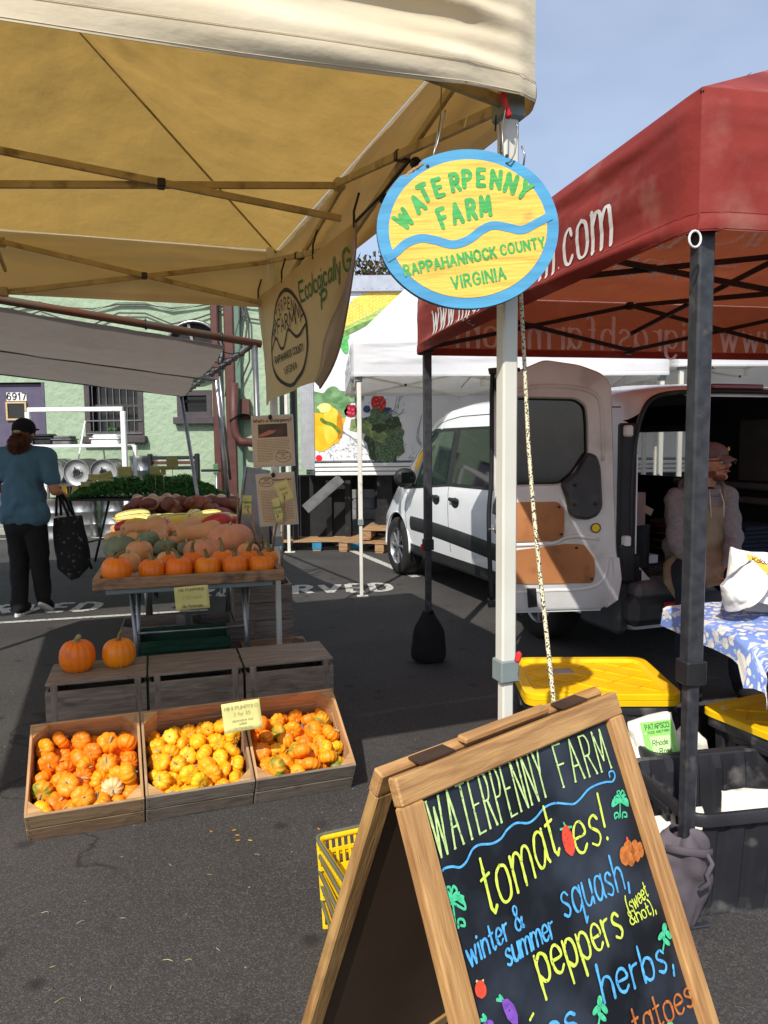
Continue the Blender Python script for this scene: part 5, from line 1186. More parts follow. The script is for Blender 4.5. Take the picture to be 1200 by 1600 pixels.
# ------------------------------------------------------------------ wooden crates
def crate(name_label, o, yaw, tilt, w, d, h, mat, inner=None, corner='tri', group=None, slot=False, boards=2, top=False, cat='crate'):
    """local: x across, y from front to back, z up to the rim; origin at the middle of the front bottom edge"""
    rot = (Matrix.Rotation(yaw, 4, 'Z') @ Matrix.Rotation(tilt, 4, 'X')).to_euler()
    t = thing('wooden_crate', name_label, cat, o, 0, group, rot); T_ = .011; im = inner or mat
    g = .006; bh = (h-g*(boards-1))/boards
    for k in range(boards):
        z = bh/2+k*(bh+g)
        if slot and k == boards-1: z -= .03
        j = lambda: random.uniform(-.0012,.0012)
        plank(t, (j(), T_/2, z), (w, bh, T_), mat, (PI/2, 0, 0)); plank(t, (j(), d-T_/2, z), (w, bh, T_), im, (PI/2, 0, 0))
        for s in (-1, 1): plank(t, (s*(w/2-T_/2), d/2+j(), z), (d-2*T_, bh, T_), im if s else mat, (PI/2, 0, PI/2))
    for k in range(4): plank(t, (0, T_+(d-2*T_)*(k+.5)/4, T_/2+.0005), (w-2*T_-.001, (d-2*T_)/4-.006, T_), mat)
    if corner:
        for sx in (-1, 1):
            for sy in (0, 1):
                mb = MB(); c = .058; x = sx*(w/2-T_); y = T_ if sy == 0 else d-T_; dy = 1 if sy == 0 else -1
                poly = [(x, y), (x-sx*c, y), (x, y+dy*c)]
                if sx*dy > 0: poly = poly[::-1]
                mb.prism(poly, h-T_-.001, off=(0,0,T_)); mb.build('corner_post', m_wood_warm if tilt else im, t)
    nb = MB()
    for s in (-1, 1):
        for k in range(boards):
            for e in (0, 1): nb.lathe([(.0025,0),(.0025,.0008)], 6, (s*(w/2-.012), -.0004, bh*.25+k*(bh+g)+e*bh*.5), Matrix.Rotation(R(90), 3, 'X'), False, True)
    nb.build('nail', m_blackpl, t, kind='stuff')
    return t
YAW = R(19.5); C0 = Vector((-1.365, 2.755, 0)); ex = Vector((math.cos(YAW), math.sin(YAW), 0)); CWd = .424; CD = .43; CH = .158; TILT = R(31)
m_front2 = m_wood_grey
front = []
for k, (mt, inn, lb) in enumerate(((m_wood_in, m_wood_warm, 'left tilted wooden crate heaped with orange mini pumpkins'), (m_wood_grey, m_wood_in, 'middle tilted wooden crate full of yellow orange mini pumpkins'), (m_wood_grey, m_wood_warm, 'right tilted wooden crate of orange and green mottled mini pumpkins'))):
    c = C0+ex*(CWd*(k+.5)+.006*k)
    front.append(crate(lb, c, YAW, TILT, CWd, CD, CH, mt, inn, group='tilted display crates'))
# small blocks that carry the tilted crates at the back
ey = Vector((-math.sin(YAW), math.cos(YAW), 0))
R0 = Vector((-1.575, 3.40, 0)); YB = R(17); exb = Vector((math.cos(YB), math.sin(YB), 0)); RW = .45
def backcrate(k, o, label, w=RW, d=.36, h=.40, mat=m_wood_grey, yaw=YB):
    t = thing('wooden_crate', label, 'crate', o, yaw, 'upturned crates behind the display'); T_ = .012
    inr = M('shadowed_wood', '3a2f25') if False else m_wood_grey
    for q in range(2):                                   # upturned: solid slatted top
        plank(t, (random.uniform(-.002,.002), .008+(d-.01)*(q+.5)/2, h-T_/2), (w-.003, (d-.012)/2-.004, T_), mat)
    for (z, bh) in ((h-T_-.024-.075, .15), (.125, .165)):
        plank(t, (0, T_/2, z), (w-.004, bh, T_), mat, (PI/2,0,0)); plank(t, (0, d-T_/2, z), (w-.004, bh, T_), mat, (PI/2,0,0))
        for s in (-1, 1): plank(t, (s*(w/2-T_/2-.002), d/2, z), (d-2*T_, bh, T_), mat, (PI/2,0,PI/2))
    plank(t, (0, T_/2, .022), (w-.004, .044, T_), mat, (PI/2,0,0))
    for sx in (-1,1):
        for y in (T_+.02, d-T_-.02): plank(t, (sx*(w/2-.04), y-.008, h/2), (h-T_-.002, .05, .03), mat, (0, PI/2, 0))
    return t
bc = []
for k, lb in enumerate(('upturned grey crate carrying two pumpkins, left of its row', 'upturned grey crate in the middle of the back row', 'upturned grey crate at the right end of the back row')):
    bc.append(backcrate(k, R0+exb*((RW+.008)*(k+.5)), lb))

# ------------------------------------------------------------------ pumpkins and squashes
def pump_mesh(name, r, h, ribs, depth, mat, seed=0, top=.25, stretch=1.0, nv=14, sub=5, bend=0):
    rnd = random.Random(seed); ph = rnd.uniform(0, 6); rib = [rnd.uniform(.8, 1.2) for _ in range(ribs)]
    mb = MB(); nu = ribs*sub
    def fn(u, v):
        a = 2*PI*u; b_ = PI*v-PI/2
        cb = math.cos(b_); sb = math.sin(b_)
        k = u*ribs; f = k-math.floor(k); g = (abs(math.sin(PI*f)))**.55; dp = depth*rib[int(k) % ribs]
        rr = r*(cb**.75 if cb > 0 else 0)*(1-dp*(1-g)); rr *= 1+.035*math.sin(a*2+ph)
        z = h*(abs(sb)**.9)*(1 if sb > 0 else -1)
        dimple = top*h*math.exp(-(rr/(.33*r))**2) if sb > 0 else -top*.6*h*math.exp(-(rr/(.33*r))**2)
        z -= dimple; z *= 1-.10*(1-g)*cb
        return Vector((rr*math.cos(a)*stretch, rr*math.sin(a), z))
    mb.grid(fn, nu, nv, wrap=True)
    return mb.mesh(name, mat, True)
def stem_mesh(L_, r, mat, bend=.4, seed=0, n=7):
    rnd = random.Random(seed); mb = MB(); d = rnd.uniform(0, 6.28); pts = []; rs = []
    for k in range(n):
        t = k/(n-1); q = bend*L_*t*t; pts.append((q*math.cos(d), q*math.sin(d), L_*t*(1-.25*bend*t))); rs.append(r*(1.5-1.6*t+.9*t*t) if k < n-1 else r*.95)
    mb.tube(pts, rs, 7); return mb.mesh('stem', mat, True)
MINI = []
for s in range(9): MINI.append((pump_mesh('mini_pumpkin', 1, (.60,.72,.55,.66,.80,.58,.64,.70,.52)[s], 8+s % 4, (.11,.15,.09,.13)[s % 4], m_orange, s, .32, nv=12, sub=4), stem_mesh((.42,.6,.3)[s % 3], (.09,.11,.075)[s % 3], m_stempale, (.5,.9,.3)[s % 3], s)))
def mini_variant(mat): return [(lambda me: (me.materials.clear(), me.materials.append(mat), me)[2])(m.copy()) for m, _ in MINI]
MV = {'o': [m for m, _ in MINI], 'y': mini_variant(m_orangey), 'g': mini_variant(m_green_p), 'w': mini_variant(m_white_p)}
def pack(n, w, d, wall, rad, tilt, seed, iters=420, fillz=.16):
    """let n balls settle in a tilted tray (position based)"""
    rs = np.random.RandomState(seed); r = rs.uniform(rad[0], rad[1], n)
    p = np.stack([rs.uniform(-w/2+.04, w/2-.04, n), rs.uniform(.04, d-.04, n), rs.uniform(.05, .45, n)], 1)
    g = np.array([0, -math.sin(tilt), -math.cos(tilt)])
    for it in range(iters):
        p += g*(.0032 if it < iters*.8 else .0010)
        for _ in range(3):
            df = p[:, None, :]-p[None, :, :]; ds = np.sqrt((df**2).sum(2))+1e-9; mn = (r[:, None]+r[None, :])*.86
            ov = np.clip(mn-ds, 0, None); np.fill_diagonal(ov, 0); p += (df/ds[:, :, None]*ov[:, :, None]*.42).sum(1).clip(-.02, .02)
            p[:, 0] = np.clip(p[:, 0], -w/2+r*.9, w/2-r*.9); p[:, 1] = np.clip(p[:, 1], r*.9, d-r*.9); p[:, 2] = np.maximum(p[:, 2], .012+r*.62)
    return p, r
def mini(parent_m, loc, rad, kind, seed, label, group, up=None):
    rnd = random.Random(seed); k = rnd.randrange(9)
    if up is None:
        z = Vector((rnd.gauss(0,.75), rnd.gauss(-.35,.75), rnd.uniform(.15, 1.0))).normalized()
    else: z = Vector(up).normalized()
    rot = z.to_track_quat('Z', 'Y').to_euler(); sc = rad*rnd.uniform(.97, 1.07)
    e = Matrix.Translation(loc) @ rot.to_matrix().to_4x4() @ Matrix.Rotation(rnd.uniform(0, 6.28), 4, 'Z') @ Matrix.Diagonal((sc, sc*rnd.uniform(.94,1.04), sc*rnd.uniform(.92, 1.12), 1))
    m = parent_m @ e
    o = inst('mini_pumpkin', MV[kind][k], None, label=label, cat='pumpkin', group=group); o.matrix_world = m
    s = inst('stem', MINI[k][1], o, (0, 0, .36)); s.scale = (1, 1, rnd.uniform(.5, 1.2))
    return o
iw = CWd-.03
specs = [(62, 'o', 11, (.037,.046), 'small orange ribbed pumpkin in the left tilted crate', 'mini pumpkins in the left crate'),
         (74, 'y', 12, (.034,.042), 'small yellow orange pumpkin in the middle tilted crate', 'mini pumpkins in the middle crate'),
         (66, 'o', 13, (.035,.043), 'small deep orange pumpkin in the right tilted crate', 'mini pumpkins in the right crate')]
for k, (n, kd, sd_, rad, lb, gp) in enumerate(specs):
    pos, rr = pack(n, iw, CD-.02, CH, rad, TILT*.30, sd_)
    c = front[k]; bpy.context.view_layer.update(); cm = c.matrix_world
    odd = sorted(range(n), key=lambda i: -pos[i][2])
    # say where each one lies: rows from the front, counted from the left
    NR = 6; order = sorted(range(n), key=lambda i: pos[i][1]); per = -(-n//NR); where = {}
    rown = ['front row', 'second row', 'third row', 'fourth row', 'fifth row', 'back row']; ordn = ['first', 'second', 'third', 'fourth', 'fifth', 'sixth', 'seventh', 'eighth', 'ninth', 'tenth']
    for q in range(NR):
        for j_, i in enumerate(sorted(order[q*per:(q+1)*per], key=lambda i: pos[i][0])): where[i] = '%s, %s from the left' % (rown[q], ORD[j_])
    for i in range(n):
        kind = kd; l_ = '%s, %s' % (lb, where[i]); g_ = gp
        if k == 0 and i == odd[3]: kind, l_, g_ = 'w', 'small pale cream pumpkin among the orange ones, left crate', None
        if k == 0 and i == odd[5]: kind, l_, g_ = 'g', 'small green mottled pumpkin in the left tilted crate', None
        if k == 2 and i in (odd[0], odd[7], odd[13], odd[22], odd[27]): kind, l_, g_ = 'g', 'green and orange mottled little pumpkin, right crate, '+where[i], 'mottled pumpkins in the right crate'
        if k == 2 and i in (odd[4], odd[16], odd[24]): kind, l_, g_ = 'y', 'bright yellow orange little pumpkin, right crate, '+where[i], 'yellow pumpkins in the right crate'
        if k == 0 and i in (odd[8], odd[20]): kind, l_, g_ = 'y', 'small yellow pumpkin among orange ones, left crate, '+where[i], 'yellow pumpkins in the left crate'
        mini(cm, Vector(pos[i])+Vector((0,.01,0)), rr[i], kind, sd_*100+i, l_, g_)

# ------------------------------------------------------------------ hand-written cards
def card(label, c, w, h, rot, lines, cat='price card', mat=m_note, stick=None, curl=.006):
    t = thing('price_card', label, cat, c, 0, None, rot)
    mb = MB(); mb.grid(lambda u, v: Vector(((u-.5)*w, curl*math.sin(PI*u)+.003*math.sin(5*v), (v-.5)*h)), 8, 6); s = mb.build('card', mat, t, True)
    so = s.modifiers.new('solid', 'SOLIDIFY'); so.thickness = .0008; baked(s)
    if lines:
        for txt, y, hh, m_, lw in lines:
            mb = MB(); write(mb, txt, hh, lw, lambda x, yy: Vector((x, curl*math.sin(PI*(x/w+.5))+.003*math.sin(5*(yy/h+.5))-.0022, yy)), 0, y, track=1.8, jit=.35, slant=.08); mb.build('handwriting', m_, t)
    if stick: MB().tube([(stick[0], .004, -h*.3), (stick[0]+stick[2], .006, -stick[1])], .004, 6).build('stick', m_wood_tray, t, True)
    return t
c = D(378, 1119, 3.01)
card('pale yellow card reading MINI PUMPKINS clipped between two tilted crates', c, .155, .118, (R(-12), R(-6), R(8)), [('MINI PUMPKINS', .030, .0145, m_pencil, .0016), ('3 for $5', .004, .014, m_pencil, .0013), ('decorative and', -.020, .010, m_pencil, .0013), ('edible', -.034, .010, m_pencil, .0013), ('No Pesticides', -.051, .010, m_pencil, .0013)])
# ------------------------------------------------------------------ two pumpkins on the left crate
def bigpump(label, loc, r, h, seed, group=None, stem=(.06,.011,.5), mat=m_pie, ribs=14, stemmat=m_stem, depth=.035, cat='pumpkin', name='pumpkin', tilt=(0,0)):
    me = pump_mesh(name, r, h, ribs, depth, mat, seed, .16, nv=18, sub=5)
    o = inst(name, me, None, loc, (tilt[0], tilt[1], seed*1.3), label=label, cat=cat, group=group)
    inst('stem', stem_mesh(stem[0], stem[1], stemmat, stem[2], seed, 9), o, (0,0,h*.80)); return o
for (px, py, r, h, sd_, lb, st) in ((121, 1018, .083, .083, 3, 'pie pumpkin with a thick pale curled stem on the left crate', (.05,.014,.8)), (186, 1013, .080, .075, 8, 'darker pie pumpkin with thin bent stem on the left crate', (.065,.009,.5))):
    p = G(px, py+8, .40+h*.8); bigpump(lb, (p.x, p.y, .402+h*.80), r, h, sd_, None, st, stemmat=m_stempale if sd_ == 3 else m_stem)

# ------------------------------------------------------------------ long display tables with raised trays
TO = Vector((-1.55, 3.97, 0)); TYW = R(15.0)
def Tw(x, y, z=0): return TO+Vector((math.cos(TYW)*x-math.sin(TYW)*y, math.sin(TYW)*x+math.cos(TYW)*y, z))
def tray_table(label, y0, L_, Wt=1.02, zt=.735, group='produce tray tables'):
    t = thing('produce_table', label, 'table', Tw(Wt/2, y0), TYW, group)
    for k in range(7): plank(t, (-Wt/2+.03+(Wt-.06)*(k+.5)/7, L_/2, zt), (L_-.02, (Wt-.06)/7-.004, .016), m_wood_tray, (0,0,PI/2))
    plank(t, (0, .012, zt+.022), (Wt, .062, .024), m_wood_tray, (PI/2,0,0), 'tray_rim', .004); plank(t, (0, L_-.012, zt+.022), (Wt, .062, .024), m_wood_tray, (PI/2,0,0), 'tray_rim', .004)
    for s in (-1, 1): plank(t, (s*(Wt/2-.018), L_/2, zt+.024), (L_-.05, .06, .035), m_wood_tray, (PI/2,0,PI/2), 'tray_rim', .004)
    mb = MB().box((0, L_/2, zt-.03), (Wt-.12, L_-.1, .03), ch=.005).build('table_top', m_greypl, t)
    for s in (-1, 1):
        for y in (.25, L_-.25):
            for q in (-.045, .045): MB().tube([(s*(Wt/2-.20)+q*.4, y+q, zt-.04), (s*(Wt/2-.20)-q*.3, y+q*1.2, .0)], .0125, 8).build('leg', m_steel, t, True)
            MB().tube([(s*(Wt/2-.20), y-.05, .22), (s*(Wt/2-.20), y+.05, .22)], .008, 6).build('leg_tie', m_steel, t, True)
    MB().tube([(-Wt/2+.2, .25, .42), (Wt/2-.2, .25, .42)], .009, 6).build('cross_bar', m_steel, t, True)
    return t
tray_table('tray-topped folding table with pie pumpkins along its front rim', 0, 1.85)
tray_table('second tray-topped folding table holding squash and sweet potatoes', 1.88, 1.85)
c = D(300, 934, 3.93)
card('pale yellow card reading Pie Pumpkins 7.00 each on the table rim', c, .175, .125, (0, R(-3), R(10)), [('PIE PUMPKINS', .036, .0145, m_inkblue, .0016), ('7.00 each', -.006, .018, m_pencil, .0018), ('No Pesticides', -.052, .014, m_inkblue, .0019)], mat=m_note)
ZT = .748
def onT(px, py, z): return G(px, py, z)
# front row of pie pumpkins with long stems
fr_sp = [(177,892,.082,.078),(237,894,.072,.066),(281,895,.074,.068),(325,895,.070,.064),(370,889,.073,.066),(412,887,.072,.062)]
fl = ['first', 'second', 'third', 'fourth', 'fifth', 'sixth']
for k, (px, py, r, h) in enumerate(fr_sp):
    p = Tw((.115,.30,.445,.60,.755,.905)[k], .115+.01*(k % 2)); bigpump('orange pie pumpkin, %s from the left along the front table rim' % fl[k], (p.x, p.y, ZT+h*.82), r, h, 20+k, 'pie pumpkins on the table front', ((.055,.010,.9),(.065,.012,.3),(.07,.012,.5),(.06,.011,.3),(.07,.011,.3),(.06,.011,.7))[k])
for k, (px, py, r, h) in enumerate([(278,876,.062,.058),(312,873,.066,.062),(356,868,.068,.062),(404,872,.062,.058),(418,868,.06,.055)]):
    p = Tw((.40,.53,.70,.85,.96)[k], .29+.02*(k % 2)); bigpump('orange pie pumpkin in the second table row, %s from the left' % fl[k], (p.x, p.y, ZT+h*.9+.01), r, h, 40+k, 'pie pumpkins in the second row', (.085,.012,.5), tilt=(.1*(k-2), .1))
def lobe(name, profile, mat, n=24, bend=0.0, seed=0, wob=.05, ribs=0, rd=.03):
    """elongated squash along x; profile = [(x, r)]"""
    mb = MB(); xs_ = [p[0] for p in profile]; rs_ = [p[1] for p in profile]; P = crom(profile, 4); x0 = P[0][0]; x1 = P[-1][0]
    def fn(u, v):
        k = v*(len(P)-1); i = min(int(k), len(P)-2); f = k-i; x = P[i][0]*(1-f)+P[i+1][0]*f; r = max(0, P[i][1]*(1-f)+P[i+1][1]*f)
        a = 2*PI*u; r *= 1+wob*noise.noise(Vector((math.cos(a)*1.3, math.sin(a)*1.3, x*9+seed)))
        if ribs: r *= 1-rd*(1-abs(math.sin(a*ribs/2))**.6)
        return Vector((x, r*math.cos(a)+bend*x*x, r*math.sin(a)))
    mb.grid(fn, n, len(P)*2, wrap=True); return mb.mesh(name, mat, True)
SH = {
 'butter': lobe('butternut_squash', [(-.13,0),(-.125,.03),(-.11,.045),(-.05,.048),(.0,.052),(.05,.068),(.095,.07),(.12,.045),(.13,0)], m_butter),
 'deli': lobe('delicata_squash', [(-.11,0),(-.10,.03),(-.05,.045),(.0,.05),(.06,.046),(.10,.03),(.11,0)], m_deli, ribs=10, rd=.08),
 'yell': lobe('yellow_squash', [(-.12,0),(-.11,.035),(-.05,.055),(.01,.06),(.07,.052),(.11,.03),(.12,0)], m_yelsq),
 'kabo': None, 'redk': lobe('red_kuri_squash', [(-.12,0),(-.10,.04),(-.04,.068),(.02,.078),(.07,.07),(.10,.04),(.11,0)], m_redk),
 'sweet': lobe('sweet_potato', [(-.10,0),(-.09,.018),(-.04,.036),(.01,.042),(.05,.034),(.09,.015),(.105,0)], m_root, wob=.25),
 'onion': lobe('onion', [(-.05,0),(-.045,.02),(-.02,.04),(.01,.045),(.035,.032),(.05,.008),(.07,.003)], m_onion),
 'kabo': pump_mesh('kabocha_squash', .085, .062, 12, .03, m_kabocha, 5, .15), 'peach': pump_mesh('cheese_pumpkin', .16, .105, 12, .045, m_peach, 6, .16, nv=16),
 'mott': pump_mesh('carnival_squash', .075, .065, 10, .05, m_butter, 9, .15)}
ORD = ['first','second','third','fourth','fifth','sixth','seventh','eighth','ninth','tenth','eleventh','twelfth','thirteenth','fourteenth','fifteenth','sixteenth','seventeenth','eighteenth']
nstem = stem_mesh(.03, .012, m_stempale, .3, 2, 5)
def squash(kind, px, py, z, rz, s, label, group=None, cat='squash', tilt=0.0):
    p = onT(px, py, z); o = inst(SH[kind].name.split('.')[0], SH[kind], None, (p.x, p.y, z), (tilt, tilt*.5, rz), (s,)*3, label=label, cat=cat, group=group)
    if kind in ('butter','yell','deli'): st = inst('stem', nstem, o, (-.12 if kind != 'deli' else -.105, 0, 0), (0, -PI/2, 0), (.8,)*3)
    elif kind in ('kabo','peach','mott'): inst('stem', nstem, o, (0,0,.05 if kind != 'peach' else .085), (0,0,0))
    return o
squash('peach', 360, 842, .86, .3, 1.0, 'large flat peach coloured cheese pumpkin on the right of the heap')
squash('peach', 318, 862, .80, 1.3, .8, 'medium peach pumpkin half hidden behind the stems in the second row')
squash('kabo', 188, 856, .80, 0, 1.35, 'large grey green flattened squash at the left tray edge')
squash('kabo', 232, 842, .86, .5, .85, 'rounded grey green squash beside the mottled one in the heap'); squash('kabo', 258, 856, .80, 1, .9, 'blue grey squash low in the centre of the heap'); squash('kabo', 292, 856, .81, 2, .75, 'blue green squash behind the dark stems, centre of the heap', None)
squash('mott', 218, 862, .82, .5, 1.1, 'orange squash with brown warts near the left tray edge', None)
squash('mott', 200, 880, .79, 1.5, 1.0, 'pale orange pumpkin behind the first pie pumpkin on the left', None)
squash('mott', 388, 864, .80, 2.0, 1.0, 'pale orange squash at the right tray edge behind the pie pumpkins', None); squash('mott', 262, 876, .79, 2.0, .9, 'pale orange squash with short stem between second row pumpkins', None)
bl = [(194,840,.84,.9,1.0),(228,826,.90,.5,1.05),(205,828,.86,-.9,.9),(250,838,.86,1.9,1.0),(275,834,.86,2.3,.95),(292,826,.89,1.2,1.0),(312,834,.89,.45,1.1),(276,848,.82,.3,.8),(330,840,.85,2.7,.9)]
for k, (px, py, z, rz, s) in enumerate(sorted(bl)): squash('butter', px, py, z, rz, s*1.1, 'tan butternut squash in the heap, %s from the left' % ORD[k], 'butternut squashes in the heap', tilt=.1*(k % 3-1))
for (px, py, z, rz, s, lb) in ((198,824,.86,.2,.8,'small red squash on the left of the heap'),(250,822,.90,-.6,.8,'red squash wedged beside the butternuts'),(341,819,.91,.1,1.05,'bright red squash right of centre in the heap'),(372,823,.88,-.3,1.0,'long red squash at the right edge of the heap'),(308,820,.86,1,.6,'small red squash peeping between yellow ones')): squash('redk', px, py, z, rz, s, lb)
dl = [(208,808,.90,.35,1.3),(226,812,.90,-.7,1.0),(246,812,.91,1.2,.95),(258,812,.91,.6,.95),(282,812,.91,.2,1.05),(304,806,.94,1.5,1.1),(326,806,.92,.2,1.0),(344,810,.91,.5,1.0),(360,812,.89,-.2,1.0),(366,818,.86,.2,.8)]
for k, (px, py, z, rz, s) in enumerate(sorted(dl)): squash('deli', px, py, z, rz, s, 'cream squash with green stripes in the yellow row, %s from the left' % ORD[k], 'striped squashes in the yellow row', tilt=.15*(k % 3-1))
yl = [(216,820,.88,.2,.85),(265,822,.87,-.3,.8),(284,820,.89,.4,1.0),(318,816,.90,.1,1.1),(306,812,.9,1.3,.9)]
for k, (px, py, z, rz, s) in enumerate(sorted(yl)): squash('yell', px, py, z, rz, s, 'smooth plain yellow squash, %s from the left of those five' % ORD[k], 'plain yellow squashes', tilt=.1)
rnd = random.Random(4)
for k in range(16):
    px = 196+180*(k+rnd.uniform(.2,.8))/16; py = rnd.uniform(822, 848); kd = ('butter','mott','butter','peach')[k % 4]
    squash(kd, px, py, .80+rnd.uniform(0,.04), rnd.uniform(0,6), {'butter': 1.15, 'mott': 1.0, 'peach': .5}[kd], '%s in the lower layer of the squash heap, %s from the left' % ({'butter': 'tan long squash', 'mott': 'pale orange round squash', 'peach': 'small flat peach squash'}[kd], ORD[k]), 'lower layer of the squash heap', tilt=rnd.uniform(-.3,.3))
for row, (pa, pb, rn) in enumerate(((797,804,'nearest'),(792,797,'second'),(787,792,'third'),(783,788,'farthest'))):
    for k in range(16):                                   # heap of roots at the far end
        px = 207+166*(k+rnd.uniform(.2,.8))/16; py = rnd.uniform(pa, pb); z = .81+.035*row+rnd.uniform(0, .07)*(1-abs(px-290)/130)
        squash('sweet', px, py, z, rnd.uniform(0, 3.1), rnd.uniform(.85, 1.4), 'reddish brown sweet potato, %s row of the pile, %s from the left' % (rn, ORD[k]), 'sweet potatoes piled at the far end', 'sweet potato', tilt=rnd.uniform(-.4,.4))
for row, rn in enumerate(('front', 'back')):
    for k in range(13):
        px = 212+150*(k+rnd.uniform(.2,.8))/13; py = rnd.uniform(783, 788)-4*row; z = .92+.02*row+rnd.uniform(0, .03)*(1-abs(px-290)/120)
        squash('onion', px, py, z, rnd.uniform(0, 6), rnd.uniform(.8, 1.5), 'pale onion behind the sweet potatoes, %s row, %s from the left' % (rn, ORD[k]), 'pale onions behind the sweet potatoes', 'onion', tilt=rnd.uniform(-.8,.8))
# crates under and beside the tables
cA = Vector((-1.47, 4.45, 0))
crate('open low crate under the front of the pumpkin table, left', (-1.37, 4.52, .0), R(14), 0, .40, .36, .22, m_wood_grey, m_wood_grey, group='crates under the pumpkin table')
c3 = crate('open grey crate standing right of the pumpkin table', (-.66, 4.62, .0), R(16), 0, .42, .36, .20, m_wood_grey, m_wood_in, group='crates beside the pumpkin table')
c3 = crate('lower grey crate behind the open one right of the table', (-.84, 5.18, .0), R(16), 0, .42, .36, .27, m_wood_grey, m_wood_grey, group='crates beside the pumpkin table')
crate('upper grey crate stacked by the far tent leg right of the table', (-.84, 5.18, .275), R(15), 0, .40, .34, .24, m_wood_grey, m_wood_grey, group='crates beside the pumpkin table')
crate('open wooden crate deep under the pumpkin table, right', Tw(.72, .95), R(15), 0, .42, .36, .28, m_wood_grey, m_wood_grey, group='crates under the pumpkin table')
crate('open wooden crate deep under the pumpkin table, left', Tw(.26, 1.0), R(14), 0, .42, .36, .28, m_wood_grey, m_wood_grey, group='crates under the pumpkin table')
t = thing('green_tub', 'dark green plastic tub under the pumpkin table', 'tub', Tw(.46, .62), TYW)
for s in (-1, 1): MB().box((s*.27, 0, .16), (.012, .36, .32), ch=.003).build('side', M('dark_green_plastic', '1f4a33', '1a3f2c', rough=.5), t)
for s in (-1, 1): MB().box((0, s*.18, .16), (.528, .012, .32), ch=.003).build('side', bpy.data.materials['dark_green_plastic'], t)
MB().box((0, 0, .01), (.52, .34, .012)).build('base', bpy.data.materials['dark_green_plastic'], t)
MB().box((0, -.195, .27), (.56, .02, .03), ch=.004).build('rim', bpy.data.materials['dark_green_plastic'], t)

# ------------------------------------------------------------------ herb table, tags
ht = thing('herb_table', 'dark narrow table carrying bunches of green herbs', 'table', (-2.93, 9.33, 0), R(-6))
MB().box((0, 0, .845), (1.87, .73, .03), ch=.004).build('table_top', m_winfr, ht)
for s in (-.72, .72):
    for y in (-.28, .28): MB().tube([(s+.12*(1 if y > 0 else -1), y, .83), (s-.12*(1 if y > 0 else -1), y, 0)], .016, 8).build('leg', m_blackpl, ht, True)
    MB().tube([(s-.03, -.28, .3), (s+.03, .28, .3)], .012, 6).build('leg_tie', m_blackpl, ht, True)
def herb(name, c, rx_, ry_, rz_, n, size, seed, label, stuff=True):
    r = random.Random(seed); mb = MB()
    for i in range(n):
        x = r.uniform(-1, 1); y = r.uniform(-1, 1); hgt = (1-abs(x)**4)*(1-y*y*.7)*(.65+.35*noise.noise(Vector((x*4, y*2, seed))))
        p = Vector((c[0]+x*rx_, c[1]+y*ry_, c[2]+max(.01, hgt)*rz_*r.uniform(.45, 1.05)))
        m = Euler((r.uniform(-1.2,1.2), r.uniform(-1.2,1.2), r.uniform(0,6.3))).to_matrix(); s_ = size*r.uniform(.6, 1.4)
        mb.add([p+m@Vector((-s_,0,0)), p+m@Vector((-s_*.1,-s_*.45,s_*.15)), p+m@Vector((s_,0,0)), p+m@Vector((-s_*.1,s_*.45,s_*.15))], [(0,1,2,3)])
    return mb.build(name, m_herb, label=label, cat='herbs', kind='stuff')
herb('herb_heap', (-2.88, 9.24, .86), .91, .33, .37, 17000, .024, 3, 'dark green bunched herbs heaped along the far table')
herb('herb_heap', (-2.16, 8.0, .84), .42, .22, .14, 3600, .020, 5, 'green leafy tops lying just behind the onions')
mb = MB(); r = random.Random(9)
for k in range(40): a = Vector((-2.6+r.uniform(-.1,.8), 7.95+r.uniform(-.2,.2), .86)); mb.tube([a, a+Vector((.15, r.uniform(-.05,.05), r.uniform(.0,.06))), a+Vector((.32, r.uniform(-.1,.1), r.uniform(-.02,.05)))], .004, 4)
mb.build('stalk_bundle', M('pale_stalk', '8fa552', '6c8a3a', rough=.6), label='pale green stalks strewn behind the root heap', cat='stalks', kind='stuff')
tags = [(500-305,737,9.1,22,16,0),(147,746,9.1,18,10,0),(165,744,9.1,22,12,-.3),(166,755,9.1,24,13,0),(138,757,9.1,24,9,0),(242,735,8.9,16,14,0),(255,735,8.9,8,14,0),(269,724,8.8,18,18,0)]
tags.sort()
for k, (px, py, y, w, h, rz) in enumerate(tags):
    p = D(px, py, y); w_ = w*y/FPX; h_ = h*y/FPX
    card('small olive price tag in the herbs, %s from the left' % ORD[k], p, w_, h_, (0, rz, 0), [], 'price tag', M('olive_card', 'a8a05e', '989050', rough=.8) if k == 0 else bpy.data.materials['olive_card'], (0, h_*.5+.2, 0)).__setitem__('group', 'price tags in the herbs')
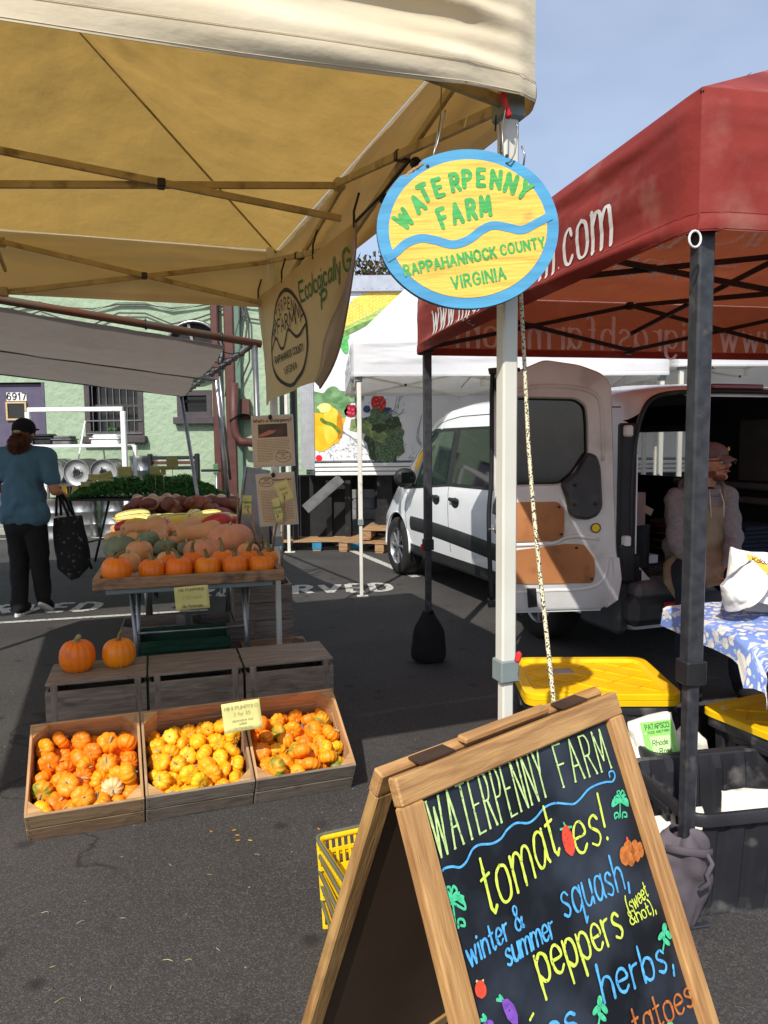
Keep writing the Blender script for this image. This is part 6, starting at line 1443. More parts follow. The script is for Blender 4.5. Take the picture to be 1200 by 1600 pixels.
# price tags on sticks along the right side of the table
sticks = [(386,789,4.9,14,30,.05,'narrow yellow tag on a stick nearest the grey panel',412,860),(422,795,4.75,16,34,.1,'yellow tag with green writing below the info sheets',432,890),(424,797,4.6,12,38,-.2,'slim yellow tag leaning by the tent leg',422,880),(444,768,4.4,22,32,-.35,'orange lettered yellow tag on the tallest stick',440,895)]
for k, (px, py, y, w, h, ry_, lb, fx_, fy_) in enumerate(sticks):
    if k == 2: px = 418+6
    p = D(px+(10 if k == 2 else 0), py, y); w_ = w*y/FPX; h_ = h*y/FPX
    t = card(lb, p, w_, h_, (R(-5), ry_, R(15)), [(('Hubbard', 'Kabocha', 'Squash', 'Acorn')[k], .012, .013, ck_o if k == 3 else m_green_ink, .0018), ('2.50', -.02, .014, ck_o if k == 3 else m_green_ink, .002)], 'price tag', m_note, None)
    q = D(fx_, fy_, y); mb = MB().tube([p+Vector((0,.006,-h_*.2)), Vector((q.x, q.y, .76))], .0055, 6)
    o = mb.build('wooden_stick', m_wood_tray, None, True); setp(o, ('weathered stick under the %s' % lb.split(' on ')[0].split(' below')[0].split(' leaning')[0]), 'stick', 'tag sticks along the table')
for k, (a_, b_) in enumerate((((380,838),(378,766)),((396,858),(398,796)),((412,880),(408,800)),((368,826),(372,770)))):
    p = D(*a_, 5.1); q = D(*b_, 5.15)
    o = MB().tube([Vector((p.x, p.y, .76)), q], .005, 6).build('wooden_stick', m_wood_tray, None, True); setp(o, 'bare weathered stick at the right tray edge, %s' % ('shortest and leaning left', 'upright beside the red squash', 'nearest to the tent leg', 'farthest from the front rim')[k], 'stick', 'bare sticks along the table')
# ------------------------------------------------------------------ information sheets on the far tent leg
def sheet_(label, pxs, y, title, pic):
    P = [D(px, py, y+dy) for px, py, dy in pxs]; o = P[0]; u = P[1]-P[0]; v = P[3]-P[0]; w, h = u.length, v.length; n = u.cross(-v).normalized()
    t = thing('info_sheet', label, 'notice'); f = lambda l: (lambda x, yy: o+u*(x/w)+v*(-yy/h)-n*0+(O-o).normalized()*l)
    mb = MB(); mb.fill([(0,0),(w,0),(w,-h),(0,-h)], f(0)); s = mb.build('paper', m_paper, t); so = s.modifiers.new('s', 'SOLIDIFY'); so.thickness = .002; baked(s)
    mb = MB(); e = .012; mb.fill([(-e,e),(w+e,e),(w+e,-h-e),(-e,-h-e)], f(-.0035)); mb.build('plastic_sleeve', M('sleeve_plastic', 'b9b5ae', rough=.2, coat=.5), t)
    g = f(.0025)
    if pic:
        mb = MB(); write(mb, title, .018, .0032, g, w/2, -.030); mb.build('title', m_ink, t)
        mb = MB(); mb.fill([(w*.12,-.042),(w*.88,-.042),(w*.88,-h*.42),(w*.12,-h*.42)], g); mb.build('photo_print', M('photo_brown', '5a3c2c', '2a1c16', rough=.4, ns=9, off=False), t)
        mb = MB(); g3 = f(.0035); mb.fill([(w*.14,-h*.41),(w*.14,-h*.36),(w*.4,-h*.27),(w*.6,-h*.28),(w*.5,-h*.34),(w*.3,-h*.39)], g3); mb.build('photo_hand', M('photo_skin', 'b5765c', rough=.5), t)
        mb = MB(); fringe(mb, w*.84, h*.24, 8, g, w*.08, -h*.47, seed=3); fringe(mb, w*.42, h*.16, 6, g, w*.08, -h*.75, seed=4); mb.build('text_line', m_ink, t, kind='stuff')
        cx, cy, rx_, ry_ = w*.74, -h*.83, w*.20, h*.12
    else:
        mb = MB(); write(mb, 'Waterpenny Farm', .011, .0022, g, w*.68, -h*.12); mb.build('title', m_ink, t)
        mb = MB(); fringe(mb, w*.88, h*.62, 20, g, w*.06, -h*.32, seed=6); mb.build('text_line', m_ink, t, kind='stuff')
        cx, cy, rx_, ry_ = w*.24, -h*.13, w*.20, h*.10
    mb = MB(); mb.ribbon([(cx+rx_*math.cos(a), cy+ry_*math.sin(a)) for a in [2*PI*k/30 for k in range(31)]], .003, g, 0)
    mb.ribbon([(cx-rx_+2*rx_*k/16, cy-.1*ry_+ry_*.12*math.sin(k*1.1)) for k in range(17)], .002, g, 0)
    write(mb, 'WATERPENNY', .007, .0014, g, cx, cy+ry_*.5); write(mb, 'FARM', .007, .0014, g, cx, cy+ry_*.15); write(mb, 'RAPPAHANNOCK', .0045, .0009, g, cx, cy-ry_*.45); mb.build('emblem', m_ink, t)
    MB().ellipsoid(o+u*.45+v*.0+(O-o).normalized()*.01, (.012,.01,.016)).build('clip', m_blackpl, t, True)
    return t
sheet_("upper tan info sheet headed What's a Waterpenny with a photo", [(395,653,0),(455,650,0),(460,726,0),(399,728,0)], 4.72, "What's a Waterpenny?", True)
sheet_('lower tan info sheet with oval emblem above dense text', [(402,744,0),(457,740,0),(464,816,0),(409,820,0)], 4.66, '', False)
gp = thing('grey_panel', 'grey translucent plastic crate panel behind the tag sticks', 'panel')
P = [D(*q, 5.4) for q in ((384,729),(420,735),(424,850),(370,840))]; mb = MB(); mb.add([tuple(p) for p in P]+[tuple(p+Vector((0,.03,0))) for p in P], [(0,1,2,3),(7,6,5,4),(0,4,5,1),(1,5,6,2),(2,6,7,3),(3,7,4,0)]); mb.build('panel_sheet', M('grey_film', '8f9294', '7d8083', rough=.3), gp)
for i in range(2): MB().tube([P[0]*(1-i)+P[1]*i, P[3]*(1-i)+P[2]*i], .012, 6).build('panel_edge', m_steel, gp, True)
# ------------------------------------------------------------------ kegs, rack, trays and barriers in front of the green building
def keg_mesh():
    pr = [(.0,0),(.12,0),(.165,.012),(.185,.03),(.195,.03),(.198,.0),(.203,.0),(.204,.05),(.196,.07),(.197,.18),(.204,.19),(.204,.21),(.197,.22),(.197,.37),(.204,.38),(.204,.40),(.197,.41),(.196,.53),(.204,.55),(.203,.60),(.197,.60),(.19,.56),(.15,.545),(.08,.555),(.08,.575),(.045,.58),(.0,.58)]
    return MB().lathe(pr, 36, capa=False, capb=False).mesh('keg', m_keg, True, R(35))
km = keg_mesh()
def keg(label, loc, rot=(0,0,0), grp=None, band=None, s=1):
    t = thing('beer_keg', label, 'keg', loc, 0, grp, rot); inst('keg_shell', km, t, scale=(s,)*3)
    b = MB(); b.lathe([(.055,.58),(.055,.60),(.02,.60),(.02,.585)], 20); 
    for k in range(3): a = k*2.09; b.box((.07*math.cos(a), .07*math.sin(a), .583), (.03,.02,.01), (0,0,a))
    inst('valve', b.mesh('valve', m_blackpl, True, R(35)), t, scale=(s,)*3)
    if band:
        MB().lathe([(.2055,.43),(.2055,.53)], 36, (0,0,0), None, False, False).build('band', M('crimson_band', 'b01f4a', 'a01a42', rough=.5) if 'crimson_band' not in bpy.data.materials else bpy.data.materials['crimson_band'], t, True)
        mb = MB(); write(mb, 'BIERE DU BOUCHER', .05, .010, lambda x, y: Vector((.2075*math.sin(x/.2075), -.2075*math.cos(x/.2075), y)), 0, .455, xs=.8); mb.build('band_lettering', m_white, t)
    return t
for k, (px, lb) in enumerate(((92,'keg lying on the rack, left one behind the woman'),(131,'keg lying on the rack, middle one'),(172,'keg lying on the rack, right one behind the price tags'))):
    p = D(px, 737, 12.0); keg(lb, (p.x, p.y+.3, p.z), (PI/2, .1, 0), 'kegs lying on the rack')
for k, (px, lb, bd) in enumerate(((88,'standing steel keg beside the woman elbow',None),(128,'standing steel keg with crimson band',1),(174,'standing steel keg under the dark herb table',None),(196,'standing steel keg right of the herb table legs',None))):
    p = D(px, 828, 12.2); keg(lb, (p.x, p.y+.1*k, .12 if p.y > 12.7 else 0.002), (0,0,0), 'kegs standing on the ground', bd, 1.08)
p = D(225, 728, 12.6); keg('standing keg on a crate behind the herbs', (p.x, p.y, .62), (0,0,0), None, None, 1.15)
t = thing('wooden_box', 'dark box under the raised keg', 'box', (p.x, p.y, 0)); MB().box((0,0,.305), (.5,.4,.60), ch=.01).build('box_body', m_dark, t); MB().box((0,0,.612), (.52,.42,.012)).build('box_lid', m_winfr, t)
x0, z0 = D(43,640,11.9).x, 0; x1 = D(192,640,11.9).x; zt_ = D(100,640,11.9).z; zm = D(100,697,11.9).z
rk = thing('metal_rack', 'white square tube rack holding trays in front of the green wall', 'rack', (0, 11.9, 0))
for nm, a_, b_, w in (('top_rail',(x0,0,zt_),(x1,0,zt_),.07),('shelf_rail',(x0,0,zm),(x1,0,zm),.05),('post',(x1,0,0),(x1,0,zt_-.035),.075),('post',(x0,0,0),(x0,0,zt_-.035),.075),('shelf_rail',(x0,.5,zm),(x1,.5,zm),.05),('post',(x1,.5,0),(x1,.5,zm),.06),('post',(x0,.5,0),(x0,.5,zm),.06),('shelf_rail',(x0,0,D(100,757,11.9).z),(x1,0,D(100,757,11.9).z),.05)):
    MB().bar(a_, b_, w).build(nm, m_white, rk)
MB().box(((x0+x1)/2,.26,zm-.0), (x1-x0-.1,.42,.015)).build('shelf_board', m_steel, rk)
def tray(label, px, py0, py1, w, mat, lid=True):
    p = D(px, py1, 12.05); h = (py1-py0)/FPX*12.05; wm = w/FPX*12.05
    t = thing('food_tray', label, 'tray', (p.x, p.y, p.z+.012))
    MB().box((0,.05,h*.3), (wm*.92,.3,h*.55), ch=.02).build('tray_body', mat, t); MB().box((0,.05,h*.62), (wm,.34,.02), ch=.006).build('tray_rim', mat, t); MB().box((0,.05,h*.82), (wm*.85,.28,h*.32), ch=.03).build('tray_lid', mat, t)
tray('white plastic food tray at the right end of the rack shelf', 167, 680, 697, 46, m_white); tray('clear grey food tray in the middle of the rack shelf', 100, 682, 697, 32, m_steel); tray('black food tray at the left of the rack shelf', 68, 679, 697, 36, m_blackpl)
t = thing('broom', 'white handled broom leaning against the barred window', 'broom'); a_ = D(133, 658, 12.9); b_ = D(122, 720, 12.6); MB().tube([a_, b_, b_+(b_-a_)*1.0], .014, 8).build('handle', m_white, t, True); c_ = b_+(b_-a_)*1.0; MB().box(c_, (.2,.06,.12), ch=.02).build('head', m_blackpl, t)
for k, (px, lb) in enumerate(((104,'yellow black-banded crate under the kegs, left one'),(122,'yellow black-banded crate under the kegs, right one'))):
    p = D(px, 755, 12.6); t = thing('yellow_crate', lb, 'crate', (p.x, p.y, .60), 0, 'yellow crates under the kegs'); MB().box((0,.1,.2), (.26,.3,.62), ch=.01).build('crate_body', m_yellow, t)
    for x in (-.09, .04): MB().box((x,-.055,.2), (.035,.012,.60)).build('strap', m_blackpl, t)
    MB().box((0,.1,-.36), (.4,.34,.48), ch=.01).build('stand', m_dark, t)
t = thing('plastic_barrier', 'black folding sawhorse standing behind the herbs', 'sawhorse', D(272, 735, 12.0).xy.to_3d())
zb = D(272, 735, 12.0).z
for x in (-.37, .37): MB().box((x,0,zb/2+.13), (.07,.10,zb+.27), ch=.015).build('upright', m_blackpl, t); 
for zz in (zb+.20, zb+.04, zb-.12): MB().box((0,0,zz), (.68,.05,.055), ch=.01).build('cross_bar', m_blackpl, t)
MB().box((0,.03,zb+.12), (.66,.03,.05)).build('wooden_rail', m_brownmet, t)
t = thing('wall_lamp', 'small olive spade shaped lamp on a post right of the sawhorse', 'lamp', D(338, 735, 11.5).xy.to_3d()); zb = D(338,735,11.5).z
MB().tube([(0,0,0),(0,0,zb+.05)], .02, 8).build('post', m_steel, t, True); MB().box((-.08,0,zb), (.3,.05,.04), ch=.01).build('arm', m_blackpl, t); MB().box((0,0,zb+.02), (.08,.05,.16), ch=.01).build('lamp_head', M('olive_metal', '4f6a4a', rough=.6), t)
# ------------------------------------------------------------------ people
def fdir(a): return Vector((math.cos(a), math.sin(a), 0))
def hand(mb, wrist, palm_dir, out, curl, s=1.0, side=1):
    """palm and five bent fingers, grown into one skin with the rest"""
    pd = Vector(palm_dir).normalized(); o = Vector(out); o = (o-pd*o.dot(pd)).normalized(); w = pd.cross(o).normalized()*side
    pc = wrist+pd*.05*s
    mb.capsule(wrist, pc, .024*s, .028*s); 
    for k in range(4):
        base = wrist+pd*.085*s+w*(k-1.5)*.019*s
        mb.capsule(wrist+pd*.03*s+w*(k-1.5)*.014*s, base, .015*s, .0125*s, 8)
        L_ = (.040,.046,.043,.034)[k]*s; d = pd; p = base
        for j in range(3):
            m = Matrix.Rotation(curl*(.55+.25*j), 3, w*side); d = (m @ d).normalized(); q = p+d*L_*(1, .68, .55)[j]
            mb.capsule(p, q, (.0105,.0095,.0085)[j]*s, (.0095,.0085,.0075)[j]*s, 8); p = q
    tb = wrist+pd*.03*s-w*.026*s; t1 = tb+(pd*.6-w*.75-o*.3).normalized()*.036*s; t2 = t1+(pd*.9-w*.2-o*.5).normalized()*.03*s
    mb.capsule(wrist+pd*.015*s-w*.012*s, tb, .017*s, .0135*s, 8); mb.capsule(tb, t1, .0125*s, .0105*s, 8); mb.capsule(t1, t2, .0105*s, .009*s, 8)

# woman walking away on the left
WP = G(48, 962); wy = WP.y+.06; wx = D(33, 700, wy).x
wo = thing('person', 'woman in teal t-shirt and black cap walking away with a dark tote bag', 'person', (wx, wy, 0))
bm_ = MB()                                              # continuous body
hip = Vector((0,0,.92)); ch_ = Vector((.0,.02,1.30)); nk = Vector((.01,.03,1.46)); hd = Vector((.005,.05,1.60))
bm_.ellipsoid(hip, (.17,.12,.12)); bm_.ellipsoid(ch_, (.17,.11,.2)); bm_.capsule(hip, ch_, .14, .14); bm_.capsule(ch_+Vector((0,0,.1)), hd, .07, .055); bm_.ellipsoid(hd, (.078,.095,.11))
for s in (-1, 1): bm_.ellipsoid(hd+Vector((s*.078,.0,-.01)), (.012,.02,.03))
sR = Vector((.21,.02,1.40)); eR = Vector((.275,.0,1.10)); wR = Vector((.24,.22,1.06))
sL = Vector((-.21,.03,1.40)); eL = Vector((-.28,.06,1.12)); wL = Vector((-.22,.26,1.10))
for a, e, w_ in ((sR,eR,wR),(sL,eL,wL)): bm_.capsule(ch_+Vector((0,0,.12)), a, .07, .062); bm_.capsule(a, e, .056, .044); bm_.capsule(e, w_, .042, .028)
hand(bm_, wR, (-.2,.8,-.4), (0,0,1), .7); hand(bm_, wL, (.3,.8,-.2), (0,0,1), .5, side=-1)
kL = Vector((-.09,.05,.50)); aL = Vector((-.07,-.03,.09)); kR = Vector((.10,.02,.50)); aR = Vector((.085,.10,.13))
for k_, a_, s in ((kL,aL,-1),(kR,aR,1)): bm_.capsule(hip+Vector((s*.09,0,-.04)), k_, .09, .06); bm_.capsule(k_, a_, .055, .036)
fuse('body', bm_, m_skin, wo, .009, 3)
sh = MB(); sh.ellipsoid(ch_+Vector((0,.01,.0)), (.225,.155,.22)); sh.ellipsoid(hip+Vector((0,-.005,.10)), (.195,.150,.17)); sh.capsule(hip+Vector((-.04,0,.02)), ch_, .15, .155); sh.capsule(hip+Vector((.05,0,.02)), ch_, .15, .155)
sh.capsule(hip+Vector((-.07,-.01,-.01)), hip+Vector((.08,-.01,-.01)), .148, .148)
for a, e in ((sR,eR),(sL,eL)): sh.capsule(ch_+Vector((0,0,.12)), a, .09, .088); sh.capsule(a, a+(e-a)*.62, .088, .074)
o = fuse('t_shirt', sh, m_teal, wo, .010, 5)
for v in o.data.vertices:                               # folds
    c = v.co; f = .009*math.sin(c.z*26+abs(c.x)*30+3*fbm(c.x, c.y, c.z, 4))*max(0, min(1, (1.42-c.z)*4)); f += .004*fbm(c.x, c.y, c.z, 7); v.co += v.normal*f
tr_ = MB(); tr_.ellipsoid(hip+Vector((0,0,-.09)), (.175,.13,.13))
for k_, a_, s in ((kL,aL,-1),(kR,aR,1)): tr_.capsule(hip+Vector((s*.085,0,-.05)), k_+Vector((0,0,.02)), .108, .086); tr_.capsule(k_, a_+Vector((0,-.01,.0)), .084, .070)
o = fuse('trousers', tr_, m_blackcl, wo, .011, 4)
for v in o.data.vertices: c = v.co; v.co += v.normal*(.008*fbm(c.x, c.y, c.z, 7)+.006*math.sin(c.z*30+c.x*9)*max(0, .4-c.z)*2)
for a_, r_, nm in ((aL, 0, 'left'), (aR, .5, 'right')):
    f = MB(); m = Matrix.Translation(a_+Vector((0,.0,-.09+.045))) @ Matrix.Rotation(-r_, 4, 'X')
    g = MB(); g.ellipsoid((0,.05,.01), (.05,.135,.05)); g.capsule((0,-.02,.02),(0,-.01,.07), .045,.042)
    g.v = [tuple(m @ Vector(p)) for p in g.v]; so = fuse('shoe', g, m_blackcl, wo, .008, 3)
    g = MB(); g.prism([(.048*math.cos(t)*(1 if math.sin(t) > 0 else .85), .05+.14*math.sin(t)) for t in [2*PI*k/20 for k in range(20)]], .022, off=(0,0,-.045)); g.v = [tuple(m @ Vector(p)) for p in g.v]; g.build('sole', m_white, so)
cp = MB(); cp.ellipsoid(hd+Vector((0,.01,.045)), (.098,.112,.098)); cp.ellipsoid(hd+Vector((0,.14,.04)), (.075,.085,.012)); o = fuse('cap', cp, m_blackcl, wo, .006, 2)
MB().box(hd+Vector((-.01,-.10,.02)), (.06,.02,.025), ch=.008).build('cap_strap', m_stempale, wo)
hr = MB(); r = random.Random(3)
hr.ellipsoid(hd+Vector((0,-.03,-.03)), (.086,.09,.075)); hr.ellipsoid(hd+Vector((.0,-.10,-.085)), (.078,.065,.085)); hr.ellipsoid(hd+Vector((.0,-.11,-.14)), (.06,.05,.06))
o = fuse('hair', hr, m_hair, wo, .007, 2)
for v in o.data.vertices: c = v.co; v.co += v.normal*(.014*fbm(c.x, c.y, c.z, 28, 4))
hb = MB()
for k in range(900):                                     # frizzy curls standing off the ponytail
    d = Vector((r.gauss(0,1), -abs(r.gauss(0,1)), r.gauss(0,1))).normalized(); p = hd+Vector((0,-.10,-.09))+Vector((d.x*.078, d.y*.06, d.z*.088)); q = p+d*.02+Vector((r.uniform(-.01,.01), 0, -.012)); hb.tube([p, (p+q)/2+Vector((.006,0,.004)), q], .0016, 3)
hb.build('curls', m_hair, o, kind='stuff')
bg_ = thing('tote_bag', 'black floral tote bag hanging from the walking woman forearm', 'bag', (wx+.335, wy+.08, 0))
def bagf(u, v):
    a = 2*PI*u; z = 1.02-.72*v-.0; w_ = .055+.075*math.sin(PI*min(1, v*.62+.1)) ; 
    w2 = w_*(1 if v < .85 else max(.25, 1-(v-.85)*5)); return Vector((w2*1.15*math.cos(a)+.05*v+.008*math.sin(6*a+9*v), w2*.6*math.sin(a), z+.012*math.cos(a)))
mb = MB(); mb.grid(lambda u, v: bagf(u, .22+.78*v), 28, 24, wrap=True); mb.build('bag_body', m_bagcl, bg_, True)
for s in (-.06, .045): mb = MB(); mb.tube(crom([(s-.01, .0, .86),(s-.03, .0, .98),(-.07+s*.3,.02,1.10),(s*.3-.06,.06,1.09),(s-.03,.08,.96),(s,.06,.86)], 1) if False else [(s-.02,-.03,.87),(-.05+s*.5,-.01,1.0),(-.075,.03,1.115),(-.05+s*.5,.07,1.0),(s-.01,.05,.87)], .012, 8, flat=.4); mb.build('handle', m_blackcl, bg_, True)

# man sitting on the van sill
MY = 4.86
def J(px, py, y): return D(px, py, y)
mn = thing('person', 'man in grey hoodie, tan apron and cap seated in the open van', 'person', J(1095, 880, MY))
mo = mn.location.copy(); q = lambda p: p-mo
pel = q(J(1088, 872, 4.90)); che = q(J(1092, 800, 4.88)); nek = q(J(1103, 758, 4.86)); hed = q(J(1112, 722, 4.83))
shl = q(J(1056, 780, 4.88)); shr = q(J(1136, 776, 4.82)); ell = q(J(1058, 850, 4.76)); elr = q(J(1146, 845, 4.70)); wrl = q(J(1102, 897, 4.50)); wrr = q(J(1138, 888, 4.47))
knl = q(J(1078, 915, 4.36)); knr = q(J(1160, 918, 4.30)); anl = Vector((knl.x-.0, knl.y+.02, .10-mo.z)); anr = Vector((knr.x+.02, knr.y+.03, .10-mo.z))
look = Vector((.66, -.75, -.02)).normalized(); rt = Vector((-look.y*-1, look.x*-1, 0)).normalized(); rt = Vector((look.y, -look.x, 0)).normalized()
HM = Matrix((rt, look, Vector((0,0,1)))).transposed()     # head local: x right of face, y forward, z up
def hp(x, y, z): return hed+HM @ Vector((x, y, z))
b = MB(); b.ellipsoid(pel, (.17,.13,.12)); b.capsule(pel, che, .13, .15); b.ellipsoid(che, (.17,.11,.16)); b.capsule(che, nek, .09, .058); b.capsule(nek, hed, .056, .06)
b.ellipsoid(hed, (.078,.098,.105), HM); b.ellipsoid(hp(0,.035,-.065), (.055,.06,.05), HM); b.ellipsoid(hp(0,.105,-.012), (.014,.022,.018), HM); b.capsule(hp(0,.09,.02), hp(0,.112,-.015), .009, .014)
for s in (-1, 1): b.ellipsoid(hp(s*.08,.0,-.01), (.012,.022,.032), HM); b.ellipsoid(hp(s*.035,.075,-.03), (.025,.022,.02), HM); b.capsule(hp(s*.012,.092,.035), hp(s*.05,.078,.035), .011, .010)
b.capsule(hp(-.02,.098,-.052), hp(.02,.098,-.052), .008, .008); b.ellipsoid(hp(0,.085,-.09), (.022,.02,.02), HM)
for a, e, w_ in ((shl,ell,wrl),(shr,elr,wrr)): b.capsule(che+Vector((0,0,.08)), a, .07, .06); b.capsule(a, e, .055, .045); b.capsule(e, w_, .044, .03)
hc = (wrl+wrr)/2+Vector((.0,-.06,-.045))
hand(b, wrl, (hc-wrl)+Vector((.02,-.01,0)), (.1,-.9,.4), .75, 1.05); hand(b, wrr, (hc-wrr)+Vector((-.02,-.02,-.01)), (-.1,-.9,.4), .75, 1.05, side=-1)
for k_, a_, s in ((knl,anl,-1),(knr,anr,1)): b.capsule(pel+Vector((s*.09,0,-.02)), k_, .09, .065); b.capsule(k_, a_, .06, .04)
fuse('body', b, m_skin2, mn, .0065, 2)
b = MB(); b.ellipsoid(che+Vector((0,.01,-.02)), (.225,.155,.21)); b.ellipsoid(pel+Vector((0,.02,.07)), (.215,.17,.15)); b.capsule(pel+Vector((-.04,0,.04)), che, .17, .17); b.capsule(pel+Vector((.04,0,.04)), che, .17, .17)
for a, e, w_ in ((shl,ell,wrl),(shr,elr,wrr)): b.capsule(che+Vector((0,0,.10)), a, .088, .072); b.capsule(a, e, .068, .060); b.capsule(e, e+(w_-e)*.92, .060, .042)
o = fuse('hoodie', b, m_hood, mn, .009, 5)
for v in o.data.vertices: c = v.co; v.co += v.normal*(.010*fbm(c.x, c.y, c.z, 5)+.0055*math.sin(c.z*38+c.x*22+c.y*15+3*fbm(c.x, c.y, c.z, 4)))
b = MB(); 
for k in range(18): a = 2*PI*k/18; a2 = 2*PI*(k+1)/18; f = lambda a: nek+Vector((.105*math.cos(a), .095*math.sin(a)+.01, .0+.035*math.sin(a)-.012)); b.capsule(f(a), f(a2), .030+.018*max(0, math.sin(a)), .030+.018*max(0, math.sin(a2)), 8)
b.ellipsoid(nek+Vector((-.02,.11,-.02)), (.12,.07,.09)); fuse('hood', b, m_hood, mn, .009, 4)
for s in (-.03, .035): MB().tube([nek+Vector((s,-.125,-.02)), nek+Vector((s*1.3,-.165,-.10)), nek+Vector((s*1.2,-.175,-.19))], .0028, 6).build('drawstring', m_cotton, mn, True)
MB().capsule(nek+Vector((-.012,-.062,-.03)), nek+Vector((.012,-.062,-.03)), .022, .022).build('undershirt', m_blackcl, mn, True)
# apron: bib over the chest and skirt over the lap
def shellz(cx, cz, w, h, yoff, bulge): pass
b = MB()
def apr(u, v):
    x = (u-.5); t = v
    top_ = che+Vector((.015,-.172,.055)); mid = pel+Vector((.01,-.215,.10)); lap = (knl+knr)/2+Vector((0,.10,.085)); end = (knl+knr)/2+Vector((0,.0,.0))
    P = [top_, mid, lap, end]; k = t*2.999; i = int(k); f = k-i; p = P[i]*(1-f)+P[min(3, i+1)]*f
    w = np.interp(t, [0,.30,.45,.7,1], [.20,.30,.46,.44,.42]); drop_ = -.10*(abs(2*x)**2.5)*np.interp(t, [0,.3,.6,1], [.0,.3,1.0,.9]); back = (abs(2*x)**2)*np.interp(t, [0,.3,.5,1], [.03,.10,.16,.02])
    return p+Vector((x*w, back, drop_+.006*math.sin(u*16+t*5)))
b.grid(apr, 26, 30); o = b.build('apron', m_apron, mn, True); so = o.modifiers.new('s', 'SOLIDIFY'); so.thickness = .004; baked(o)
MB().tube([che+Vector((-.075,-.17,.055)), che+Vector((-.085,-.14,.13)), nek+Vector((-.09,-.02,.03))], .009, 6, flat=.3).build('apron_strap', m_apron, mn, True); MB().tube([che+Vector((.10,-.17,.055)), che+Vector((.10,-.14,.13)), nek+Vector((.09,-.02,.03))], .009, 6, flat=.3).build('apron_strap', m_apron, mn, True)
b = MB()
for k_, a_, s in ((knl,anl,-1),(knr,anr,1)): b.capsule(pel+Vector((s*.09,0,-.04)), k_, .115, .09); b.capsule(k_, a_+Vector((0,0,.02)), .085, .065)
b.ellipsoid(pel+Vector((0,.01,-.02)), (.2,.16,.12)); fuse('jeans', b, m_denim, mn, .011, 4)
for a_ in (anl, anr): g = MB(); g.ellipsoid(a_+Vector((0,-.07,-.05)), (.052,.14,.05)); g.capsule(a_, a_+Vector((0,-.01,-.04)), .05, .05); fuse('boot', g, m_blackcl, mn, .009, 3)
b = MB(); b.ellipsoid(hp(0,-.006,.058), (.089,.106,.070), HM); b.ellipsoid(hp(0,-.03,.035), (.086,.085,.055), HM); o = fuse('cap', b, m_capg, mn, .005, 2)
b = MB(); b.grid(lambda u, v: hp((u-.5)*.150*(1-.22*v*v), .088+.068*v*math.cos((u-.5)*2.1), .052-.030*v-.034*(2*u-1)**2*(.6+.4*v)), 14, 6); br_ = b.build('cap_peak', m_capg, mn, True); so = br_.modifiers.new('s', 'SOLIDIFY'); so.thickness = .004; baked(br_)
MB().ellipsoid(hp(-.03,.092,.085), (.016,.004,.014), HM).build('cap_emblem', M('cap_emblem_print', 'c98a4a', 'd9c070', rough=.7, ns=60), mn, True)
b = MB(); b.ellipsoid(hp(0,.050,-.090), (.048,.052,.030), HM); b.ellipsoid(hp(0,.098,-.040), (.028,.012,.006), HM)
for s in (-1,1): b.ellipsoid(hp(s*.052,.022,-.070), (.014,.036,.026), HM)
o = fuse('beard', b, m_beard, mn, .005, 1)
for v in o.data.vertices: c = v.co; v.co += v.normal*(.004*fbm(c.x, c.y, c.z, 60, 3))
MB().capsule(hp(-.020,.107,-.055), hp(.020,.107,-.055), .0045, .0045).build('mouth', M('lips', '8a4640', rough=.5), mn, True)
gl = MB()
for s in (-1, 1):
    gl.tube([hp(s*.033+.026*math.cos(a), .108-.006*abs(math.cos(a)), .010+.018*math.sin(a)) for a in [2*PI*k/20 for k in range(20)]], .0028, 6, closed=True); gl.tube([hp(s*.058,.103,.014), hp(s*.082,.06,.012), hp(s*.086,-.01,.008)], .0028, 6)
gl.tube([hp(-.008,.108,.014), hp(.008,.108,.014)], .0028, 6); gl.build('spectacles', m_blackpl, mn, True)
for s in (-1, 1):
    e_ = MB().ellipsoid(hp(s*.033,.082,.008), (.014,.012,.012), HM).build('eye', m_white, mn, True); MB().ellipsoid(hp(s*.033,.0925,.008), (.005,.003,.005), HM).build('iris', m_dark, e_, True)

# ------------------------------------------------------------------ chalk A-board in the foreground
BL = Vector((.006, 1.090, 1.0)); BR = Vector((.449, 1.468, 1.0)); bu = (BR-BL); BW = bu.length; bu.normalize(); bn_ = Vector((bu.y, -bu.x, 0))
LEAN = .40; dn = (Vector((0,0,-1))+bn_*LEAN).normalized(); BH = 1.0/abs(dn.z)-.03
ab = thing('chalkboard_sign', 'wooden A-frame chalkboard listing tomatoes, squash, peppers and herbs', 'sandwich board', BL)
fn_ = bu.cross(dn).normalized(); fn_ = fn_ if fn_.dot(O-BL) > 0 else -fn_
FWd = .044; FT = .022
def bar_on(a, b_, w, th, nrm, name, mat=m_frame_wood, parent=ab):
    a = Vector(a); b_ = Vector(b_); t = (b_-a); L_ = t.length; t.normalize(); y = nrm.cross(t).normalized(); m = Matrix((t, y, nrm)).transposed()
    return inst(name, plank_mesh(L_, w, th, mat, .003), parent, (a+b_)/2, m.to_euler())
rv_ = lambda u, v, l=0: bu*u+dn*v+fn_*l
bar_on(rv_(0, FWd/2), rv_(BW, FWd/2), FWd, FT, fn_, 'top_rail')
bar_on(rv_(FWd/2, FWd), rv_(FWd/2, BH), FWd, FT, fn_, 'stile'); bar_on(rv_(BW-FWd/2, FWd), rv_(BW-FWd/2, BH), FWd, FT, fn_, 'stile')
bar_on(rv_(FWd, BH-.12), rv_(BW-FWd, BH-.12), FWd, FT*.9, fn_, 'bottom_rail')
panel = bar_on(rv_(BW/2, FWd+.001, -.004), rv_(BW/2, BH-.146, -.004), BW-2*FWd, .006, fn_, 'chalk_panel', m_slate)
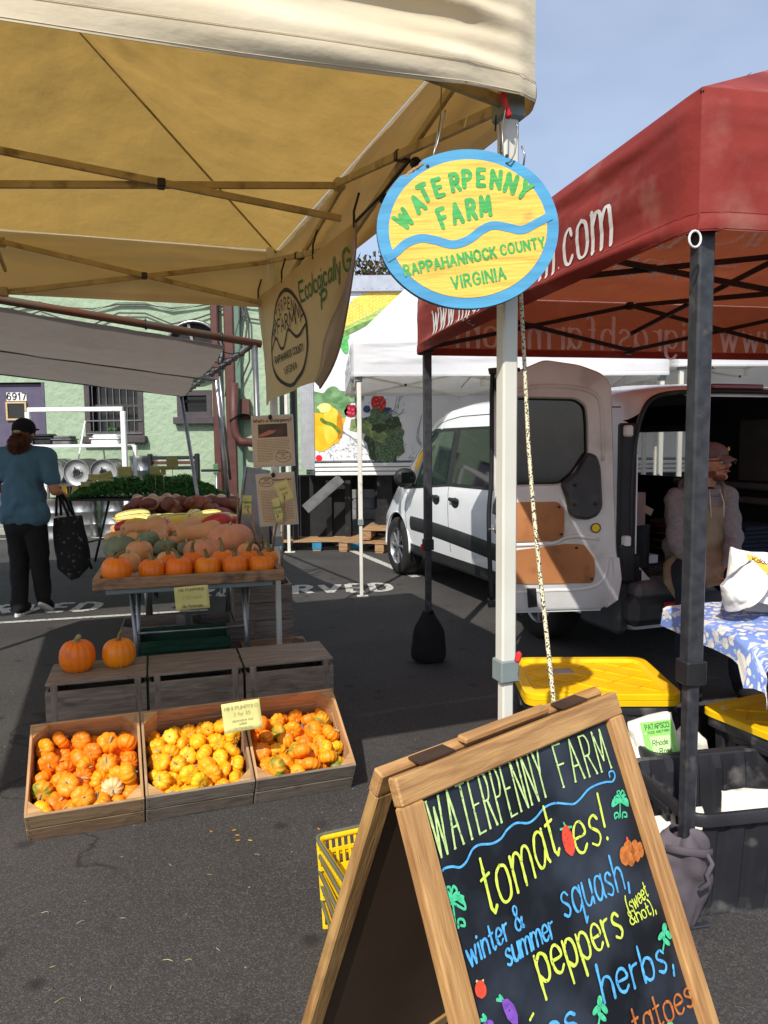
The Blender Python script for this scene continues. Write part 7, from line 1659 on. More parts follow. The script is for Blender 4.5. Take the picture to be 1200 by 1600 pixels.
dn2 = (Vector((0,0,-1))-bn_*LEAN).normalized(); fn2 = -bu.cross(dn2).normalized(); fn2 = fn2 if fn2.dot(bn_) < 0 else -fn2
bk = Vector(-bn_*.030+Vector((0,0,.0)))
r2 = lambda u, v, l=0: bk+bu*u+dn2*v+fn2*l
bar_on(r2(0, FWd/2), r2(BW, FWd/2), FWd, FT, fn2, 'top_rail'); bar_on(r2(FWd/2, FWd), r2(FWd/2, BH), FWd*.85, FT, fn2, 'stile'); bar_on(r2(BW-FWd/2, FWd), r2(BW-FWd/2, BH), FWd*.85, FT, fn2, 'stile'); bar_on(r2(FWd, BH-.12), r2(BW-FWd, BH-.12), FWd, FT*.9, fn2, 'bottom_rail')
bar_on(r2(BW/2, FWd, -.003), r2(BW/2, BH-.146, -.003), BW-2*FWd, .006, fn2, 'back_panel', m_back)
for u in (.10, BW-.12):
    MB().box((bu*u-bn_*.015+Vector((0,0,.004))), (.075,.03,.004), Matrix((bu, -bn_, Vector((0,0,1)))).transposed()).build('hinge', M('dark_burnt_wood', '4a3324', '2c1e15', rough=.6), ab)
bar_on(bu*.17-bn_*.018+Vector((0,0,.008)), bu*(BW-.19)-bn_*.018+Vector((0,0,.008)), .022, .012, Vector((0,0,1)), 'handle_strip')
def BP(px, py):
    p = V(px, py, BL+fn_*.0, fn_)-BL; return Vector((p.dot(bu), p.dot(dn)))
bmapf = lambda x, y: rv_(x, -y, .0012)                     # x right, y up (=-v)
def btext(text, p0, p1, hpx, mat, w, name='chalk_lettering', **kw):
    """baseline from photo point p0 to p1; hpx = point at the cap height above the first letter"""
    a = BP(*p0); b_ = BP(*p1); t = BP(*hpx); a.y *= -1; b_.y *= -1; t.y *= -1
    d = (b_-a); L_ = d.length; d.normalize(); nn = Vector((-d.y, d.x)); h = (t-a).dot(nn); sl = (t-a).dot(d)/max(h, 1e-6)
    P, tw = strokes(text, h, **kw); sx = L_/tw; mb = MB(); mb.jw = .45; mb.sub = .006
    for pl_ in P:
        mb.ribbon([tuple(a+d*(x*sx+y*sl)+nn*y) for x, y in pl_], w, bmapf, 4, lambda t: .85+.3*abs(t.y))
    return mb.build(name, mat, ab)
btext('WATERPENNY', (684,1341), (857,1243), (664,1252), ck_g, .0034, serif=.55, track=3.2, xs=.75, n=6, jit=.15)
btext('FARM', (880,1230), (954,1199), (862,1166), ck_g, .0034, serif=.55, track=3.2, xs=.75, n=6, jit=.15)
btext('tomat', (764,1432), (874,1334), (742,1340), ck_y, .0048, track=2.0, n=7, jit=.2)
btext('es!', (902,1338), (950,1312), (886,1262), ck_y, .0048, track=2.0, n=7, jit=.2)
btext('winter &', (734,1512), (818,1448), (724,1472), ck_b, .0038, track=2.2, n=7, jit=.3)
btext('summer', (793,1510), (866,1462), (784,1470), ck_b, .0038, track=1.8, n=7, jit=.3)
btext('squash,', (882,1434), (982,1384), (868,1374), ck_b, .0042, track=2.0, n=7, jit=.2)
btext('peppers', (846,1538), (974,1462), (826,1470), ck_y, .0048, track=2.0, n=7, jit=.2)
btext('(sweet', (983,1428), (1012,1400), (975,1404), ck_y, .0026, track=1.8, n=6, jit=.2); btext('&hot),', (986,1446), (1024,1424), (978,1426), ck_y, .0026, track=1.8, n=6, jit=.2)
btext('herbs,', (944,1566), (1052,1512), (930,1508), ck_b, .0050, track=2.2, n=7, jit=.2)
btext('potatoes,', (956,1652), (1090,1566), (942,1600), ck_o, .0042, track=1.8, n=7, jit=.2)
btext(', greens', (838,1560), (930,1592), (830,1530), ck_b, .008, track=1.8, n=7) if False else None
btext(',', (826,1588), (834,1586), (822,1560), ck_y, .0048)
btext('greens', (740,1712), (904,1612), (726,1650), ck_b, .0055, track=1.8, n=7)
def bstroke(pts, w, mat, name='chalk_drawing', smooth=True, mb=None):
    P = [BP(*p) for p in pts]; P = [(p.x, -p.y) for p in P]; P = crom(P, 6) if smooth else P
    own = mb is None; mb = mb or MB(); mb.ribbon(P, w, bmapf, 4); return mb.build(name, mat, ab) if own else mb
bstroke([(683,1362),(679,1357),(675,1362),(678,1370),(686,1366),(694,1357),(706,1354),(718,1355),(728,1346),(737,1328),(748,1320),(768,1318),(782,1310),(792,1296),(806,1286),(824,1286),(836,1278),(850,1262),(866,1255),(884,1256),(896,1256),(906,1248),(918,1234),(932,1226),(946,1222),(956,1221),(960,1213),(957,1205),(951,1207),(952,1214)], .0036, ck_b)
def bfill(pts, mat, name='chalk_drawing', lift=.0016):
    P = [BP(*p) for p in pts]; mb = MB(); mb.fill([(p.x, -p.y) for p in P], lambda x, y: rv_(x, -y, lift)); return mb.build(name, mat, ab)
def ell(cx, cy, rx_, ry_, rot=0, n=24, wob=0): return blob(cx, cy, rx_, ry_, wob, n, 3, rot)
bfill(ell(887,1314,9,24,-.22,wob=.1), ck_r, 'tomato_drawing'); bstroke([(875,1296),(883,1293),(880,1286)], .004, ck_m); bstroke([(883,1293),(892,1292)], .004, ck_m)
mb = MB()
for (cx, cy, s, fl_) in ((968,1252,1.0,1),(706,1410,1.5,1)):
    for pts in ([(0,24),(0,0)], [(0,0),(-12,8),(-10,-2),(0,-2)], [(0,0),(12,7),(10,-4),(0,-2)], [(0,-2),(-9,-4),(-5,-9),(0,-2)], [(0,-2),(8,-10),(0,-3)], [(0,-6),(-5,-14),(-1,-16),(0,-10),(3,-17),(6,-12),(0,-6)], [(-2,26),(-4,18),(-9,20),(-8,27),(-5,24)], [(3,26),(4,18),(9,18),(10,24),(6,24)]):
        bstroke([(cx+x*s+y*s*.12*(1 if s > 1 else 0), cy+y*s) for x, y in pts], .0032*min(1.2,s), None, mb=mb)
mb.build('chalk_leaf_drawing', ck_m, ab, kind='stuff')
for (cx, cy, s) in ((968,1252,1.0),(706,1404,1.5)):
    for sx in (-1,1): bfill([(cx, cy-1*s),(cx+sx*5*s, cy-6*s),(cx+sx*12*s, cy-3*s),(cx+sx*12*s, cy+7*s),(cx+sx*6*s, cy+3*s)], ck_m, 'leaf_drawing')
for (x, y, rx_, ry_) in ((974,1338,7,15),(982,1334,9,20),(992,1330,7,17),(999,1328,5,12)): bfill(ell(x, y, rx_, ry_, -.15, wob=.15), ck_o, 'pumpkin_drawing', .0014+.0002*(x % 5))
bstroke([(981,1318),(979,1310)], .006, ck_r)
for (cx, cy, s) in ((1037,1462,1.0),(936,1578,1.15)):
    for pts in ([(-2,22),(0,8),(0,-16)],): bstroke([(cx+x*s, cy+y*s) for x, y in pts], .004, ck_m)
    for (x, y, rot) in ((-5,0,.5),(6,-2,-.5),(0,-12,0),(3,9,-.7)): bfill(ell(cx+x*s, cy+y*s, 3.6*s, 8*s, rot), ck_m, 'leaf_drawing')
bfill(ell(750,1546,9,14,-.1,wob=.1), ck_r, 'tomato_drawing'); bstroke([(744,1533),(750,1537),(754,1532)], .004, ck_g)
bfill([(782,1562),(792,1560),(802,1570),(808,1586),(808,1600),(800,1600),(792,1592),(786,1578)], ck_p, 'aubergine_drawing'); bfill(ell(760,1606,9,14,.5), ck_p, 'aubergine_drawing')
bstroke([(776,1562),(784,1562),(780,1556)], .005, ck_m); bstroke([(750,1594),(758,1592),(754,1586)], .005, ck_m)
bfill(ell(1046,1604,6,8), ck_m, 'leaf_drawing')

# ------------------------------------------------------------------ oval farm sign hung from the canopy
SD = 1.86; sc_ = D(731, 360, SD)
sv = thing('hanging_sign', 'oval yellow wooden sign with blue rim reading Waterpenny Farm', 'sign', sc_, 0, None, (R(-1), R(-3), R(3)))
pxm = SD*1.0/FPX/ math.cos(math.atan(440/FPX)-PITCH)*1.04 if False else (D(873,350,SD)-D(589,370,SD)).length/284.7
SW = 142.5*pxm; SHh = 121*pxm; NS = 96
def rim(k):
    a = 2*PI*k/NS; q = 1+.006*noise.noise(Vector((math.cos(a)*3, math.sin(a)*3, 1)))
    x, y = SW*q*math.cos(a), SHh*q*math.sin(a)
    deg = math.degrees(a) % 360
    if 119 < deg < 133: f = 1-.07*math.sin((deg-119)/14*PI)-.02*noise.noise(Vector((deg*.9,0,0))); x *= f; y *= f
    return x, y
rot_ = R(-4)
pts = [rim(k) for k in range(NS)]; ca, sa = math.cos(R(6)), math.sin(R(6)); TH = .016
mb = MB(); mb.prism(pts, TH, Matrix.Rotation(R(90), 3, 'X').to_3x3(), (0, TH/2, 0)); mb.build('sign_board', [m_signb], sv)
s2 = lambda l: (lambda x, y: Vector((x, -TH/2-l, y)))
S = lambda px, py: ((px-731)*pxm, (360-py)*pxm*1.0)
mb = MB(); mb.prism([(p[0]*1.003, p[1]*1.003) for p in pts], .002, Matrix.Rotation(R(90), 3, 'X').to_3x3(), (0, TH/2+.0025, 0)); mb.build('sign_back_edge', m_ink, sv)
mb = MB()
inner = [(S(731,360)[0]+126*pxm*math.cos(a)*.985, .5*pxm+105*pxm*math.sin(a)) for a in [2*PI*k/72 for k in range(72)]]
mb.fill(inner, s2(.0008)); mb.build('yellow_field', m_signy, sv)
mb = MB(); wv = [S(*p) for p in ((600,398),(615,390),(632,377),(655,370),(678,374),(705,382),(730,376),(752,362),(770,356),(792,360),(815,365),(838,356),(862,345))]; mb.ribbon(crom(wv, 6), 13*pxm, s2(.0016), 0); mb.build('blue_wave', m_signb, sv)
brush = lambda t: .95
mb = MB()
arc = [('W',628,333,-42+84),('A',656,308,36),('T',669,298,26)]
letters = [('W',631,340,42,25),('A',654,318,32,24),('T',665,302,24,25),('E',687,295,15,25),('R',714,288,8,24),('P',733,284,2,24),('E',755,283,-3,24),('N',778,287,-8,25),('N',801,294,-20,26),('Y',822,305,-36,25)]
mb.jw = .25; mb.sub = .004
for chh, px, py, ang, hh in letters:
    x, y = S(px, py); h = hh*pxm; a = R(ang); write(mb, chh, h, 7.2*pxm, s2(.0016), x+math.sin(a)*h/2, y-math.cos(a)*h/2, ang=a, xs=.66 if chh not in 'W' else .70, wf=brush)
for chh, px, py, ang, hh in (('F',692,341,18,28),('A',714,335,10,28),('R',737,330,6,28),('M',759,326,2,27)):
    x, y = S(px, py); h = hh*pxm; a = R(ang); write(mb, chh, h, 7.2*pxm, s2(.0016), x+math.sin(a)*h/2, y-math.cos(a)*h/2, ang=a, xs=.58, wf=brush)
mb.build('painted_lettering', m_signg, sv)
def alongS(text, p0, p1, hpx, w, bow=0):
    mb = MB(); mb.jw = .3; mb.sub = .004; a = Vector(S(*p0)); b_ = Vector(S(*p1)); n_ = len(text)
    ws = [GL[c][0]+2.4 if c != ' ' else 5.5 for c in text]; tot = sum(ws); x = 0
    for c, w_ in zip(text, ws):
        t = (x+w_/2)/tot; p = a+(b_-a)*t; ang = math.atan2((b_-a).y, (b_-a).x)+bow*(.5-t); p.y += -bow*.0+bow*pxm*40*(t*(1-t))
        if c != ' ': write(mb, c, hpx*pxm, w*pxm, s2(.0016), p.x, p.y, ang=ang, xs=.72)
        x += w_
    return mb.build('painted_lettering', m_signg, sv)
alongS('RAPPAHANNOCK', (627,426), (774,404), 15.5, 3.6, .05); alongS('COUNTY', (779,402), (852,392), 14.5, 3.4); alongS('VIRGINIA', (699,450), (788,438), 18, 3.6)
mb = MB(); r = random.Random(8)
for k in range(14):
    a = R(119+k); d = Vector((math.cos(a)*SW, math.sin(a)*SHh)); mb.box((d.x*(.955+.01*r.random()), -.002, d.y*(.955+.01*r.random())), (.012*r.uniform(.4,1), TH*r.uniform(.6,1.1), .005), (0, r.uniform(-.5,.1), 0))
mb.build('splintered_edge', m_rawwood, sv)
for (hx, hy) in ((673,262),(797,252)):
    x, y = S(hx, hy); MB().ellipsoid((x, -TH/2-.0005, y), (.0042,.001,.0042)).build('hole', m_ink, sv)
# wires
wr = thing('hanging_wire', 'bent grey hanging wire at the left of the oval sign', 'wire', (0,0,0))
hA = D(673, 262, SD-.008); tA = D(690, 165, 1.98); MB().tube([hA+Vector((0,.03,0)), hA, D(681,225,SD), D(688,186,1.95), tA+Vector((0,0,.05))], .0018, 6).build('wire', m_steel, wr, True); MB().tube([hA, D(684,222,SD), D(696,172,SD+.02)], .0020, 6).build('wire', m_steel, wr, True)
wr = thing('hanging_wire', 'curled grey hanging wire at the right of the oval sign', 'wire', (0,0,0))
hB = D(797, 253, SD-.008)
MB().tube([D(790,255,SD), hB, D(804,240,SD-.01), D(808,215,SD-.01), D(809,198,SD-.01), D(806,193,SD-.01)], .0019, 6).build('wire', m_steel, wr, True)
MB().tube([D(786,244,SD), D(785,200,1.9), D(790,170,1.93), D(783,152,1.94)], .0019, 6).build('wire', m_steel, wr, True); MB().tube([D(783,244,SD), D(781,195,1.9), D(775,180,1.93), D(774,205,1.93)], .0019, 6).build('wire', m_blackpl, wr, True); MB().tube([D(818,258,SD+.03), D(820,243,SD+.03), D(815,228,SD+.03)], .0022, 6).build('wire', m_steel, wr, True)
# rope from the canopy leg down to the board
rp = [D(806, 215, 2.06), D(812, 420, 2.05), D(819, 560, 2.03), D(823, 640, 1.98), D(826, 700, 1.92), D(834, 800, 1.86), D(845, 910, 1.80), D(855, 1000, 1.72), D(864, 1085, 1.62), D(872, 1180, 1.55)]
o = MB().tube([tuple(p) for p in rp], .0052, 8).build('rope', m_rope, None, True); setp(o, 'thin speckled rope hanging beside the white tent leg', 'rope')
# ------------------------------------------------------------------ totes
def tote(label, o, rz, w, d, h, group, mat=m_bin, ribs=6, lids=0, scuff=True):
    """w across, d deep, rim height h; tapered, ribbed walls and a rolled rim"""
    t = thing('storage_tote', label, 'storage tote', o, rz, group); tp = .03
    def wall(a, b_, nm):                                 # a,b = rim ends, inward normal handled by taper
        a = Vector(a); b_ = Vector(b_); L_ = (b_-a).length; tt = (b_-a).normalized(); n_ = Vector((-tt.y, tt.x, 0)); mb = MB()
        def fn(u, v):
            x = tp+(L_-2*tp)*u; x = x*(1-0)+0; rb = .010*(1 if (u*ribs*2) % 2 > 1 else 0)*min(1, (1-v)*8)*min(1, v*8)
            return a+tt*(x+(0)*v)+n_*(tp*(1-v)+rb+.0)+Vector((0,0,h*v))
        N = ribs*8; mb.grid(fn, N, 8); return mb.build(nm, mat, t, False)
    P = [(-w/2,-d/2,0),(w/2,-d/2,0),(w/2,d/2,0),(-w/2,d/2,0)]
    for k, nm in enumerate(('front_wall','side_wall','back_wall','side_wall')):
        so = wall(P[k], P[(k+1)%4], nm); m = so.modifiers.new('s', 'SOLIDIFY'); m.thickness = .004; m.offset = 0; baked(so)
    mb = MB()
    lay = [(.000,h-.004),(.004,h+.006),(.016,h+.006),(.020,h-.002),(.020,h-.032),(.016,h-.034),(.014,h-.006)]; vs = []; n_ = None
    for off_, z_ in lay:
        P_ = roundoff([(-w/2-off_,-d/2-off_),(w/2+off_,-d/2-off_),(w/2+off_,d/2+off_),(-w/2-off_,d/2+off_)], .045+off_, 5); n_ = len(P_); vs += [(x, y, z_) for x, y in P_]
    mb.add(vs, [(i_*n_+k2, i_*n_+(k2+1)%n_, (i_+1)*n_+(k2+1)%n_, (i_+1)*n_+k2) for i_ in range(len(lay)-1) for k2 in range(n_)])
    mb.build('rim', mat, t, True, R(35))
    c2 = roundoff([(-w/2+.0,-d/2+.0),(w/2-.0,-d/2+.0),(w/2-.0,d/2-.0),(-w/2+.0,d/2-.0)], .04)
    MB().box((0,0,.008), (w-2*tp, d-2*tp, .01)).build('base', mat, t)
    for s in (-1,1): MB().box((s*(w/2+.012),0,h-.045), (.02,.16,.03), ch=.006).build('handle', mat, t)
    for k in range(lids):
        l = thing('lid', None, None); l.parent = t; l.location = (0,0,h+.022+k*.026); mb = MB()
        o1 = roundoff([(-w/2-.03,-d/2-.03),(w/2+.03,-d/2-.03),(w/2+.03,d/2+.03),(-w/2-.03,d/2+.03)], .07, 6); sc2 = lambda P, f: [(x-math.copysign(f, x), y-math.copysign(f, y)) for x, y in P]
        lay = [(o1,-.012),(o1,.010),(sc2(o1,.006),.014),(sc2(o1,.040),.014),(sc2(o1,.052),.0)]
        vs = [(x,y,z) for P_, z in lay for x, y in P_]; n = len(o1); fs = [(i*n+k2, i*n+(k2+1)%n, (i+1)*n+(k2+1)%n, (i+1)*n+k2) for i in range(len(lay)-1) for k2 in range(n)]; fs.append(tuple((len(lay)-1)*n+k2 for k2 in range(n)))
        mb.add(vs, fs); mb.build('lid_shell', m_yellow, l, True, R(30))
        if k == lids-1:
            rbm = MB(); x_ = w/2-.035; y_ = d/2-.035
            for q in range(-5, 6):
                for sg in (-1, 1):
                    c_ = q*.15; pts_ = []
                    for t_ in np.linspace(-1, 1, 41):
                        xx = t_*x_; yy = sg*xx*.8+c_
                        if abs(yy) < y_: pts_.append((xx, yy, .002))
                    if len(pts_) > 1: rbm.tube([pts_[0], pts_[-1]], .004, 4)
            rbm.build('lid_rib', m_yellow, l)
    return t
lc = Vector((.93, 3.40, 0)); 
tote('black tote closed with two stacked yellow lids beside the white tent leg', (.925, 3.37, 0), R(-1.5), .60, .50, .375, 'totes around the bread stall', lids=2)
o = thing('paper_label', 'small greyish label stuck on the yellow lid', 'label', D(878, 1052, 3.24)); MB().box((0,.03,.0), (.11,.07,.003), (0,0,.1)).build('label_sheet', M('label_grey', 'b7a9a0', 'a3968f', rough=.5), o)
tote('black open tote with bags nearest the A-board, rim at the dark tent leg', (1.215, 2.475, 0), R(9.5), .62, .40, .35, 'totes around the bread stall')
tote('black open tote behind it holding the green labelled bag', (1.27, 2.95, 0), R(11), .66, .40, .345, 'totes around the bread stall')
tote('black tote with a yellow lid under the blue floral cloth', (1.66, 2.86, 0), R(24), .62, .44, .40, 'totes around the bread stall', lids=1)
# bags in the totes
def bag(label, c, w, h, dpt, rot, mat=m_cotton, seed=1, cat='bag', grp=None, knot=False):
    t = thing('cloth_bag' if mat is m_cotton else 'paper_bag', label, cat, c, 0, grp, rot)
    def fn(u, v):
        a = 2*PI*u; sx = abs(math.cos(a))**.5*(1 if math.cos(a) > 0 else -1); sy = abs(math.sin(a))**.7*(1 if math.sin(a) > 0 else -1)
        pin = 1 if not knot else 1-.8*max(0, v-.6)/.4
        x = sx*w/2*(1-.06*v)*pin; y = sy*dpt/2*(1-.85*v**1.3); f = .013*fbm(x+seed, v*h*1.0, math.sin(a)*.1, 11, 4)
        return Vector((x+f, y+f*1.3, h*v+.012*math.sin(3*x/w+seed)*v))
    mb = MB(); mb.grid(fn, 40, 22, wrap=True); mb.build('bag_body', mat, t, True); return t
tb = bag('white cotton bag with green label standing in the rear open tote', D(1026, 1196, 2.78)+Vector((0,0,.01)), .19, .17, .10, (R(-12), R(-5), R(8)), grp=None)
lab = MB(); fm = lambda x, y: Vector((x, -.055+.27*y, y)); lab.fill([(-.055,.025),(.070,.018),(.075,.155),(-.050,.160)], lambda x, y: Vector((x, -.058+.28*max(0, y-.02), y))); lab.build('green_label', M('leaf_green_print', '8fcf6a', '7fc25c', rough=.6, off=False), tb)
mp3 = lambda x, y: Vector((x, -.060+.28*max(0, y-.02), y)); lab = MB(); write(lab, 'PATAPSCO', .018, .0026, mp3, .012, .132, fit=.095); write(lab, 'FOOD AND FARM', .008, .0012, mp3, .012, .117, fit=.085); lab.build('label_lettering', m_green_ink, tb)
lab = MB(); lab.fill([(-.030,.030),(.050,.028),(.052,.105),(-.030,.108)], lambda x, y: mp3(x, y)+Vector((0,-.0008,0))); lab.build('label_panel', M('pale_green_print', 'b9e09a', rough=.6), tb)
lab = MB(); write(lab, 'Rhode', .018, .0022, lambda x, y: mp3(x, y)+Vector((0,-.0018,0)), .005, .075, slant=.2); write(lab, 'Rose', .018, .0022, lambda x, y: mp3(x, y)+Vector((0,-.0018,0)), .018, .045, slant=.2); lab.build('label_handwriting', m_ink, tb)
bag('white tied cotton bag with a knotted neck in the rear open tote', D(1078, 1195, 2.86), .15, .17, .09, (R(-8), 0, R(10)), knot=True, seed=4)
bag('flat white cotton bag slumped left in the front open tote', D(1062, 1300, 2.38)+Vector((0,0,-.03)), .19, .09, .12, (R(-30), R(-10), R(-15)), seed=6)
t3 = bag('large white cotton bag upright in the front open tote at right edge', D(1200, 1300, 2.40)+Vector((0,0,-.04)), .30, .17, .12, (R(-12), R(-2), R(8)), seed=9)
MB().fill(blob(.04,.07,.06,.022,.4,30), lambda x, y: Vector((x, -.062+.3*y, y))).build('orange_print', M('terracotta_print', 'c98a62', rough=.7), t3)
# bread stall table under a blue floral cloth
def floral():
    m = M('blue_floral_cloth', '6f87c8', '7f97d2', rough=.85, ns=6, off=False, bump=.001, bs=200); n = m.node_tree.nodes; l = m.node_tree.links; b = n['Principled BSDF']; src = b.inputs['Base Color'].links[0].from_socket; tc = n.new('ShaderNodeTexCoord')
    nz_ = n.new('ShaderNodeTexNoise'); nz_.inputs['Scale'].default_value = 22; l.new(tc.outputs['UV'], nz_.inputs['Vector']); va = n.new('ShaderNodeVectorMath'); va.operation = 'MULTIPLY_ADD'; va.inputs[1].default_value = (.035,.035,0); l.new(nz_.outputs['Color'], va.inputs[0]); l.new(tc.outputs['UV'], va.inputs[2])
    c = src
    for sc, r0, colr in ((22,.030,'cfc9bd'),(41,.022,'a9b9dc'),(31,.026,'e2dccf')):
        v = n.new('ShaderNodeTexVoronoi'); v.inputs['Scale'].default_value = sc; l.new(va.outputs[0], v.inputs['Vector'])
        mr = n.new('ShaderNodeMapRange'); mr.inputs[1].default_value = r0*13+.02; mr.inputs[2].default_value = r0*13-.01; l.new(v.outputs['Distance'], mr.inputs[0])
        x = n.new('ShaderNodeMix'); x.data_type = 'RGBA'; l.new(mr.outputs[0], x.inputs['Factor']); l.new(c, x.inputs['A']); x.inputs['B'].default_value = lin(colr); c = x.outputs['Result']
    l.new(c, b.inputs['Base Color']); return m
tt_ = thing('stall_table', 'folding table hidden under the blue floral cloth at the van', 'table', (1.25, 2.52, 0), R(9))
MB().box((.75,.26,.795), (1.4,.46,.025), ch=.004).build('table_top', m_greypl, tt_)
for x in (.62, 1.38):
    for y in (.06,.46): MB().tube([(x,y,.78),(x,y,0)], .013, 8).build('leg', m_steel, tt_, True)
ccl = thing('tablecloth', 'blue cloth with cream flowers, front corner gathered in a knot', 'tablecloth', (1.215, 2.50, 0), R(9))
Wc, Dc, zc = 1.5, .52, .835
kn = Vector((.24, -.075, .69))
def cloth(u, v):
    """u across (0..1 => x from left drop to right), v from back edge over the top and down the front"""
    s = -.10+1.55*u; q = v*(Dc+.45)                       # arc length from back edge
    x = max(s, 0); fall_l = max(0, -s)
    if q < Dc: y = Dc-q; z = zc
    else: e = q-Dc; y = -.02-.03*math.sin(min(1, e/.1)*PI/2)-.02*e+.022*math.sin(s*26+1)*min(1, e*5); z = zc-e*.95
    e = max(0, q-Dc); sq_ = min(1, max(0, s)/.42); shp = .20+.80*sq_*sq_*(3-2*sq_)
    if e > 0: z = zc-e*.95*shp-(fall_l*.7 if fall_l > 0 else 0)
    rnd_ = .03; 
    if fall_l > 0: z -= fall_l*.7; x = -.012-.1*fall_l
    z -= .010*math.exp(-x/.05)+ (.012*math.exp(-(abs(q-Dc)/.03)**2))
    p = Vector((x, y, z+.004*fbm(s, q, 1, 7, 3)))
    # gather: everything below the edge near the knot is drawn towards it
    if e > 0:
        lf = .42 if p.x < kn.x else 1.0; d = Vector(((p.x-kn.x)*lf, (p.z-kn.z)*(lf if p.z < kn.z else 1))).length; k = math.exp(-(d/.11)**2)*min(1, e*8)*.8
        p = p.lerp(kn+Vector(((p.x-kn.x)*.25, -.02+.02*math.sin(math.atan2(p.z-kn.z, p.x-kn.x)*14), (p.z-kn.z)*.25)), k*.8)
        if p.z > kn.z-.02: p.y += .012*math.sin((p.x-kn.x)*60/(1+abs(p.z-zc)*8))*min(1, e*6)*math.exp(-abs(p.x-kn.x)*1.2)
    lim = .80-.75*max(0, 1-x/.16)**1.0*.3
    return p
mb = MB(); mb.grid(cloth, 150, 80); mc = floral(); me = mb.mesh('cloth_sheet', mc, True)
uvl = me.uv_layers.new(name='UVMap'); idx = np.empty(len(me.loops), dtype=np.int32); me.loops.foreach_get('vertex_index', idx); uv = np.stack([(idx % 151)/150*1.55, (idx//151)/80*.92], 1).astype(np.float32); uvl.data.foreach_set('uv', uv.ravel())
so = inst('cloth_sheet', me, ccl)
kb = MB(); kb.ellipsoid(kn+Vector((0,-.035,0)), (.045,.035,.035)); kb.tube([kn+Vector((.05*math.cos(a)-.0, -.045+.01*math.sin(2*a), .035*math.sin(a)+.01)) for a in [2*PI*k/14 for k in range(14)]], .014, 8, closed=True); kb.capsule(kn+Vector((-.02,-.04,0)), kn+Vector((-.10,-.03,.10)), .022, .012); kb.capsule(kn+Vector((-.01,-.045,-.02)), kn+Vector((-.06,-.045,-.16)), .024, .035)
kb.capsule(kn+Vector((.01,-.045,-.02)), kn+Vector((.06,-.04,-.18)), .026, .045)
o = fuse('knot', kb, M('blue_cloth_knot', '5f7fc4', 'b9c4dc', rough=.85, ns=34, lo=.5, hi=.62), ccl, .006, 3)
for v in o.data.vertices: c = v.co; v.co += v.normal*.004*math.sin(c.x*160+c.z*60)
# bread bags on the table
t1 = bag('white paper bread bag with orange sticker leaning at the table end', D(1188, 946, 2.80)+Vector((0,.0,-.01)), .27, .22, .15, (R(-20), R(12), R(4)), m_paperbag, seed=12, cat='bread bag')
MB().fill([(-.075,.13),(.045,.12),(.05,.185),(-.07,.195)], lambda x, y: Vector((x, -.078+.36*(y-.02), y))).build('sticker', M('orange_sticker', 'f0a838', 'eebb55', rough=.5), t1)
mb = MB(); write(mb, 'Kolobar', .020, .0026, lambda x, y: Vector((x, -.0805+.36*(y-.02), y)), -.012, .165, slant=.15); mb.build('sticker_handwriting', m_ink, t1)
bag('crumpled white paper bag under the stickered bread bag', D(1170, 930, 2.72), .20, .10, .13, (R(-10), R(-30), R(30)), m_paperbag, seed=15, cat='bread bag')
# weight bags on the tent legs
def sack(label, c, prof, mat, seed, flat=.8, cat='weight bag'):
    t = thing('weight_bag', label, cat, c)
    P = crom(prof, 4); n_ = len(P)-1
    def fn(u, v):
        k = v*n_; i = min(int(k), n_-1); f = k-i; r_ = P[i][0]*(1-f)+P[i+1][0]*f; z = P[i][1]*(1-f)+P[i+1][1]*f; a = 2*PI*u
        r_ *= 1+.10*fbm(math.cos(a), math.sin(a), z*5+seed, 1.3, 3)+.05*math.sin(a*5+z*12)*(v)
        return Vector((r_*math.cos(a), r_*flat*math.sin(a), z+.015*math.sin(2*a+seed)*v))
    mb = MB(); mb.grid(fn, 48, 30, wrap=True); mb.build('sack_body', mat, t, True); return t
px_ = FR.w(.048, .048)
t = sack('grey cloth weight bag strapped round the near dark tent leg', (px_.x-.02, px_.y-.03, 0), [(.015,.004),(.036,.01),(.050,.05),(.068,.12),(.080,.18),(.083,.23),(.075,.275),(.052,.30),(.034,.312)], m_greysack, 3, .7)
for o_ in t.children:
    for v in o_.data.vertices:
        c = v.co; a = math.atan2(c.y, c.x); rr_ = math.hypot(c.x, c.y)+1e-6; f = .012*math.sin(a*4+c.z*26+3*fbm(c.x*3, c.y*3, c.z*3, 2))*min(1, c.z*6)+.006*math.sin(c.z*90+a*3)*max(0, c.z-.2)*6; v.co.x += c.x/rr_*f; v.co.y += c.y/rr_*f
MB().tube([(-.070,-.04,.280),(-.03,-.066,.284),(.03,-.072,.278),(.065,-.045,.265),(.078,-.01,.255)], .013, 8, flat=.35).build('strap', m_greysack, t, True)
MB().tube([(.042,-.065,.275),(.055,-.076,.25),(.036,-.082,.22),(.046,-.08,.195),(.02,-.076,.17)], .008, 6, flat=.5).build('strap', m_greysack, t, True)
p = FR.w(.045, 3.005); sack('black weight bag on the foot of the far dark tent leg', (p.x, p.y-.05, 0), [(.03,.004),(.10,.01),(.12,.05),(.115,.14),(.10,.22),(.06,.29),(.035,.34)], m_blackcl, 7, .8)
MB().box((.0,0,0), (.03,.03,.045), ch=.006).build('release_tab', m_redpl, redt, loc=FR.inv(D(661, 855, 5.15)))
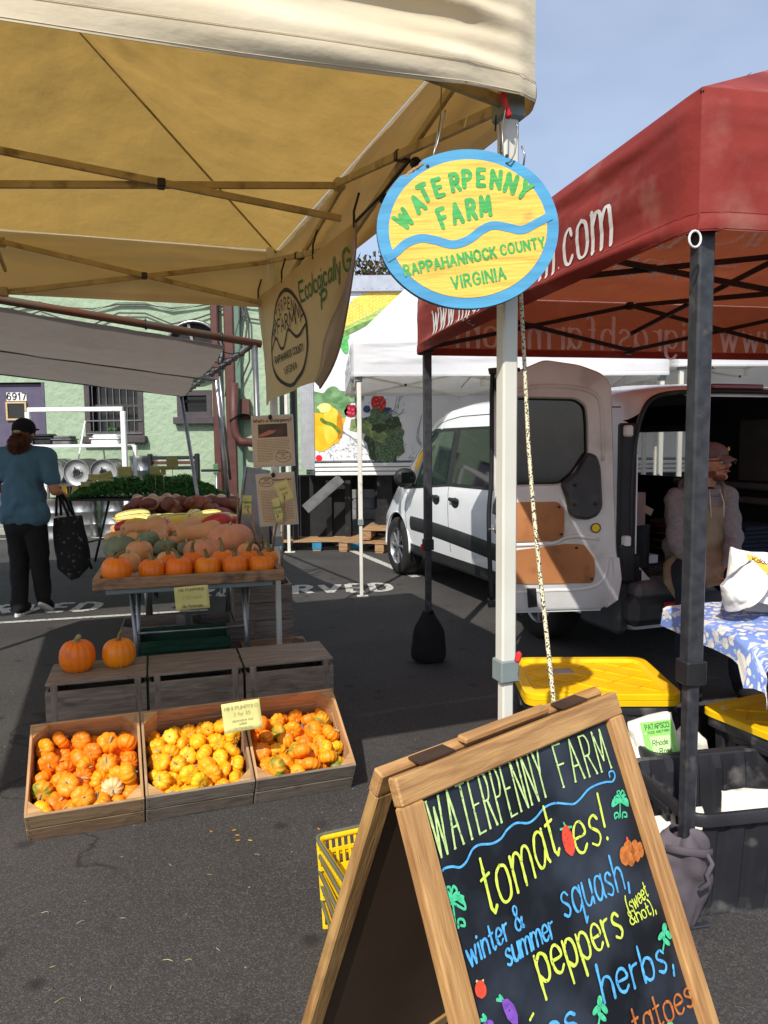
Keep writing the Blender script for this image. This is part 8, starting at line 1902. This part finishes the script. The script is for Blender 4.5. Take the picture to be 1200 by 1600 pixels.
# yellow shopping baskets stacked behind the board
bs = G(500, 1512); 
for k in range(5):
    t = thing('shopping_basket', 'yellow plastic shopping basket, %s of the stack behind the A-board' % ('bottom one', 'second from the bottom', 'middle one', 'second from the top', 'top one')[k], 'basket', (.035+.004*(k % 2), 2.16, k*.052), R(15+2*k), 'stacked yellow baskets')
    w, d, h, tp = .42, .28, .085 if k < 4 else .09, .02
    mb = MB()
    for (a, b_) in (((-w/2,-d/2),(w/2,-d/2)), ((w/2,-d/2),(w/2,d/2)), ((w/2,d/2),(-w/2,d/2)), ((-w/2,d/2),(-w/2,-d/2))):
        L_ = math.dist(a, b_); n_ = int(L_/.020); A_ = Vector((*a,0)); B_ = Vector((*b_,0)); tt = (B_-A_).normalized(); nn = Vector((-tt.y, tt.x, 0))
        for q in range(n_+1): p = A_+tt*L_*q/n_; mb.bar(p+Vector((0,0,h)), p+nn*tp+Vector((0,0,.0)), .008, .004, up=nn)
        mb.bar(A_+nn*tp+Vector((0,0,.004)), B_+nn*tp+Vector((0,0,.004)), .006, .012); mb.bar(A_+nn*tp*.4+Vector((0,0,h*.55)), B_+nn*tp*.4+Vector((0,0,h*.55)), .005, .012)
    mb.build('lattice', m_lemon, t); MB().box((0,0,.003), (w-2*tp, d-2*tp, .004)).build('base', m_lemon, t)
    cs = roundoff([(-w/2,-d/2),(w/2,-d/2),(w/2,d/2),(-w/2,d/2)], .03); MB().tube([(x,y,h) for x, y in cs], .009, 6, closed=True).build('rim', m_lemon, t, True)
    MB().tube([(x*1.03,y*1.03,h+.010) for x, y in cs[:10]+cs[10:]], .006, 6, closed=True).build('handle', M('basket_handle_grey', '6a6a58', '5c5c4e', rough=.5) if k == 0 else bpy.data.materials['basket_handle_grey'], t, True)
# litter on the asphalt
lm = MB(); rnd = random.Random(2)
for k, (px, py, c_) in enumerate(((371,1306,'o'),(391,1314,'o'),(372,1314,'o'),(366,1298,'o'),(330,1300,'w'),(498,1296,'w'))):
    p = G(px, py); o = MB().ellipsoid((0,0,.003), (.010,.004,.002)).build('dry_leaf', M('fallen_leaf', 'b0863a', '8f6a2c', rough=.8) if k == 0 else bpy.data.materials['fallen_leaf'], None, True, loc=p, rot=(0,0,rnd.uniform(0,3))); setp(o, 'tiny dry yellow leaf on the asphalt, %s' % ('left of the pair below the middle crate', 'right of the pair below the middle crate', 'lower one of the pair below the middle crate', 'nearest to the middle crate', 'alone before the left crate', 'alone before the right crate')[k], 'leaf', 'dry leaves on the asphalt')

rl = random.Random(12)
for k, (px, py) in enumerate(sorted([(rl.uniform(60, 470), rl.uniform(1330, 1590)) for _ in range(14)], key=lambda q: -q[1])):
    p = G(px, py)
    o = MB().tube([(0,0,.002),(.012*rl.uniform(.6,1.6),.002,.004),(.022*rl.uniform(.6,1.5),-.002,.002)], .0011, 4).build('straw', m_stempale, None, True, loc=p, rot=(0,0,rl.uniform(0,6.3)))
    setp(o, 'dry straw fragment on the foreground asphalt, %s nearest the camera' % ORD[k], 'straw', 'straw fragments on the asphalt')
